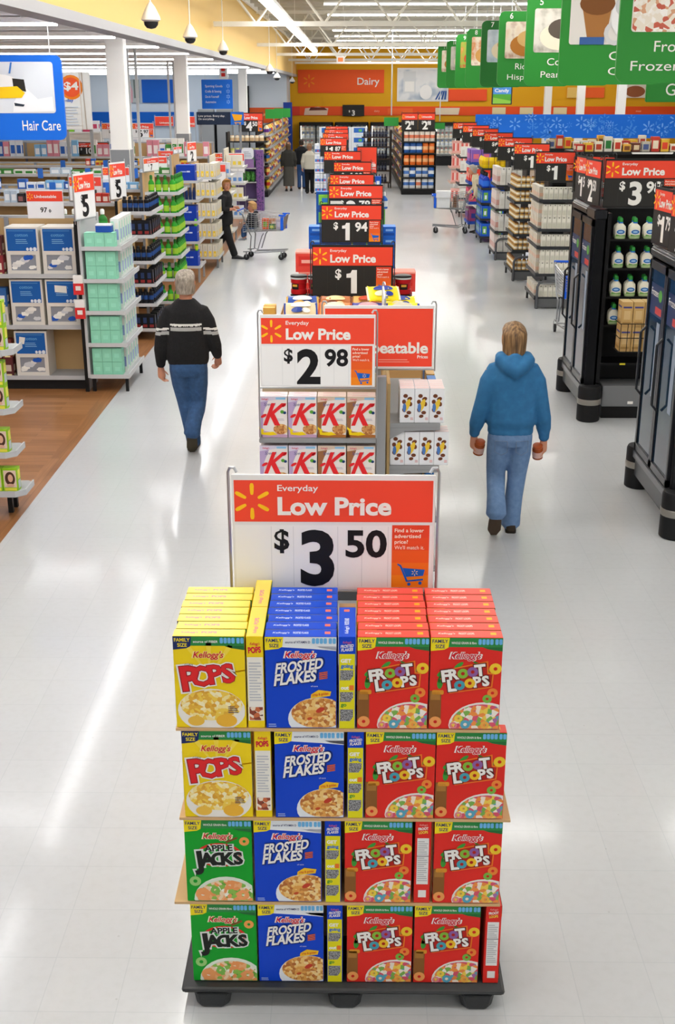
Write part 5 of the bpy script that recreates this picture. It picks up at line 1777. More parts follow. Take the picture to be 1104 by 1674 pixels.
freezer(8.95, 10.2, 2.56, 3.45, 2.17, 'black glass door freezer cut by the frame edge, nearest to the camera', 0)
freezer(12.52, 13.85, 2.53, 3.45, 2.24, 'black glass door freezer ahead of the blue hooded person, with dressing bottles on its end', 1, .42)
for i, (y0, z) in enumerate(((12.72, 2.26), (9.05, 2.19))):
    fr = ('farther', 'nearer')[i]
    for k in range(2):
        price_sign('freezer_sign', f'red and black price sign on top of the {fr} freezer, {("nearer", "farther")[k]} of its pair', 2.56, y0 + .28 + k * .56, z, .52, .46, True, 'low', (('2', '1')[k], '50' if i == 0 else '79'), rz=-pi / 2 + .12, match=False, drop=0)
    price_sign('freezer_sign', f'plain red sign at the end of the {fr} freezer top', 2.75, y0 + 1.02, z, .42, .46, True, 'red', None, rz=-.7, match=False, drop=0)

# ranch dressing end shelf facing the camera
ex0, ex1, ey = 2.66, 3.42, 12.56
t = thing('end_shelf', 'black end shelf of white dressing bottles on the farther freezer', 'shelf unit', (0, 0, 0))
MB().box(ex0, ex1, ey + .33, ey + .352, .38, 2.24, BLACK).build('back_panel', t)
for x in (ex0, ex1 - .04):
    MB().box(x, x + .04, ey, ey + .33, .40, 2.20, m('#161617', .4)).build('side_panel', t)
MB().box(ex0 + .08, ex1, ey - .02, ey + .34, .14, .37, m('#77797c', .4)).build('base', t, bevel=.006)
MB().box(ex0 + .09, ex1 - .02, ey + .02, ey + .34, 0, .14, BLACK).build('plinth', t)
EZ = [1.035, 1.335, 1.635, 1.935]
for z in EZ:
    MB().box(ex0 + .04, ex1 - .04, ey + .0, ey + .34, z - .02, z, m('#0f0f10', .4)).build('shelf', t)
MB().box(ex0 + .04, ex1 - .04, ey + .0, ey + .34, .60, .62, m('#0f0f10', .4)).build('shelf', t)
d = Deco(MB(), (0, ey - .021, 0), (1, 0, 0), (0, 0, 1), .001)
d.rect(3.02, .17, 3.08, .20, WHITE)
d.rect(2.90, .605, 2.96, .625, m('#e8d83a', .5))
d.mb.build('price_tag', t)


def make_ranch():
    t = thing('dressing_bottle', '', '')
    n = 16
    R = lambda q, z, f=.62: [(q * cos(2 * pi * k / n), q * f * sin(2 * pi * k / n), z) for k in range(n)]
    b = MB()
    b.loft([R(.052, 0), R(.058, .008), R(.058, .03)], m('#b7cf9a', .35))
    b.loft([R(.058, .03), R(.059, .10), R(.054, .125), R(.036, .143), R(.022, .152, .9), R(.019, .165, 1)], m('#e9e6d6', .3))
    b.build('body', t, smooth=True)
    d = Deco(MB(), (0, -.0375, 0), (1, 0, 0), (0, 0, 1), .0008)
    d.ell(0, .072, .046, .026, m('#e8f0f6', .4)); d.ell(0, .072, .042, .022, m('#2f6db8', .4)); d.ell(0, .072, .026, .010, m('#9cc4ea', .4))
    d.poly([(-.05, .03), (.05, .03), (.046, .042), (0, .036), (-.046, .046)], m('#5fa244', .4))
    d.mb.build('label', t)
    b = MB()
    b.lathe([(.024, .158), (.024, .172)], m('#2f74c8', .35), 14)
    b.lathe([(.023, .172), (.023, .198), (.017, .212), (.008, .214)], m('#2f8f3c', .35), 14)
    b.build('cap', t, smooth=True)
    return t


for si, (z, n) in enumerate(zip(EZ, (2, 3, 3, 4))):
    sh = ('lowest', 'third', 'second', 'top')[si]
    for i in range(n):
        for q in range(2):
            put('ranch', make_ranch, (ex0 + .15 + i * .152 + q * .015, ey + .06 + q * .13, z), RN.uniform(-.1, .1), f'green capped dressing bottle, {lr(i, n)} of the {("front", "rear")[q]} row on the {sh} shelf', 'bottle', 'dressing bottles on the freezer end')
price_sign('price_sign', 'big black 3.9 price sign above the white dressing bottles', (xp(988, 300, 12.54) + .39), 12.54, 2.266, .78, .48, True, 'low', ('3', '98'), drop=.0)
# wire basket of tan cracker cartons hung at the right of the end shelf
bx0, bx1, by0 = xp(1016, 530, 12.28), xp(1016, 530, 12.28) + .36, 12.28
t = thing('wire_basket', 'wire basket of tan cartons hung on the dressing shelf', 'basket', (0, 0, 0))
b = MB()
for z in (.80, .95, 1.10):
    b.tube([(bx0 - .01, by0 + .24, z), (bx0 - .01, by0 - .01, z), (bx1 + .01, by0 - .01, z), (bx1 + .01, by0 + .24, z)], .005, BLACK, 5)
for k in range(6):
    x = bx0 + k * (bx1 - bx0) / 5
    b.tube([(x, by0 + .24, .795), (x, by0 - .01, .795), (x, by0 - .01, 1.10)], .004, BLACK, 5)
b.build('wire_frame', t)
MB().box(bx0 - .005, bx1 + .005, by0 + .0, by0 + .235, .795, .80, m('#2a2a2c', .5)).build('tray', t)
MKC = mk_box('tan_box', .112, .2, .26, '#c9a468', [(-.8, .1, .8, .2, '#a9834a'), (-.8, .75, .8, .82, '#4a4a88'), (-.6, .3, .6, .65, '#d9bb84')], '#d8bb88')
for L in range(2):
    fill_front(f'tanb', MKC, 'tan carton', 'the hanging wire basket', ('lower row', 'upper row')[L], spread(bx0, bx1, 3), by0 + .02, .80 + L * .262, 'carton', 'tan cartons in the wire basket')

# ================================================================== LEFT SIDE: BEAUTY AND PAPER AISLES
SG, SG2 = m('#a6a8aa', .45), m('#8a8c90', .5)
PEG = m('#c8a574', .75)


def gondola(Y, x0, x1, zt, label, zs, posts=4, depth=.45):
    """row running away from the aisle: tan back panels with grey posts, shelves toward the camera"""
    t = thing('gondola_shelf', label, 'shelf unit', (0, 0, 0))
    MB().box(x0, x1, Y + depth, Y + depth + .04, .12, zt, PEG).build('back_panel', t)
    for z in zs:
        b = MB()
        b.box(x0, x1, Y, Y + depth, z - .03, z, SG)
        b.box(x0, x1, Y - .012, Y, z - .035, z + .015, m('#b9bbbd', .4))
        b.build('shelf', t)
    b = MB().box(x0, x1, Y + .05, Y + depth + .04, 0, .12, DARK)
    b.build('base', t)
    for k in range(posts + 1):
        x = x1 - .03 - k * (x1 - x0 - .06) / posts
        MB().box(x - .025, x + .025, Y + depth - .03, Y + depth, .12, zt + .02, SG2).build('upright', t)
    MB().box(x0, x1, Y + depth - .01, Y + depth + .05, zt, zt + .03, SG).build('top_rail', t)
    return t


# ---- near end rack of lime hair colour kits, cut by the frame
KZL = [(.22, xp(40, 800, 9.35)), (.56, xp(25, 742, 9.35)), (.93, xp(21, 668, 9.35)), (1.42, xp(18, 560, 9.35))]
t = thing('shelf_rack', 'grey stepped end rack of lime hair colour kits, nearest on the wood floor', 'shelf rack', (0, 0, 0))
MB().box(-3.56, -3.52, 9.3, 9.66, .1, 1.7, PEG).build('back_panel', t)
for yy in (9.32, 9.60):
    MB().box(-3.52, -3.47, yy, yy + .04, 0, 1.7, BLACK).build('upright', t)
for z, xe in KZL:
    b = MB()
    b.prism([(-3.5, 9.3), (xe - .06, 9.3), (xe, 9.36), (xe, 9.60), (xe - .04, 9.64), (-3.5, 9.64)], z - .03, z, SG)
    b.prism([(-3.5, 9.285), (xe - .065, 9.285), (xe + .012, 9.355), (xe + .012, 9.62), (xe, 9.62), (xe, 9.36), (xe - .06, 9.3), (-3.5, 9.3)], z - .035, z + .015, m('#b4b7ba', .4))
    b.build('shelf', t)
MB().box(-2.93, -2.89, 9.42, 9.46, 0, .19, BLACK).build('leg', t)
MB().box(-2.93, -2.89, 9.56, 9.60, 0, .19, BLACK).build('leg', t)


def make_kit():
    W, D, Hh = .125, .09, .20
    t = thing('hair_colour_kit', '', '')
    MB().box(-W / 2, W / 2, 0, D, 0, Hh, m('#93c422', .45)).build('carton', t, bevel=.001)
    d = Deco(MB(), (0, -.001, 0), (1, 0, 0), (0, 0, 1), .0008)
    d.rect(-W * .42, .035, W * .42, Hh * .92, m('#d9c2b0', .5), 1)
    d.ell(0, Hh * .56, W * .34, Hh * .30, m('#4a2f22', .5), 2)
    d.ell(.004, Hh * .58, W * .17, Hh * .17, m('#d9a88c', .5), 3)
    d.ell(0, Hh * .26, W * .26, Hh * .08, m('#d3a58c', .5), 3)
    d.rect(-W * .4, .006, W * .4, .03, m('#e6dc4a', .5), 1)
    d.mb.build('front_print', t)
    d = Deco(MB(), (W / 2 + .001, D / 2, 0), (0, 1, 0), (0, 0, 1), .0008)
    d.rect(-D * .35, .02, D * .35, Hh * .45, m('#b9c4cc', .5), 1); d.rect(-D * .35, Hh * .5, D * .35, Hh * .9, m('#e3dd5a', .5), 1)
    d.mb.build('side_print', t)
    return t


for si, (z, xe) in enumerate(KZL):
    for L in range(2 if si >= 2 else 1):
        for i in range(3):
            x = xe - .11 - i * .13
            put('kit', make_kit, (x, 9.34, z + L * .202), 0, f'lime hair colour kit, {nth(i)} from the aisle, {("bottom", "second", "third", "top")[si]} shelf{("", ", upper row")[L]}', 'carton', 'lime hair colour kits')

# ---- cotton bin gondola
CY = 13.8
gondola(CY, -7.6, -3.2, 1.98, 'grey and tan gondola holding the white cotton bins', [.16, .77, 1.37], 5, .42)
MB().box(-3.20, -3.155, CY - .01, CY + .46, 0, 2.03, SG).build('end_upright', bpy.data.objects['gondola_shelf'])


def make_bin(i):
    def f():
        W, D, Hh = .385, .36, .545
        t = thing('cotton_bin', '', '')
        c = m('#dad5cc', .5)
        b = MB()
        b.box(-W / 2, W / 2, .012, D, 0, Hh, c)
        for a in ((-W / 2, W / 2, 0, .05), (-W / 2, W / 2, .23, Hh), (-W / 2, -W / 2 + .045, .05, .23), (W / 2 - .045, W / 2, .05, .23)):
            b.box(a[0], a[1], 0, .014, a[2], a[3], c)
        b.build('case', t)
        d = Deco(MB(), (0, -.001, 0), (1, 0, 0), (0, 0, 1), .001)
        d.rect(-W / 2 + .02, .275, W / 2 - .02, Hh - .02, m('#1a5aa4', .45), 1)
        d.text('cotton', 0, .44, .035, m('#6fb0dc', .5), 2, align='C', w=.15)
        d.lines(-.07, .36, .07, .42, 3, m('#8cc0e4', .5), .3, 2)
        d.rect(-W / 2 + .03, .50, W / 2 - .05, .506, m('#5b97cc', .5), 2)
        for q, x in enumerate((.06, .10, .145)):
            d.ell(x, .295, .016 + .003 * q, .018 + .003 * q, m('#dfe8f0', .5), 2, n=10)
        if i in (0, 2):
            d.poly([(-.08 if i else -.14, .40), (.06 if i else -.08, .39), (.06 if i else -.06, .47), (-.08 if i else -.13, .48)], m('#e3e1da', .5), 4)
        d.mb.build('label', t)
        rr = random.Random(i)
        b = MB()
        d = Deco(b, (0, .011, 0), (1, 0, 0), (0, 0, 1), .0002)
        d.rect(-W / 2 + .045, .05, W / 2 - .045, .23, m('#8b8e96', .5), 1)
        for k in range(13):
            x, z = -.11 + .22 * ((k * 5) % 13) / 12, .085 + .11 * ((k * 7) % 5) / 4
            r = rr.uniform(.03, .048)
            q = [(x + r * rr.uniform(.8, 1.4) * cos(a_), z + r * rr.uniform(.5, .9) * sin(a_)) for a_ in (.3, 1.2, 2.2, 3.3, 4.1, 5.4)]
            q = [(min(max(u, -W / 2 + .046), W / 2 - .046), min(max(v, .051), .229)) for u, v in q]
            d.poly(q, m(('#e9e7e2', '#cfd0d4', '#2358b8', '#f1efe9', '#dcdad6')[(k * (1 + i % 2) + i) % 5], .5), 2 + k)
        b.build('contents', t)
        return t
    return f


k = 0
for si, z in enumerate((.16, .77, 1.37)):
    for c in range(2):
        if si == 0 and c == 1:
            continue
        put(f'bin{k}', make_bin(k), (-3.83 + c * .42, CY + .02, z), 0, f'white bin of cotton packs with a blue label, {("left", "right")[c]} one on the {("bottom", "middle", "top")[si]} shelf', 'bin', 'cotton bins')
        k += 1
price_sign('price_sign', 'white 97 cent unbeatable sign over the cotton bins', (xp(43, 330, CY) + xp(104, 330, CY)) / 2, CY + .0, 2.015, .42, .32, False, 'unbeatable', ('97c', ''), match=False, drop=0, posts=False)
small = [('#f0ece6', '#c9c0b8', .07, .16), ('#2f6fc0', '#f0efe8', .09, .13), ('#e9e7e2', '#7fb0e0', .07, .14)]
for i, (x, c) in enumerate(((-3.88, 0), (-4.02, 2), (-4.12, 1))):
    put(f'sm{c}', mk_box('small_carton', small[c][2], .1, small[c][3], small[c][0], [(-.6, .3, .6, .7, small[c][1])]), (x, CY + .05, 1.92), 0, f'small {("white", "blue", "pale blue")[c]} carton on top of the cotton gondola, {nth(i)} from the 97 cent sign', 'carton') if False else None
# dark side stock left of the bins
cols = [('#5a2a2c', '#c9b8a8'), ('#7d3a2f', '#e2cdb8'), ('#c9c4ba', '#8d8a84'), ('#2f5f9c', '#dfe4ea'), ('#8a2f35', '#e8d8c8')]
for si, z in enumerate((.16, .77, 1.37)):
    for L in range(2):
        for i in range(7):
            c = (si * 2 + i + L) % 5
            put(f'dkst{c}', mk_box('beauty_carton', .11, .12, .22, cols[c][0], [(-.6, .25, .6, .6, cols[c][1]), (-.6, .02, .6, .1, '#e3d8a0')]), (-4.13 - i * .125, CY + .04, z + L * .222), 0,
                f'beauty carton on the {("bottom", "middle", "top")[si]} cotton gondola shelf, {nth(i)} left of the bins, {("lower", "upper")[L]} row', 'carton', 'beauty cartons beside the cotton bins')

# ---- mint green carton rack
t = rack('shelf_rack', 'grey end rack of mint green cartons beside the cotton bins', -3.115, -2.66, CY - .1, CY + .95, [.20, .58, .96, 1.33, 1.70], 2.0, BLACK, SG, m('#b9bbbd', .5), aisle=1, rail=m('#c2c4c6', .4))
MM = mk_box('mint_carton', .115, .16, .16, '#8fd6b8', [(-.98, .96, .98, .985, '#6fb898'), (-.98, 0, -.94, 1, '#76be9e'), (-.5, .3, .5, .6, '#9be0c4')], '#a5e4ca')
MS = mk_box('mint_carton', .15, .1, .30, '#dfe6e2', [(-.9, .1, -.2, .9, '#a9dcc4'), (0, .2, .8, .6, '#8fa3d4'), (.2, .65, .7, .85, '#e8e4dc')], '#e6efe9')
for si, z in enumerate((.20, .58, .96, 1.33, 1.70)):
    lay = 2 if si < 4 else 1
    fill_front('mint', MM, 'mint green carton', 'the mint rack', SHELFN[5][si], spread(-3.085, -2.735, 3), CY - .07, z, 'carton', 'mint green cartons', lay, .162)
    fill_side('mints', MS, 'pale mint carton', 'the mint rack', SHELFN[5][si], -2.71, spread(CY + .12, CY + .92, 5), z, 'carton', 'pale cartons on the mint rack', pi / 2)
put('whtop', mk_box('white_pack', .18, .12, .09, '#eef1f4', [(-1, 0, 1, .8, '#1f4fa8')]), (-2.86, CY - .04, 1.865), 0, 'blue and white pack lying on the top mint green cartons', 'pack')
price_sign('blade_sign', 'white and orange price sign turned to the aisle above the mint rack', -3.06, CY + .02, 2.02, .46, .50, False, 'low', ('5', ''), rz=1.27, match=False, drop=.05)
for i, dz in enumerate((1.17, .89)):
    t = thing('coupon_box', f'red and white coupon box clipped left of the mint rack, {("upper", "lower")[i]} one', 'coupon box', (-3.17, CY - .165, dz))
    MB().box(-.055, .055, 0, .055, 0, .22, m('#e9e7e4', .5)).build('case', t)
    MB().box(-.057, .057, -.003, .03, .0, .13, m('#d22f2f', .5)).build('door', t)
    MB().box(-.03, .03, -.006, -.002, .05, .1, m('#e8dcd8', .5)).build('slot', t)

# ---- dark bottle rack
DY = 16.8
t = rack('shelf_rack', 'grey end rack of dark grooming packs behind the mint rack', -3.24, -2.80, DY, DY + 1.0, [.16, .52, .80, 1.12, 1.48, 1.80], 1.95, BLACK, SG2, PEG, aisle=1, rail=m('#c4c6c8', .4))
MD = mk_lathe('grooming_bottle', [(.034, 0, '#1a1b20'), (.036, .01), (.036, .06, '#274a86'), (.036, .12, '#16171b'), (.036, .16), (.024, .175), (.024, .2, '#2b2c30'), (.02, .21)], '#1a1b20', 8)
MD2 = mk_box('grooming_pack', .10, .1, .2, '#16171c', [(-.6, .1, .6, .3, '#8c2f30'), (-.5, .4, .5, .8, '#2a3c62')], '#1f2025')
for si, z in enumerate((.16, .52, .80, 1.12, 1.48, 1.80)):
    if si % 2:
        fill_front('grb', MD, 'dark grooming bottle', 'the dark rack', SHELFN[6][si], spread(-3.22, -2.84, 5), DY + .06, z, 'bottle', 'dark grooming bottles')
        fill_side('grb', MD, 'dark grooming bottle', 'the dark rack', SHELFN[6][si], -2.87, spread(DY + .15, DY + .95, 6), z, 'bottle', 'dark grooming bottles', 0)
    else:
        fill_front('grp', MD2, 'black grooming pack', 'the dark rack', SHELFN[6][si], spread(-3.22, -2.84, 4), DY + .03, z, 'pack', 'black grooming packs')
        fill_side('grp', MD2, 'black grooming pack', 'the dark rack', SHELFN[6][si], -2.83, spread(DY + .18, DY + .95, 5), z, 'pack', 'black grooming packs', pi / 2)
# ---- green bottle rack
GY = 18.9
zs = [.20, .56, .92, 1.26, 1.58, 1.90]
t = rack('shelf_rack', 'grey end rack of bright green bottles ahead of the man in black', -3.24, -2.72, GY, GY + 1.0, zs, 2.2, m('#77797c', .5), SG, PEG, aisle=1, rail=m('#c4c6c8', .4))
MG = mk_bottle('green_bottle', .047, .26, '#2f9a2a', '#9cc83a', '#256a22', 10, .45, .8)
for si, z in enumerate(zs):
    fill_front('grn', MG, 'bright green bottle', 'the green rack', SHELFN[6][si], spread(-3.2, -2.76, 4), GY + .07, z, 'bottle', 'green bottles on the green rack')
    fill_side('grn', MG, 'bright green bottle', 'the green rack', SHELFN[6][si], -2.79, spread(GY + .16, GY + .96, 6), z, 'bottle', 'green bottles on the green rack', pi / 2)
# ---- blue box rack
BY = 22.2
zs = [.30, .75, 1.12, 1.50, 1.84]
t = rack('shelf_rack', 'grey end rack of plain blue boxes behind the green bottles', -3.26, -2.84, BY, BY + .8, zs, 2.3, m('#9a9c9e', .5), SG, PEG, aisle=1, rail=m('#b9bbbd', .4))
MBX = mk_box('blue_box', .34, .3, .28, '#1038a4', [(-.5, .55, .1, .62, '#9fb4ea'), (.15, .55, .5, .64, '#cdd8f4')], '#2a55bc')
for si, z in enumerate(zs):
    if si == 3:
        fill_front('grb2', mk_lathe('dark_bottle', [(.03, 0, '#1b2c5c'), (.03, .14), (.014, .2), (.014, .22, '#111')] if False else [(.03, 0, '#1b2c5c'), (.03, .14), (.014, .2), (.014, .22, '#161616'), (.01, .225)], '#1b2c5c', 8), 'dark blue bottle', 'the blue box rack', 'fourth shelf up', spread(-3.22, -2.88, 5), BY + .06, z, 'bottle', 'dark bottles on the blue box rack')
    else:
        put('bbx', MBX, (-3.05, BY + .02, z), 0, f'plain dark blue box on the {SHELFN[5][si]} of the rack behind the green bottles', 'box', 'dark blue boxes')
MGs = mk_bottle('green_bottle', .03, .2, '#5ac23a', '#c9dc2c', '#2f7a24', 10, .45, .8)
for i, si in enumerate((0, 1)):
    put('gsm', MGs, (-2.9, BY - .005 + .04, zs[si] + .286), 0, f'small green bottle on the {("lowest", "second lowest")[i]} dark blue box', 'bottle')
# ---- yellow and white carton rack
YY = 24.1
zs = [.22, .62, 1.02, 1.42, 1.78]
t = rack('shelf_rack', 'grey end rack of white and yellow cartons beside the woman with the cart', -3.16, -2.70, YY, YY + .95, zs, 2.05, m('#77797c', .5), SG, PEG, aisle=1, rail=m('#c4c6c8', .4))
MY = mk_box('yellow_carton', .09, .14, .26, '#d9d3c4', [(-.6, 0, .6, .45, '#ecc93a'), (-.3, .5, .3, .85, '#c9c6c0'), (-.2, .1, .2, .3, '#f0e6b0')], '#e6e0cc')
for si, z in enumerate(zs):
    fill_front('yel', MY, 'white and yellow carton', 'the yellow rack', SHELFN[5][si], spread(-3.12, -2.73, 4), YY + .02, z, 'carton', 'white and yellow cartons')
    fill_side('yel', MY, 'white and yellow carton', 'the yellow rack', SHELFN[5][si], -2.71, spread(YY + .22, YY + .92, 6), z, 'carton', 'white and yellow cartons', pi / 2)
# ---- two further end racks beyond the woman, thinner wire racks
for i, Y in enumerate((28.0, 31.2)):
    zs = [.3, .75, 1.15, 1.55]
    rack('shelf_rack', f'pale end rack of mixed white cartons, {("first", "second")[i]} beyond the yellow carton rack', -3.25, -2.78, Y, Y + 1.0, zs, 2.0, m('#8c8e91', .5), m('#c6c6c2', .5), m('#d6cdb8', .6), aisle=1)
    for si, z in enumerate(zs):
        fill_front(f'mwx{(i + si) % 2}', mk_box('pale_carton', .14, .12, .3, ('#e4e0d2', '#d6dbe2')[(i + si) % 2], [(-.6, .2, .6, .5, ('#e2c84a', '#5f8fd0')[(i + si) % 2])]), 'pale carton', f'the {("first", "second")[i]} pale rack', SHELFN[4][si], spread(-3.22, -2.82, 3), Y + .02, z, 'carton', 'pale cartons')

# ---- gondola rows with tan backs running to the left
rows = [17.0, 19.4, 23.0, 25.7, 29.3]
PAL = [('#c0392b', '#f0d9c8'), ('#e8e6e0', '#3f8a3a'), ('#7fb6e0', '#eef2f6'), ('#2b2a2c', '#8d5a5a'), ('#3f8a3a', '#eef2e6'), ('#dfe6ee', '#2f62b8'), ('#e2b83a', '#b8442f'), ('#b8c8d8', '#e8ecf0'), ('#d98a9a', '#f0e6e6'), ('#2f5fb0', '#dfe8f4')]
for ri, Y in enumerate(rows):
    gondola(Y, -12.5, -3.36, 1.93 if ri < 4 else 2.2, f'long tan backed gondola with grey posts, {nth(ri)} row behind the cotton bins', [.2, .7, 1.12, 1.5, 1.9], 8, .42)
    x, k = -3.44, 0
    while k < (24, 26, 22, 16, 26)[ri]:
        q = ((k // 2) * 3 + ri * 2 + k // 5) % len(PAL)
        hh = ((.13, .17, .10, .15), (.14, .11, .16, .12), (.10, .08, .12, .09), (.12, .1, .14, .1), (.34, .42, .28, .38))[ri][(k // 2 + ri) % 4]
        if (k + ri) % 7 == 5:
            x -= .3
        ww = .09 + .05 * ((k * 3 + ri) % 3)
        x -= ww / 2 + .004
        put(f'shf{q}{hh}{ww:.2f}', mk_box('small_carton', ww, .14, hh, PAL[q][0], [(-.7, .2, .7, .7, PAL[q][1])], PAL[q][0]), (x, Y + .06 + .02 * (k % 3), 1.9), RN.uniform(-.02, .02),
            f'small carton standing on the {nth(ri)} tan gondola, {nth(k)} from the aisle', 'carton', 'small cartons on the tan gondolas')
        x -= ww / 2 + .006
        k += 1
    if ri in (1, 2, 3):
        for q in range(3):
            xx = -3.7 - .9 * q - ri * .2
            t = thing('shelf_tag', f'blue shelf tag clipped to the {nth(ri)} tan gondola, {nth(q)} from the aisle', 'tag', (xx, Y - .016, 1.86))
            MB().box(-.05, .05, -.004, 0, -.02, .16, m('#2f6fd0', .5)).build('card', t)
            MB().box(-.02, .02, 0, .004, -.03, .0, GREY).build('clip', t)
# green capped white bottles seen over the cotton gondola
MGW = mk_bottle('green_bottle', .06, .26, '#2f7a34', '#3f9a44', '#e9ece8', 12, .4, .8)
for i, px in enumerate((106, 121, 152, 167)):
    put('gwb', MGW, (xp(px, 345, 14.9), 14.9, 1.76), 0, f'green bottle with a white cap behind the cotton signs, {nth(i)} along', 'bottle', 'green bottles behind the cotton signs')
t = thing('shelf_ledge', 'grey shelf ledge carrying the green bottles with white caps', 'shelf', (0, 0, 0))
MB().box(-4.6, -3.3, 14.75, 15.05, 1.73, 1.76, SG).build('shelf', t)
for x in (-4.5, -3.4):
    MB().box(x, x + .04, 14.98, 15.02, 0, 1.73, SG2).build('leg', t)

# ---- white price signs standing on the left rows
def sgn(px0, px1, py0, py1, Y, label, head, price, rz=0, name='price_sign', match=False, dark=False, on=None):
    a, b = at(px0, py0, Y), at(px1, py1, Y)
    W = min((b.x - a.x) / max(cos(rz), .3), .5 if rz else 9)
    zb = max(b.z, on + .02) if on else b.z
    price_sign(name, label, (a.x + b.x) / 2, Y, zb, W, a.z - zb, dark, head, price, rz=rz, match=match, pale=not dark, drop=(zb - on - .002) if on else zb, base=on is None)


sgn(112, 168, 288, 331, 17.25, 'white 94 cent unbeatable sign behind the aisle facing mint rack sign', 'unbeatable', ('94c', ''), on=1.9)
sgn(167, 213, 273, 309, 19.7, 'white 6 dollar unbeatable sign left of the green bottles', 'unbeatable', ('6', ''), on=1.9)
sgn(183, 203, 265, 328, 17.0, 'white price sign turned to the aisle above the dark grooming rack', 'low', ('5', ''), 1.25, 'blade_sign', on=1.95)
sgn(238, 258, 258, 306, 19.05, 'white price sign turned to the aisle above the green bottle rack', 'low', ('7', ''), 1.25, 'blade_sign', on=2.2)
sgn(248, 274, 256, 287, 23.25, 'white 98 cent sign with a yellow patch behind the green bottles', 'unbeatable', ('98c', ''), on=1.9)
sgn(258, 285, 246, 275, 25.95, 'white 4.97 unbeatable sign above the dark blue boxes', 'unbeatable', ('4', '97'), on=1.9)
sgn(286, 297, 240, 286, 22.5, 'white price sign turned to the aisle above the dark blue boxes', 'low', ('3', ''), 1.25, 'blade_sign', on=2.3)
sgn(308, 320, 232, 275, 24.3, 'white price sign turned to the aisle above the yellow cartons', 'low', ('2', ''), 1.25, 'blade_sign', on=2.05)
sgn(166, 207, 201, 226, 30.6, 'white 8 dollar low price sign left of the near white column', 'low', ('8', ''))
sgn(213, 252, 201, 225, 31.0, 'white 6.97 low price sign beside the near white column', 'low', ('6', '97'), match=True)
sgn(253, 284, 190, 206, 36, 'plain red sign above the paper goods beyond the near white column', 'red', None)
sgn(306, 319, 190, 208, 34, 'small plain red sign right of the second white column', 'red', None)
sgn(113, 178, 233, 252, 29.6, 'wide dark red low price sign under the tall four dollar poster', 'low', ('10', ''), dark=True, on=1.9)
for i, (a, b, c, d_, Y) in enumerate(((320, 370, 268, 300, 27.1), (333, 389, 257, 290, 32.6), (349, 400, 250, 282, 35.0))):
    sgn(a, b, c, d_, Y, f'white price sign with a red head beyond the yellow carton rack, {nth(i)} back', 'low', ('3', ''))
# tall stock peaking over the rows by the columns
t = thing('promotion_stand', 'white stand topped with coloured boxes left of the near column', 'display', (xp(138, 215, 31), 31, 0))
MB().box(-.7, .4, .05, .4, 0, 2.42, m('#e9e9e6', .5)).build('stand', t)
MB().box(-.7, .4, .0, .05, 2.38, 2.42, m('#d9d9d6', .5)).build('ledge', t)
for i, c in enumerate(('#3f6fb8', '#7fbf3a', '#e9ecf0', '#c8466a', '#dfe3e8')):
    put(f'pro{i}', mk_box('promo_box', .19, .2, .26 + .05 * (i % 2), c, [(-.6, .3, .6, .7, ('#dfe8f4', '#e8e04a', '#2f5fb8', '#f0d0d8', '#c8466a')[i])]), (xp(138, 215, 31) - .58 + i * .21, 31.04, 2.42), 0, f'{("blue", "green", "white", "pink", "pale")[i]} box on the white promotion stand', 'box', 'boxes on the promotion stand')
for L in range(2):
    for i in range(4):
        put('bwp', mk_box('paper_pack', .34, .3, .36, '#e8ecf2', [(-.8, .35, .8, .75, '#1f4fa0'), (-.3, .8, .3, .95, '#c9d4e4')]), (xp(214, 240, 30.2) + i * .36 + .1, 30.25, 1.55 + L * .37), 0, f'blue banded paper pack by the near column, {lr(i, 4)}, {("lower", "upper")[L]} row', 'paper pack', 'paper packs by the near column')
t = thing('platform_shelf', 'grey shelf carrying the blue banded paper packs by the near column', 'shelf', (0, 0, 0))
xa = xp(214, 240, 30.2) - .12
MB().box(xa, xa + 1.55, 30.2, 30.8, 1.5, 1.55, SG).build('shelf', t)
for x in (xa + .02, xa + 1.48):
    MB().box(x, x + .05, 30.7, 30.75, 0, 1.5, SG2).build('leg', t)

# ---- blue flat shipper, floral stand and food end rack further along
t = thing('flower_stand', 'purple floral stand with green leafy bunches beyond the woman with the cart', 'display stand', (xp(408, 330, 36), 36, 0))
MB().box(.22, .42, 0, .5, 0, 1.75, ramp_mat('purple_flowers', 'noise', 14, [(.35, '#3a2a6a'), (.5, '#7a4a8c'), (.65, '#2b2358')], .6)).build('side_panel', t)
MB().box(-.42, .22, .42, .5, 0, 1.75, m('#6a5a8c', .5)).build('back_panel', t)
LEAF = ramp_mat('leafy_green', 'noise', 22, [(.3, '#1d5c1f'), (.55, '#3f8f35'), (.75, '#7db45a')], .6, bump=.6)
for k, z in enumerate((.35, .85, 1.25)):
    MB().box(-.42, .22, .0, .42, z - .03, z, SG).build('shelf', t)
    if k:
        b = MB()
        for q in range(7):
            x, y = -.33 + .075 * q, .13 + .12 * (q % 2)
            b.lathe([(.02, 0.003), (.06, .08), (.07, .16), (.04, .27), (.01, .3)], LEAF, 7, (x, y, z))
        o = b.build('leafy_plants', smooth=True)
        o.location = t.location
        tag(o, f'bunches of leafy green plants on the {("", "lower", "upper")[k]} shelf of the floral stand', 'plant', kind='stuff')
d = Deco(MB(), (-.2, -.01, 1.5), (1, 0, 0), (0, 0, 1), .003)
d.rrect(0, 0, .36, .32, .1, m('#d9dce4', .5)); d.lines(.06, .06, .3, .24, 4, m('#8d94a8', .5), .4)
d.mb.build('header_card', t)
MB().box(-.2, .16, 0, .02, 1.25, 1.5, m('#8a6a9c', .5)).build('card_holder', t)

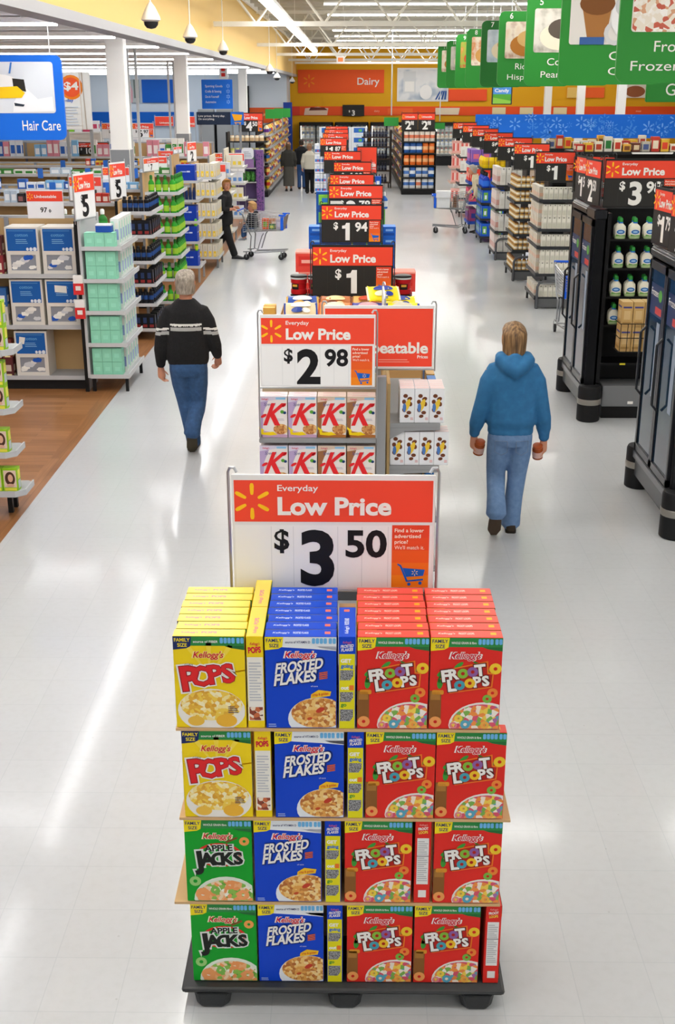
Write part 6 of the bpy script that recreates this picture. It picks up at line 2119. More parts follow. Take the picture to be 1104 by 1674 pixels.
FY = 41.0
fx0, fx1 = xp(375, 300, FY), xp(438, 300, FY)
zs = [.2, .6, 1.0, 1.4, 1.8]
t = rack('shelf_rack', 'black end rack of food tubs under the 4.50 sign, far beyond the floral stand', fx0, fx1, FY, FY + .7, zs, 2.1, BLACK, m('#2a2a2c', .5), m('#3a322c', .6), aisle=1, legs=False)
MB().box(fx0, fx1, FY + .05, FY + .7, 0, .17, BLACK).build('base', t)
MF = [mk_lathe('food_tub', [(.07, 0, c), (.075, .02), (.075, .12, a), (.07, .17, c), (.05, .19)], c, 8) for c, a in (('#e0cf9a', '#c9d06a'), ('#d9b88c', '#f0e6d0'), ('#e8dcc0', '#c98a4a'))]
for si, z in enumerate(zs):
    fill_front(f'tub{si % 3}', MF[si % 3], 'food tub', 'the food tub rack', SHELFN[5][si], spread(fx0 + .05, fx1 - .1, 7), FY + .1, z, 'tub', 'food tubs', 1)
price_sign('price_sign', 'black 4.50 price sign above the far food tub rack', (xp(391, 210, FY) + xp(430, 210, FY)) / 2, FY + .05, 2.11, xp(430, 210, FY) - xp(391, 210, FY), .6, True, 'low', ('4', '50'), match=True, drop=.02)
# its long side along the aisle
t = thing('gondola_shelf', 'black shelf side full of bagged food running from the tub rack toward the dairy doors', 'shelf unit', (0, 0, 0))
gx = fx1 + .05
MB().box(gx - .5, gx - .45, FY + .8, 56, .1, 2.2, DARK).build('back_panel', t)
for z in (.2, .65, 1.1, 1.55, 1.95):
    MB().box(gx - .45, gx, FY + .8, 56, z - .04, z, m('#8f9194', .5)).build('shelf', t)
MB().box(gx - .45, gx - .05, FY + .8, 56, 0, .16, BLACK).build('base', t)
BG = [('#e3c02c', '#c23a2c'), ('#c98a3a', '#efe2c0'), ('#b8442f', '#f0d06a'), ('#e8d9b0', '#6a3a8c'), ('#d9a441', '#2f5f9c')]
for si, z in enumerate((.2, .65, 1.1, 1.55, 1.95)):
    for k in range(16):
        q = (k + si * 2) % 5
        put(f'fb{q}', mk_bag('food_bag', .5, .2, .33, *BG[q]), (gx - .14, FY + 1.15 + k * .86, z), pi / 2, f'food bag on the {SHELFN[5][si]} of the long black shelf side, {nth(k)} back', 'bag', 'food bags on the long shelf side')
for i, px in enumerate((448, 462)):
    t = thing('shelf_flag', f'small green shelf flag over the bagged food, {("nearer", "farther")[i]} one', 'sign', (xp(px, 207, 44 + 2 * i), 44 + 2 * i, 2.36))
    MB().box(-.3, .3, 0, .03, .1, .42, m('#2f8f3a', .5)).build('board', t)
    MB().box(-.02, .02, 0, .03, -.4, .1, GREY).build('clip', t)
t = thing('standing_banner', 'narrow tall dark blue banner at the end of the bagged food shelf', 'banner', (xp(471, 215, 56.2), 56.2, 0))
MB().box(-.2, .2, 0, .05, .6, 2.9, m('#1f3f9c', .5)).build('banner', t)
MB().box(-.03, .03, .0, .05, 0.03, .6, GREY).build('pole', t)
MB().box(-.25, .25, -.15, .2, 0, .03, GREY).build('base', t)

# ================================================================== DAIRY WALL COOLERS
CLEAR, nt_, gb = nodes_mat('cooler_glass')
gb.inputs['Base Color'].default_value = lin('#e8f0f0')
gb.inputs['Roughness'].default_value = .05
gb.inputs['Alpha'].default_value = .12
COOL = m('#fff6e6', .5, 0, 3.2)
CZ = [.55, .9, 1.25, 1.58]


def cooler(x0, x1, label, kinds, lit=True):
    zt = 1.95
    t = thing('dairy_cooler', label, 'cooler', (0, 0, 0), 0, 'coolers along the dairy wall')
    y0, y1 = 58.9, 59.9
    MB().box(x0, x1, y1 - .05, y1, 0, zt, m('#dfe1dd', .6)).build('back_wall', t)
    for x in (x0, x1 - .06):
        MB().box(x, x + .06, y0, y1 - .05, .35, zt, BLACK).build('side_wall', t)
    MB().box(x0, x1, y0, y1 - .05, 0, .38, m('#16171a', .4)).build('base', t)
    MB().box(x0, x1, y0, y1 - .05, zt - .08, zt + .02, BLACK).build('canopy_box', t)
    MB().box(x0 + .07, x0 + .10, y0 + .06, y0 + .09, .4, zt - .1, COOL).build('lamp_tube', t)
    MB().box(x1 - .10, x1 - .07, y0 + .06, y0 + .09, .4, zt - .1, COOL).build('lamp_tube', t)
    for z in CZ:
        MB().box(x0 + .06, x1 - .06, y0 + .12, y1 - .06, z - .02, z, m('#e3e5e3', .5)).build('shelf', t)
    n = max(1, round((x1 - x0) / .75))
    w = (x1 - x0) / n
    for k in range(n):
        b = MB()
        a = x0 + k * w
        for p in ((a, a + .04, .40, zt - .08), (a + w - .04, a + w, .40, zt - .08), (a, a + w, .40, .45), (a, a + w, zt - .13, zt - .08)):
            b.box(p[0], p[1], y0 - .03, y0 - .002, p[2], p[3], m('#1d1e21', .35))
        f = b.build('door', t)
        MB().box(a + .04, a + w - .04, y0 - .02, y0 - .012, .45, zt - .13, CLEAR).build('pane', f)
        b = MB(); b.tube([(a + w - .1, y0 - .03, .9), (a + w - .1, y0 - .08, .95), (a + w - .1, y0 - .08, 1.4), (a + w - .1, y0 - .03, 1.45)], .012, STEEL, 5)
        b.build('handle', f)
    return t


MKJ = mk_bottle('milk_jug', .085, .27, '#eceadf', '#c9d6e6', '#2f62b8', 10, .4, 1)
MKJ2 = mk_bottle('milk_jug', .085, .27, '#efeee6', '#e3c9a8', '#c23a3a', 10, .4, 1)
CO = [(-2.55, -.95, 'lit dairy cooler with white jugs at the near yellow corner', 0), (-.85, .75, 'lit dairy cooler half hidden by the stacked white cases', 1),
      (.85, 2.4, 'dark framed dairy cooler behind the dark bottle stand', 0), (3.9, 5.0, 'dairy cooler with blue capped bottles right of the orange chip rack', 1), (5.1, 8.3, 'dairy cooler behind the far right racks', 0)]
for i, (x0, x1, lab, kk) in enumerate(CO):
    cooler(x0, x1, lab, kk)
    if i == 4:
        continue
    for si, z in enumerate(CZ):
        n = int((x1 - x0 - .2) / .2)
        for k in range(n):
            put('mj' + str((si + kk) % 2), (MKJ, MKJ2)[(si + kk) % 2], (x0 + .2 + k * .2, 59.1, z), 0, f'white jug on the {("bottom", "second", "third", "top")[si]} shelf of the {nth(i)} dairy cooler, {nth(k)} along', 'jug', 'jugs in the dairy coolers')
# black pier between the coolers, green cards on top
for i, (px, py) in enumerate(((640, 200), (719, 205))):
    t = thing('shelf_flag', f'small green category flag {("left", "right")[i]} of the orange chip rack', 'sign', (xp(px, py, 42.5 if i == 0 else 58.5), 42.5 if i == 0 else 58.5, zp(px, py + 6, 42.5 if i == 0 else 58.5)))
    MB().box(-.25, .25, 0, .03, 0, .28, m('#2f8a3a', .5)).build('board', t)
    MB().box(-.02, .02, 0, .03, .35, HC - t.location.z, STEEL).build('hanger_rod', t)

# ================================================================== CHIP RACK
Y = 42.1
x0, x1 = 1.70, 2.88
zs = [.22, .62, .98, 1.16, 1.56, 1.82][:]
zs = [.20, .58, .98, 1.38, 1.76]
t = thing('chip_rack', 'black end rack of orange and white chip bags before the dairy coolers', 'shelf rack', (0, 0, 0))
MB().box(x0, x1, Y + .5, Y + .54, 0, 2.12, m('#2b2422', .6)).build('back_panel', t)
for x in (x0, x1 - .03):
    MB().box(x, x + .03, Y + .05, Y + .5, .1, 2.08, m('#1b1b1c', .5)).build('side_panel', t)
for z in zs:
    MB().box(x0 + .03, x1 - .03, Y, Y + .5, z - .035, z, m('#232325', .5)).build('shelf', t)
MB().box(x0, x1, Y - .02, Y + .5, 0, .16, BLACK).build('base', t)
BC = {'o': mk_bag('chip_bag', .19, .12, .33, '#e8722c', '#f2b27a'), 'b': mk_bag('chip_bag', .21, .12, .33, '#2f5fa8', '#dfe6ee'), 'w': mk_bag('chip_bag', .2, .12, .32, '#dfe3e8', '#4a74b8'), 'p': mk_bag('chip_bag', .17, .12, .32, '#efe4d8', '#d97a5a')}
for si, row in enumerate(('wwpww', 'wbwwb', 'ooooo', 'bbboo', 'pppppp')):
    n = len(row)
    for k, ch in enumerate(row):
        put('chip' + ch, BC[ch], (x0 + .05 + (x1 - x0 - .1) * (k + .5) / n, Y + .12, zs[si]), 0, f'{dict(o="orange", b="blue", w="white", p="pale orange")[ch]} chip bag on the {SHELFN[5][si]} of the chip rack, {lr(k, n)}', 'chip bag', 'chip bags on the rack')
for i, (a, b_) in enumerate(((657, 683), (684, 711))):
    X0, X1 = xp(a, 205, Y), xp(b_, 205, Y)
    price_sign('rack_sign', f'black 2 dollar price sign above the chip rack, {("left", "right")[i]} of the pair', (X0 + X1) / 2, Y, 2.13, X1 - X0, .56, True, 'unbeatable', ('2', '98'), match=False, drop=.02)
# side of the chip gondola running to the coolers
t = thing('gondola_shelf', 'side shelves of bagged snacks leading from the chip rack to the coolers', 'shelf unit', (0, 0, 0))
MB().box(x0 + .42, x0 + .46, Y + .56, 54, .1, 2.0, DARK).build('back_panel', t)
for z in zs:
    MB().box(x0 - .02, x0 + .42, Y + .56, 54, z - .04, z, m('#3a3836', .5)).build('shelf', t)
MB().box(x0 + .03, x0 + .42, Y + .56, 54, 0, .16, BLACK).build('base', t)
for si, z in enumerate(zs):
    for k in range(11):
        q = (k + si * 2) % 5
        put(f'fb{q}', mk_bag('food_bag', .5, .2, .33, *BG[q]), (x0 + .14, Y + .95 + k * .98, z), pi / 2, f'snack bag on the {SHELFN[5][si]} of the shelves behind the chip rack, {nth(k)} back', 'bag', 'snack bags behind the chip rack')

# ================================================================== SHOPPING CARTS
def cart(label, loc, rz, wire=STEEL, loaded=True):
    """cart pointing +X: handle at x = 0, nose at x = 0.98"""
    t = thing('shopping_cart', label, 'shopping cart', loc, rz)
    r = .0045
    nx, L = 0.95, .95
    # basket corners: rear wider and taller
    def bk(u, v, w):   # u along, v across -1..1, w height 0..1
        hw = .27 - .05 * u - (1 - w) * .03
        x = .06 + u * (.90 - (1 - w) * .06)
        z = (.58 + .04 * u) * (1 - w) + (.99 - .06 * u) * w
        return (x, v * hw, z)
    for nm, fn in (('basket_side', lambda a, b: bk(a, 1, b)), ('basket_side', lambda a, b: bk(a, -1, b)), ('basket_floor', lambda a, b: bk(a, b * 2 - 1, 0)), ('basket_nose', lambda a, b: bk(1, a * 2 - 1, b))):
        b = MB()
        na, nb = (14, 9) if nm == 'basket_side' else (12, 8)
        for i in range(na + 1):
            b.tube([fn(i / na, 0), fn(i / na, 1)], r * .8, wire, 4)
        for j in range(nb + 1):
            b.tube([fn(0, j / nb), fn(1, j / nb)], r * (1.6 if j in (0, nb) else .8), wire, 4)
        b.build(nm, t)
    b = MB()
    for j in range(8):
        b.tube([(.32, -.24 + j * .068, .60), (.34, -.25 + j * .07, .93)], r * .9, wire, 4)
    for z in (.62, .78, .93):
        b.tube([(.32 + (z - .6) * .06, -.25, z), (.32 + (z - .6) * .06, .25, z)], r * 1.2, wire, 4)
    b.build('child_seat', t)
    b = MB()
    for s in (-1, 1):
        b.tube([(-.03, s * .26, 1.02), (.06, s * .27, .96), (.20, s * .24, .56), (.23, s * .22, .50), (.20, s * .22, .20), (.30, s * .22, .15), (.95, s * .17, .19)], .013, m('#8f9296', .35, .7), 7)
        b.tube([(.50, s * .22, .56), (.46, s * .21, .50), (.36, s * .21, .20)], .011, m('#8f9296', .35, .7), 7)
        b.tube([(.05, s * .23, .17), (.2, s * .23, .18)], .012, m('#8f9296', .35, .7), 7)
    for x, hw in ((.30, .22), (.6, .19), (.94, .17)):
        b.tube([(x, -hw, .155 + x * .03), (x, hw, .155 + x * .03)], .010, m('#8f9296', .35, .7), 6)
    for k in range(5):
        y = -.14 + k * .07
        b.tube([(.28, y, .17), (.93, y, .195)], .005, m('#8f9296', .35, .7), 5)
    b.build('chassis', t)
    b = MB()
    b.tube([(-.03, -.28, 1.02), (-.03, .28, 1.02)], .018, m('#1f57c8', .4), 10)
    b.build('handle', t)
    b = MB()
    for s in (-1, 1):
        p0, p1 = bk(.99, s, .02), bk(.99, s, 1.0)
        b.box(p0[0] - .03, p0[0] + .03, s * .20 - .02, s * .20 + .02, p0[2], p1[2] + .01, m('#1660e0', .45))
        b.box(p1[0] - .12, p1[0] + .03, s * .225 - .012, s * .225 + .012, p1[2] - .015, p1[2] + .015, m('#1660e0', .45))
    b.build('corner_guard', t)
    for x, s in ((.12, -1), (.12, 1), (.86, -1), (.86, 1)):
        y = s * (.23 if x < .5 else .16)
        b = MB()
        n = 16
        b.loft([[(x + .062 * cos(2 * pi * k / n), y + o, .062 + .062 * sin(2 * pi * k / n)) for k in range(n)] for o in (-.016, .016)], m('#26272a', .5))
        w = b.build('wheel', t, smooth=True)
        b = MB()
        b.box(x - .012, x + .012, y - .026, y - .019, .06, .17, m('#8f9296', .35, .7))
        b.box(x - .012, x + .012, y + .019, y + .026, .06, .17, m('#8f9296', .35, .7))
        b.build('fork', w)
    return t


def goods(loc, rz, items, where):
    for (dx, dy, dz, w, d_, h, c, a, lab) in items:
        p = Vector((dx, dy, 0))
        p.rotate(Euler((0, 0, rz)))
        o = mk_box('grocery_item', w, d_, h, c, [(-.6, .25, .6, .75, a)], c)()
        o.location = (loc[0] + p.x, loc[1] + p.y, dz)
        o.rotation_euler = (0, 0, rz + RN.uniform(-.04, .04))
        tag(o, f'{lab} in the {where}', 'grocery', 'groceries in carts')


CW = (-2.34, 25.62, 0)
CWR = -.13
cart('shopping cart with blue corner guards pushed by the woman in black', CW, CWR)
goods(CW, CWR, [(.51, -.08, .625, .14, .16, .22, '#e2622c', '#7fae3a', 'orange and green pack'), (.50, .1, .625, .12, .14, .16, '#c23a2c', '#f0d06a', 'red box'), (.65, -.08, .625, .12, .14, .11, '#3f7a3a', '#d9e04a', 'green bag'),
                (.66, .1, .625, .16, .16, .2, '#c98a5a', '#f0d8c0', 'tan box'), (.79, -.06, .635, .11, .14, .2, '#b8a8b8', '#d9d0dc', 'pale pack'), (.79, .09, .635, .11, .1, .17, '#2f68c0', '#dfe6f0', 'blue box')], 'cart of the woman in black')
CB = (2.98, 30.5, 0)
CBR = pi - .06
cart('shopping cart loaded with white packs at the rack of purple and red boxes', CB, CBR)
goods(CB, CBR, [(.69, .0, .635, .32, .28, .24, '#e6e8ea', '#c4ccd8', 'white paper pack'), (.69, .0, .88, .36, .30, .16, '#eceef2', '#4f86d0', 'white pack with a blue stripe on top'), (.40, .0, .64, .10, .2, .26, '#8a5a3a', '#c9a04a', 'brown box')], 'cart by the purple rack')
CR = (3.27, 17.6, 0)
CRR = -pi / 2 - .05
cart('empty shopping cart with blue guards parked beyond the farther freezer', CR, CRR)
goods(CR, CRR, [(.6, 0, .62, .22, .2, .16, '#d9b84a', '#e8e4d8', 'yellow pack')], 'parked cart beyond the freezer')

# ================================================================== PEOPLE
SKIN, SKIN2 = m('#c98d72', .55), m('#b9775c', .55)
DENIM = ramp_mat('denim_light', 'noise', 26, [(.25, '#5c7ba6'), (.6, '#6a89b2'), (.8, '#7592ba')], .85, detail=5, bump=.25)
DENIM2 = ramp_mat('denim_dark', 'noise', 26, [(.25, '#284870'), (.6, '#315480'), (.8, '#3a5f8e')], .85, detail=5, bump=.25)
HOOD = ramp_mat('hoodie_blue', 'noise', 18, [(.25, '#24628f'), (.6, '#2a6b9c'), (.8, '#3075a8')], .9, detail=4, bump=.2)
KNIT = ramp_mat('black_knit', 'noise', 60, [(.3, '#0c0c0e'), (.7, '#151518')], .95, detail=3, bump=.3)
SHOE = m('#3a3128', .7)


def ringz(c, rx, ry, z, n=20, twist=0, ex=2.3):
    out = []
    for i in range(n):
        a = 2 * pi * i / n
        ca, sa = cos(a), sin(a)
        k = (abs(ca) ** ex + abs(sa) ** ex) ** (-1 / ex)
        x, y = rx * k * ca, ry * k * sa
        out.append((c[0] + x * cos(twist) - y * sin(twist), c[1] + x * sin(twist) + y * cos(twist), z))
    return out


def limb(mb, pts, mat, n=14):
    """pts: (x, y, z, r[, squash]) along a limb; rings follow the direction and fold smoothly"""
    P = [Vector(p[:3]) for p in pts]
    up = None
    rings = []
    for i, p in enumerate(P):
        d = (P[min(i + 1, len(P) - 1)] - P[max(i - 1, 0)]).normalized()
        a = Vector((0, 1, 0)) if abs(d.y) < .9 else Vector((1, 0, 0))
        u = d.cross(a).normalized() if up is None else (up - d * up.dot(d)).normalized()
        up = u
        w = d.cross(u)
        r = pts[i][3]
        q = pts[i][4] if len(pts[i]) > 4 else 1
        rings.append([p + u * cos(2 * pi * k / n) * r + w * sin(2 * pi * k / n) * r * q for k in range(n)])
    # rounded ends
    d0 = (P[0] - P[1]).normalized() * pts[0][3] * .5
    d1 = (P[-1] - P[-2]).normalized() * pts[-1][3] * .5
    c0 = [P[0] + (v - P[0]) * .55 + d0 for v in rings[0]]
    c1 = [P[-1] + (v - P[-1]) * .55 + d1 for v in rings[-1]]
    mb.loft([c0] + rings + [c1], mat)


def fuse(mb, name, parent, voxel=.011, smooth=5, mats=None):
    """unite overlapping closed shapes into one continuous skin"""
    o = mb.build(name)
    me0 = o.data
    md = o.modifiers.new('r', 'REMESH')
    md.mode = 'VOXEL'
    md.voxel_size = voxel
    sm = o.modifiers.new('s', 'SMOOTH')
    sm.factor = .5
    sm.iterations = smooth
    bpy.context.view_layer.update()
    dg = bpy.context.evaluated_depsgraph_get()
    me = bpy.data.meshes.new_from_object(o.evaluated_get(dg))
    o.modifiers.clear()
    o.data = me
    bpy.data.meshes.remove(me0)
    me.name = name
    me.polygons.foreach_set('use_smooth', [True] * len(me.polygons))
    if parent:
        o.parent = parent
    if mats:
        mats(me)
    return o


def hand(mb, wrist, d, side, mat, curl=.7, r=.0095, palm_n=None, s=1.0):
    """palm, four curled fingers and a thumb. d: pointing direction, side: thumb direction, palm_n: palm facing"""
    W, d, side = Vector(wrist), Vector(d).normalized(), Vector(side).normalized()
    nrm = Vector(palm_n).normalized() if palm_n else d.cross(side).normalized()
    limb(mb, [(*(W - d * .02), .026 * s, 1), (*(W + d * .03 * s), .034 * s, .6), (*(W + d * .075 * s), .038 * s, .5), (*(W + d * .095 * s), .034 * s, .45)], mat, 12)
    for k, (off, ln) in enumerate(((.030, .072), (.010, .08), (-.010, .075), (-.029, .06))):
        b = W + d * (.09 * s) + side * off * s
        p = [b]
        dirv = d.copy()
        for q in range(3):
            ang = curl * (.6 + .35 * q)
            dirv = (dirv * cos(ang) + nrm * sin(ang)).normalized()
            p.append(p[-1] + dirv * ln * s * (.45, .32, .25)[q])
        limb(mb, [(*v, r * s * (1 - .12 * i)) for i, v in enumerate(p)], mat, 8)
    b = W + d * .03 * s + side * .03 * s
    p = [b, b + (side * .7 + d * .5 + nrm * .25).normalized() * .035 * s, b + (side * .75 + d * .9 + nrm * .6) * .045 * s, b + (side * .5 + d * 1.2 + nrm * .95) * .05 * s]
    limb(mb, [(*v, r * s * 1.15 * (1 - .1 * i)) for i, v in enumerate(p)], mat, 8)


def head(mb, c, yaw, mat, s=1.0, tilt=0.0):
    """head with face: c = centre of skull; yaw = way it faces (0 = +Y away from the camera)"""
    C = Vector(c)
    R = Matrix.Rotation(yaw, 3, 'Z') @ Matrix.Rotation(tilt, 3, 'X')
    T = lambda v: C + R @ (Vector(v) * s)
    rings = []
    for z, rx, ry, oy in ((-.125, .028, .030, .045), (-.112, .046, .055, .035), (-.085, .058, .075, .022), (-.05, .067, .088, .008), (0, .075, .097, 0), (.04, .077, .099, -.004), (.075, .068, .088, -.006), (.1, .05, .064, -.006), (.117, .024, .03, -.006)):
        rings.append([T((rx * cos(2 * pi * k / 20), oy + ry * sin(2 * pi * k / 20), z)) for k in range(20)])
    mb.loft(rings, mat)
    limb(mb, [(*T((0, .092, .01)), .010 * s), (*T((0, .105, -.02)), .014 * s), (*T((0, .112, -.035)), .016 * s), (*T((0, .098, -.045)), .014 * s)], mat, 8)     # nose
    for sx in (-1, 1):
        limb(mb, [(*T((sx * .015, .088, .022)), .012 * s), (*T((sx * .045, .076, .026)), .011 * s)], mat, 8)            # brow
        limb(mb, [(*T((sx * .074, -.004, .022)), .013 * s), (*T((sx * .085, -.018, .028)), .016 * s), (*T((sx * .084, -.02, 0)), .016 * s), (*T((sx * .074, -.004, -.026)), .009 * s)], mat, 8)   # ear
    limb(mb, [(*T((-.024, .082, -.072)), .009 * s), (*T((0, .090, -.070)), .011 * s), (*T((.024, .082, -.072)), .009 * s)], mat, 8)   # lips
    return T


def face(T, parent, s=1.0, iris='#3a2c22', lip='#a8584a', glasses=False):
    b = MB()
    for sx in (-1, 1):
        e = T((sx * .031, .082, .003))
        b.lathe([(.001, -.009 * s), (.009 * s, -.005 * s), (.011 * s, 0), (.009 * s, .005 * s), (.001, .009 * s)], m('#ece7e0', .3), 10, e)
        e2 = T((sx * .031, .0925, .003))
        b.lathe([(.001, -.004 * s), (.004 * s, 0), (.001, .004 * s)], m(iris, .3), 8, e2)
    b.build('eyes', parent, smooth=True)
    b = MB()
    b.tube([T((-.026, .090, -.071)), T((-.01, .1005, -.069)), T((0, .0995, -.070)), T((.01, .1005, -.069)), T((.026, .090, -.071))], .0045 * s, m(lip, .5), 6)
    b.build('mouth', parent, smooth=True)
    if glasses:
        b = MB()
        for sx in (-1, 1):
            b.tube([T((sx * .031 + .024 * cos(a), .104, .003 + .017 * sin(a))) for a in [i * pi / 6 for i in range(13)]], .0018, m('#4a3a30', .4), 5)
            b.tube([T((sx * .055, .102, .008)), T((sx * .08, .04, .012)), T((sx * .082, -.01, .014))], .0018, m('#4a3a30', .4), 5)
        b.tube([T((-.008, .106, .006)), T((.008, .106, .006))], .0018, m('#4a3a30', .4), 5)
        b.build('glasses', parent)


def hair_cap(T, parent, mat, s=1.0, back=-.06, front=.055, vol=.012, length=None, name='hair', tuft=0.0, seed=1, fr_y=.07):
    """hair shell following the skull, open at the face; strands grouped in shallow locks"""
    rr = random.Random(seed)
    b = MB()
    n, rows = 40, 12
    lock = [rr.uniform(-1, 1) for _ in range(n)]
    prof = [(.117, .0), (.113, .032), (.1, .054), (.075, .071), (.04, .080), (0, .080), (-.03, .077), (-.06, .070), (-.09, .060)]
    lo = back if length is None else length
    vs, fs = [], []
    for j in range(rows + 1):
        t = j / rows
        for i in range(n):
            a = 2 * pi * i / n
            fy = sin(a)                       # +1 = face side
            low = lo + (front - lo) * max(0.0, min(1.0, (fy + .25) / .95)) ** 1.2
            z = .122 + vol + (low - .122 - vol) * t
            ang = t * pi / 2
            zz = min(z, .122)
            # skull radius at this height
            r1 = sqrt(max(0.0, 1 - max(0, (zz) / (.124)) ** 2)) if zz > 0 else 1 - .08 * min(1, -zz / .09)
            r1 = sin(min(1.0, t * 2.2 + .02) * pi / 2) ** .8 if t < .45 else r1
            rx, ry = .080 * r1 + vol * min(1, t * 3), .103 * r1 + vol * min(1, t * 3)
            w = 1 + tuft * lock[i] * t
            vs.append(T((rx * cos(a) * w, -.004 + ry * sin(a) * w, z)))
    for j in range(rows):
        for i in range(n):
            k = (i + 1) % n
            fs.append((j * n + i, j * n + k, (j + 1) * n + k, (j + 1) * n + i))
    fs.append(tuple(range(n)))
    b.add(vs, fs, mat)
    # inner shell gives the hair its thickness
    vs2 = [T(((.072 * (1 - .0)) * cos(2 * pi * i / n), -.004 + .094 * sin(2 * pi * i / n), (lo + (front - lo) * max(0.0, min(1.0, (sin(2 * pi * i / n) + .25) / .95)) ** 1.2) + .004)) for i in range(n)]
    base = len(vs) - n
    off = len(b.v)
    b.v += [tuple(v) for v in vs2]
    q = b.idx(mat)
    for i in range(n):
        k = (i + 1) % n
        b.f.append((base + i, base + k, off + k, off + i))
        b.mi.append(q)
    return b.build(name, parent, smooth=True)


def shoe(mb, heel, toe_dir, mat, pitch=0.0, s=1.0, sole=None):
    """heel: ankle-side heel point on the ground; pitch raises the heel about the toe"""
    H = Vector(heel)
    d = Vector(toe_dir).normalized()
    side = Vector((d.y, -d.x, 0)).normalized()
    upv = Vector((0, 0, 1))
    dd = (d * cos(pitch) - upv * sin(pitch)).normalized()
    uu = (upv * cos(pitch) + d * sin(pitch)).normalized()
    rings = []
    for x, w, h0, h1 in ((-.045, .024, .01, .06), (-.035, .036, .0, .085), (0, .040, 0, .10), (.06, .038, 0, .088), (.12, .046, 0, .065), (.18, .047, .0, .05), (.215, .036, .004, .042), (.232, .018, .012, .03)):
        ring = []
        for k in range(14):
            a = 2 * pi * k / 14
            ring.append(H + dd * x * s + side * w * s * cos(a) + uu * ((h0 + h1) / 2 + (h1 - h0) / 2 * max(-1, 1.0 * sin(a))) * s)
        rings.append(ring)
    mb.loft(rings, mat)
    if sole:
        rings = []
        for x, w in ((-.047, .026), (-.03, .040), (.03, .042), (.12, .049), (.18, .050), (.236, .022)):
            rings.append([H + dd * x * s + side * w * s * u + uu * v * s for u, v in ((-1, -.002), (1, -.002), (1, .018), (-1, .018))])
        mb.loft(rings, sole)


def dress(me, rules):
    """assign materials of a continuous garment by place: rules(x, y, z) -> slot"""
    for p in me.polygons:
        p.material_index = rules(p.center)


def person(label, loc, rz=0, group=None):
    return thing('person', label, 'person', loc, rz, group)


# ------------------------------------------------------------------ boy in the blue hooded top
BYO = gzp = None
P = Vector((1.265, 9.04, 0))
boy = person('person in a blue hooded sweatshirt and jeans walking away holding a jar in each hand', P)
hipz = .86
b = MB()
# lower body skin / upper body skin as one figure
b.loft([ringz((0, 0), .15, .10, .80), ringz((0, 0), .155, .105, .90), ringz((0, .0), .135, .095, 1.02), ringz((0, 0), .15, .10, 1.18), ringz((0, .0), .17, .10, 1.32), ringz((0, .01), .12, .075, 1.40), ringz((0, .015), .055, .055, 1.44), ringz((0, .02), .052, .055, 1.50)], SKIN)
limb(b, [(-.085, .0, .82, .07), (-.095, .03, .5, .045), (-.097, .0, .46, .045), (-.10, -.16, .26, .03), (-.10, -.18, .22, .03)], SKIN)
limb(b, [(.085, .0, .82, .07), (.078, .03, .48, .045), (.045, .02, .1, .034), (.042, .04, .06, .034)], SKIN)
armL = [(-.165, .0, 1.335, .055), (-.225, -.03, 1.12, .045), (-.262, -.02, 1.0, .036), (-.278, .05, .80, .028)]
armR = [(.165, .0, 1.335, .055), (.225, -.03, 1.10, .045), (.258, -.02, .98, .036), (.278, .04, .77, .028)]
limb(b, armL, SKIN); limb(b, armR, SKIN)
hand(b, (-.280, .055, .79), (.06, .02, -1), (.25, .9, 0), SKIN, .75, palm_n=(1, -.25, 0))
hand(b, (.280, .045, .76), (-.06, .02, -1), (-.25, .9, 0), SKIN, .75, palm_n=(-1, -.25, 0))
T = head(b, (0, .03, 1.585), 0.0, SKIN)
fuse(b, 'body', boy, .0085, 4)
face(T, boy)
hair_cap(T, boy, ramp_mat('hair_brown', 'noise', 50, [(.3, '#3a2818'), (.5, '#7a5a36'), (.7, '#a8855a')], .6, stretch=(1, 1, .12), detail=4, bump=.5), back=-.115, front=.03, vol=.016, tuft=.06, seed=4)
b = MB()
b.loft([ringz((0, -.005), .176, .126, .835), ringz((0, -.005), .182, .131, .85), ringz((0, -.005), .182, .131, .895), ringz((0, -.005), .188, .135, .905), ringz((0, -.008), .198, .144, .945), ringz((0, -.008), .190, .136, 1.05), ringz((0, -.008), .195, .135, 1.18), ringz((0, -.005), .200, .130, 1.28), ringz((0, 0), .165, .112, 1.375), ringz((0, .01), .12, .09, 1.43), ringz((0, .015), .08, .075, 1.46)], HOOD)
limb(b, [(-.125, -.0, 1.355, .075), (-.185, -.01, 1.25, .078), (-.225, -.025, 1.10, .068), (-.255, -.015, .98, .064), (-.268, .02, .90, .060), (-.273, .035, .865, .050), (-.277, .045, .835, .044), (-.279, .05, .805, .042)], HOOD)
limb(b, [(.125, .0, 1.355, .075), (.185, -.01, 1.25, .078), (.225, -.025, 1.08, .068), (.255, -.015, .95, .064), (.268, .02, .87, .060), (.273, .03, .835, .050), (.277, .035, .805, .044), (.279, .04, .775, .042)], HOOD)
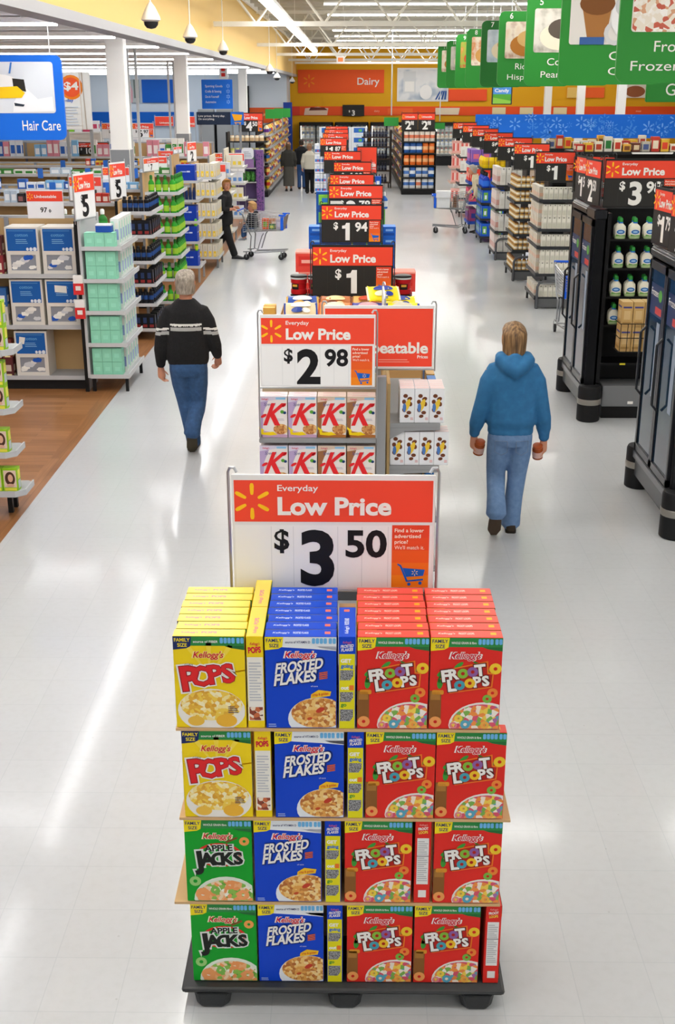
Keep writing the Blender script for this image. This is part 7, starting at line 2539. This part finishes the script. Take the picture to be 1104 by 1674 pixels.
# hood hanging behind the neck
hd = MB()
limb(b, [(-.10, .01, 1.45, .045), (-.105, -.06, 1.435, .055), (-.06, -.115, 1.385, .06, .8), (0, -.135, 1.345, .065, .8), (.06, -.115, 1.385, .06, .8), (.105, -.06, 1.435, .055), (.10, .01, 1.45, .045)], HOOD)
limb(b, [(0, -.06, 1.45, .06), (0, -.105, 1.40, .08, .7), (0, -.115, 1.33, .06, .7), (0, -.115, 1.29, .03, .7)], HOOD)
fuse(b, 'hooded_sweatshirt', boy, .0095, 3)
b = MB()
b.loft([ringz((0, .0), .155, .115, .74), ringz((0, -.01), .172, .128, .80), ringz((0, -.008), .17, .122, .88), ringz((0, -.005), .165, .115, .93)], DENIM)
limb(b, [(-.082, -.01, .82, .098), (-.088, .02, .66, .092), (-.093, .045, .50, .078), (-.094, .01, .43, .076), (-.102, -.10, .35, .073), (-.105, -.19, .265, .080), (-.106, -.205, .215, .084)], DENIM)
limb(b, [(.082, -.01, .82, .098), (.088, .01, .66, .090), (.078, .03, .48, .076), (.060, .015, .30, .072), (.045, .01, .14, .078), (.042, .015, .055, .082)], DENIM)
fuse(b, 'jeans', boy, .0095, 3)
d = Deco(MB(), (0, -.1335, .79), (1, 0, 0), (0, 0, 1), .001)
for sx in (-1, 1):
    pts = [(sx * .035, .0), (sx * .035, -.09), (sx * .08, -.115), (sx * .13, -.09), (sx * .13, .0)]
    d.mb.tube([(x, -.137 + abs(x) ** 2 * 1.2, .80 + z) for x, z in pts] + [(sx * .035, -.136, .80)], .0025, m('#6f7f96', .9), 5)
d.mb.build('pocket_seam', boy)
b = MB()
shoe(b, (-.106, -.215, .225), (0, 1, 0), SHOE, 1.12, 1.05, m('#54463a', .8))
shoe(b, (.043, -.02, .0), (.1, 1, 0), SHOE, 0, 1.05, m('#2a241e', .8))
b.build('shoes', boy, smooth=True)


def held_jar(loc, label, tilt):
    t = thing('held_jar', label, 'jar', loc)
    t.rotation_euler = tilt
    MB().lathe([(.034, -.062), (.042, -.056), (.043, .034), (.036, .046)], m('#9a4a24', .25), 14).build('glass', t, smooth=True)
    MB().lathe([(.0436, -.04), (.0436, .014)], m('#d9b0a4', .5), 14).build('label', t, smooth=True)
    MB().lathe([(.040, .044), (.040, .064), (.035, .066)], m('#b5562c', .4), 14).build('lid', t, smooth=True)


held_jar((P.x - .235, P.y + .05, .695), 'red brown jar in the left hand of the blue hooded person', (.35, .1, 0))
held_jar((P.x + .235, P.y + .04, .665), 'red brown jar in the right hand of the blue hooded person', (.35, -.1, 0))

# ------------------------------------------------------------------ man in the striped sweater
P = Vector((-1.60, 11.30, 0))
man = person('grey haired man in a black sweater with white stripes walking away in jeans', P, .06)
b = MB()
b.loft([ringz((0, 0), .165, .11, .82), ringz((0, 0), .17, .115, .92), ringz((0, .0), .16, .11, 1.05), ringz((0, 0), .17, .11, 1.22), ringz((0, .0), .19, .11, 1.38), ringz((0, .01), .14, .085, 1.46), ringz((0, .015), .062, .062, 1.50), ringz((0, .02), .06, .062, 1.57)], SKIN)
limb(b, [(-.08, .0, .85, .075), (-.06, .05, .5, .045), (.02, .03, .10, .034)], SKIN)
limb(b, [(.08, .0, .85, .075), (.075, .04, .5, .045), (.03, -.14, .27, .03), (.025, -.16, .23, .03)], SKIN)
limb(b, [(-.15, .0, 1.385, .055), (-.236, -.015, 1.16, .045), (-.262, -.01, 1.02, .036), (-.275, .04, .84, .03)], SKIN)
limb(b, [(.15, .0, 1.385, .055), (.236, -.015, 1.16, .045), (.266, .0, 1.06, .036), (.283, .14, .93, .03)], SKIN)
hand(b, (-.275, .045, .835), (.05, .1, -1), (.2, .9, .1), SKIN, 1.05, palm_n=(1, -.3, 0), s=1.08)
hand(b, (.284, .15, .92), (-.05, .5, -.9), (-.2, .9, .5), SKIN, 1.05, palm_n=(-1, -.3, 0), s=1.08)
T = head(b, (0, .03, 1.655), -.05, SKIN, 1.04)
fuse(b, 'body', man, .009, 4)
face(T, man, 1.04)
hair_cap(T, man, ramp_mat('hair_grey', 'noise', 60, [(.3, '#6f665c'), (.55, '#968c80'), (.75, '#b8aea2')], .7, stretch=(1, 1, .3), detail=4, bump=.4), 1.04, back=-.085, front=.06, vol=.013, tuft=.015, seed=2)
b = MB()
b.loft([ringz((0, 0), .192, .135, .885), ringz((0, 0), .205, .145, .93), ringz((0, -.005), .208, .148, 1.02), ringz((0, -.005), .205, .143, 1.15), ringz((0, 0), .212, .138, 1.28), ringz((0, 0), .188, .124, 1.39), ringz((0, .005), .14, .10, 1.465), ringz((0, .012), .085, .082, 1.515)], KNIT)
limb(b, [(-.14, 0, 1.405, .078), (-.195, -.005, 1.30, .082), (-.236, -.015, 1.16, .074), (-.262, -.01, 1.02, .066), (-.270, .025, .91, .052), (-.273, .04, .86, .044)], KNIT)
limb(b, [(.14, 0, 1.405, .078), (.195, -.005, 1.30, .082), (.236, -.015, 1.16, .074), (.266, .0, 1.06, .066), (.276, .09, .97, .052), (.280, .13, .935, .044)], KNIT)
WS, GS = m('#dcdcd8', .9), m('#a9a9a8', .9)


def knit_rules(me):
    me.materials.append(WS)
    me.materials.append(GS)
    nb = len(me.materials)
    for p in me.polygons:
        c = p.center
        if abs(c.x) < .15:
            h = c.z - 1.275
            w = 1 if .0 < h < .022 else 2 if -.045 < h < -.012 else 0
        else:
            h = c.z - 1.235 + (abs(c.x) - .16) * .1
            w = 1 if .0 < h < .022 else 2 if -.045 < h < -.012 else 0
            if abs(c.x) < .165:
                w = 0
        if w:
            p.material_index = nb - 3 + w


fuse(b, 'striped_sweater', man, .0085, 3, knit_rules)
b = MB()
b.loft([ringz((0, .0), .165, .12, .77), ringz((0, -.005), .185, .135, .83), ringz((0, -.005), .188, .135, .90), ringz((0, 0), .185, .13, .96)], DENIM2)
limb(b, [(-.085, -.005, .84, .105), (-.075, .03, .68, .098), (-.055, .06, .50, .08), (-.02, .05, .30, .074), (.015, .03, .12, .075), (.02, .03, .06, .07)], DENIM2)
limb(b, [(.085, -.005, .84, .105), (.085, .02, .68, .098), (.078, .05, .50, .082), (.066, .0, .42, .082), (.042, -.11, .34, .078), (.027, -.18, .265, .082), (.022, -.19, .22, .084)], DENIM2)
fuse(b, 'jeans', man, .0095, 3)
b = MB()
shoe(b, (.022, -.20, .225), (-.12, 1, 0), m('#3f3a30', .75), 1.05, 1.08, m('#4a4438', .85))
shoe(b, (.0, .02, .0), (.1, 1, 0), m('#3f3a30', .75), 0, 1.08, m('#2f2b24', .85))
b.build('shoes', man, smooth=True)

# ------------------------------------------------------------------ woman in black pushing the cart
P = Vector((-2.63, 25.66, 0))
wom = person('woman with glasses in a black top and trousers pushing the cart with a child', P, -.10)
BLK = ramp_mat('black_cloth', 'noise', 12, [(.3, '#0d0d0f'), (.7, '#17171a')], .9, bump=.2)
b = MB()
# she walks +X (toward the aisle), head turned to the camera
b.loft([ringz((-.10, 0), .12, .16, .80), ringz((-.10, 0), .13, .17, .88), ringz((-.10, 0), .11, .14, 1.0), ringz((-.09, 0), .12, .155, 1.15), ringz((-.07, 0), .11, .165, 1.28), ringz((-.06, 0), .07, .10, 1.35), ringz((-.05, 0), .048, .05, 1.38), ringz((-.04, 0), .046, .05, 1.44)], SKIN)
limb(b, [(-.10, -.09, .82, .085), (-.02, -.08, .47, .056), (.11, -.08, .12, .038), (.12, -.08, .08, .038)], SKIN)
limb(b, [(-.10, .09, .82, .085), (-.13, .08, .47, .056), (-.33, .08, .18, .038), (-.35, .08, .13, .038)], SKIN)
for s in (-1, 1):
    limb(b, [(-.07, s * .16, 1.28, .052), (-.08, s * .24, 1.08, .044), (-.06, s * .24, 1.03, .04), (.10, s * .20, 1.04, .028)], SKIN)
    hand(b, (.09, s * .20, 1.045), (1, -s * .1, -.05), (.2, -s * .9, 0), SKIN, .9, palm_n=(0, 0, -1), s=.95)
T = head(b, (-.03, -.01, 1.525), -pi / 2 - 1.1, SKIN, .97)
fuse(b, 'body', wom, .011, 4)
face(T, wom, .97, glasses=True)
hair_cap(T, wom, m('#a8763f', .6), .97, back=-.10, front=.06, vol=.018, tuft=.03, seed=7)
b = MB()
b.loft([ringz((-.10, 0), .175, .20, .72), ringz((-.10, 0), .185, .215, .82), ringz((-.10, 0), .175, .20, .95), ringz((-.10, 0), .165, .19, 1.08), ringz((-.08, 0), .16, .195, 1.20), ringz((-.07, 0), .14, .19, 1.29), ringz((-.06, 0), .10, .12, 1.36), ringz((-.05, 0), .062, .066, 1.40)], BLK)
for s in (-1, 1):
    limb(b, [(-.07, s * .155, 1.29, .075), (-.09, s * .22, 1.17, .072), (-.085, s * .245, 1.07, .064), (-.04, s * .24, 1.03, .06), (.05, s * .21, 1.045, .044)], BLK)
fuse(b, 'black_top', wom, .0115, 3)
b = MB()
b.loft([ringz((-.10, 0), .145, .175, .70), ringz((-.10, 0), .155, .185, .80), ringz((-.10, 0), .14, .17, .9)], BLK)
limb(b, [(-.10, -.09, .78, .115), (-.05, -.085, .60, .10), (-.01, -.08, .46, .086), (.05, -.08, .28, .076), (.10, -.08, .13, .078), (.115, -.08, .08, .075)], BLK)
limb(b, [(-.10, .09, .78, .115), (-.115, .085, .60, .10), (-.14, .08, .46, .086), (-.24, .08, .31, .078), (-.32, .08, .19, .080), (-.35, .08, .15, .075)], BLK)
fuse(b, 'trousers', wom, .0115, 3)
b = MB()
shoe(b, (.10, -.08, .0), (1, -.15, 0), m('#4a4a4e', .6), 0, 1.0, m('#2a2a2c', .8))
shoe(b, (-.40, .08, .11), (1, 0, 0), m('#3a3a3e', .6), .55, 1.0, m('#2a2a2c', .8))
b.build('shoes', wom, smooth=True)

# child in the cart seat, seen from behind
cp = Vector((.22, 0, 0)); cp.rotate(Euler((0, 0, CWR)))
P = Vector((CW[0] + cp.x, CW[1] + cp.y, 0))
kid = person('small child with fair hair in a dark coat sitting in the cart seat', P, CWR)
b = MB()
b.loft([ringz((0, 0), .085, .11, .66), ringz((0, 0), .08, .11, .80), ringz((0, 0), .07, .11, .92), ringz((0, 0), .04, .05, .97), ringz((0, 0), .034, .038, 1.0)], SKIN)
for s in (-1, 1):
    limb(b, [(-.02, s * .06, .69, .055), (-.16, s * .07, .68, .045), (-.19, s * .07, .60, .04), (-.19, s * .07, .44, .03)], SKIN)
    limb(b, [(0, s * .12, .90, .04), (-.03, s * .16, .80, .032), (-.10, s * .15, .76, .024)], SKIN)
    hand(b, (-.10, s * .15, .76), (-1, 0, -.2), (0, -s, .1), SKIN, .7, palm_n=(0, 0, -1), s=.6, r=.009)
T = head(b, (0, 0, 1.09), pi / 2 + .2, SKIN, .86)
fuse(b, 'body', kid, .010, 4)
face(T, kid, .86)
hair_cap(T, kid, m('#b08a5a', .65), .86, back=-.07, front=.05, vol=.012, tuft=.03, seed=9)
b = MB()
b.loft([ringz((0, 0), .12, .145, .66), ringz((0, 0), .115, .15, .78), ringz((0, 0), .105, .15, .90), ringz((0, 0), .075, .09, .96)], m('#23242c', .85))
for s in (-1, 1):
    limb(b, [(0, s * .12, .90, .06), (-.03, s * .165, .82, .052), (-.09, s * .155, .77, .04)], m('#23242c', .85))
limb(b, [(.06, -.09, .955, .035), (.09, 0, .965, .04), (.06, .09, .955, .035)], m('#a89a78', .85))
fuse(b, 'coat', kid, .011, 3)
b = MB()
b.loft([ringz((0, 0), .10, .125, .635), ringz((0, 0), .10, .125, .70)], m('#33507a', .85))
for s in (-1, 1):
    limb(b, [(-.01, s * .06, .685, .065), (-.15, s * .07, .68, .055), (-.195, s * .07, .60, .05), (-.195, s * .07, .47, .045)], m('#33507a', .85))
fuse(b, 'trousers', kid, .011, 3)
b = MB()
for s in (-1, 1):
    shoe(b, (-.18, s * .07, .38), (-1, 0, 0), m('#8a8f9a', .6), 0, .6, m('#d9d9d6', .7))
b.build('shoes', kid, smooth=True)


# ------------------------------------------------------------------ three people far along the aisle, one stooping at a cart
def walker(label, loc, rz, topc, legc, hairc, h=1.7, long_hair=False, skirt=False, top_low=.85, lean=0.0, arms=None):
    t = person(label, loc, rz)
    k = h / 1.72
    sk = lambda z: lean * max(0, z - .85)
    b = MB()
    L = lambda *q: [((x, y + sk(z), z * k, r)) for x, y, z, r in q]
    b.loft([ringz((0, sk(z)), rx, ry, z * k) for z, rx, ry in ((.80, .15, .10), (.90, .155, .105), (1.05, .14, .1), (1.2, .155, .1), (1.34, .17, .1), (1.42, .12, .075), (1.46, .055, .055), (1.52, .05, .05))], SKIN)
    limb(b, L((-.08, 0, .82, .08), (-.085, .03, .48, .055), (-.085, -.02, .08, .038)), SKIN)
    limb(b, L((.08, 0, .82, .08), (.085, .05, .48, .055), (.085, .06, .08, .038)), SKIN)
    A = arms or [[(-.17, 0, 1.35, .055), (-.235, -.02, 1.1, .045), (-.245, .06, .88, .03)], [(.17, 0, 1.35, .055), (.235, -.02, 1.1, .045), (.245, .06, .88, .03)]]
    for a in A:
        limb(b, [(x, y + sk(z), z * k, r) for x, y, z, r in a], SKIN)
        x, y, z, r = a[-1]
        px_, py_, pz_, _ = a[-2]
        dv = (x - px_, y - py_, (z - pz_) * k)
        hand(b, (x, y + sk(z), z * k), dv, (0, 1, .2) if abs(dv[2]) > abs(dv[1]) else (-(1 if x > 0 else -1), 0, .2), SKIN, .7, palm_n=(-1 if x > 0 else 1, 0, 0) if abs(dv[2]) > abs(dv[1]) else (0, 0, -1))
    T = head(b, (0, .03 + sk(1.62), 1.60 * k), 0, SKIN, .98)
    fuse(b, 'body', t, .012, 4)
    face(T, t, .98)
    hair_cap(T, t, m(hairc, .65), .98, back=-.19 if long_hair else -.08, front=.05, vol=.02 if long_hair else .010, tuft=.03)
    b = MB()
    b.loft([ringz((0, sk(z)), rx, ry, z * k) for z, rx, ry in ((top_low, .185, .135), (top_low + .08, .195, .14), (1.08, .185, .13), (1.22, .19, .13), (1.34, .20, .125), (1.42, .15, .095), (1.48, .08, .075))], m(topc, .9))
    for a in A:
        q = [(x, y + sk(z), z * k, r + .024) for x, y, z, r in a]
        e = q[-1]
        q[-1] = (e[0], e[1], e[2], .04)
        limb(b, q, m(topc, .9))
    fuse(b, 'top', t, .012, 3)
    b = MB()
    if skirt:
        b.loft([ringz((0, 0), rx, ry, z) for z, rx, ry in ((.18, .20, .16), (.5, .195, .15), (.8, .185, .14), (1.0, .165, .125))], m(legc, .9))
    else:
        b.loft([ringz((0, 0), rx, ry, z * k) for z, rx, ry in ((.75, .155, .115), (.83, .172, .125), (.95, .165, .115))], m(legc, .9))
        limb(b, L((-.08, 0, .82, .098), (-.086, .025, .5, .08), (-.086, .0, .3, .07), (-.086, -.01, .06, .075)), m(legc, .9))
        limb(b, L((.08, 0, .82, .098), (.086, .045, .5, .08), (.086, .06, .3, .07), (.086, .06, .06, .075)), m(legc, .9))
    fuse(b, 'skirt' if skirt else 'trousers', t, .012, 3)
    b = MB()
    shoe(b, (-.086, -.04, 0), (0, 1, 0), m('#2a2623', .7), 0, 1, m('#1c1a18', .8))
    shoe(b, (.086, .03, 0), (0, 1, 0), m('#2a2623', .7), 0, 1, m('#1c1a18', .8))
    b.build('shoes', t, smooth=True)
    return t


walker('person in a long dark grey coat with long brown hair, walking far down the aisle', (-2.28, 43.6, 0), .1, '#33322f', '#4a4843', '#5a4430', 1.68, True, True)
walker('person in a black jacket and blue jeans beside the person in the long coat', (-1.86, 44.6, 0), 0, '#1a1b1f', '#2f4a78', '#2c241e', 1.74)
walker('person in a pale grey top and black trousers standing far down the aisle', (-1.50, 42.6, 0), 0, '#b5b0a2', '#141416', '#7a5a44', 1.66)
walker('stooping person in a beige top reaching to the cart by the purple rack', (3.24, 30.45, 0), pi / 2, '#c9bea2', '#3a4a6a', '#a8a49c', 1.66, lean=.28,
       arms=[[(-.17, 0, 1.35, .055), (-.26, .05, 1.16, .045), (-.28, .16, .98, .03)], [(.17, 0, 1.35, .055), (.22, .08, 1.12, .045), (.20, .26, 1.0, .03)]])
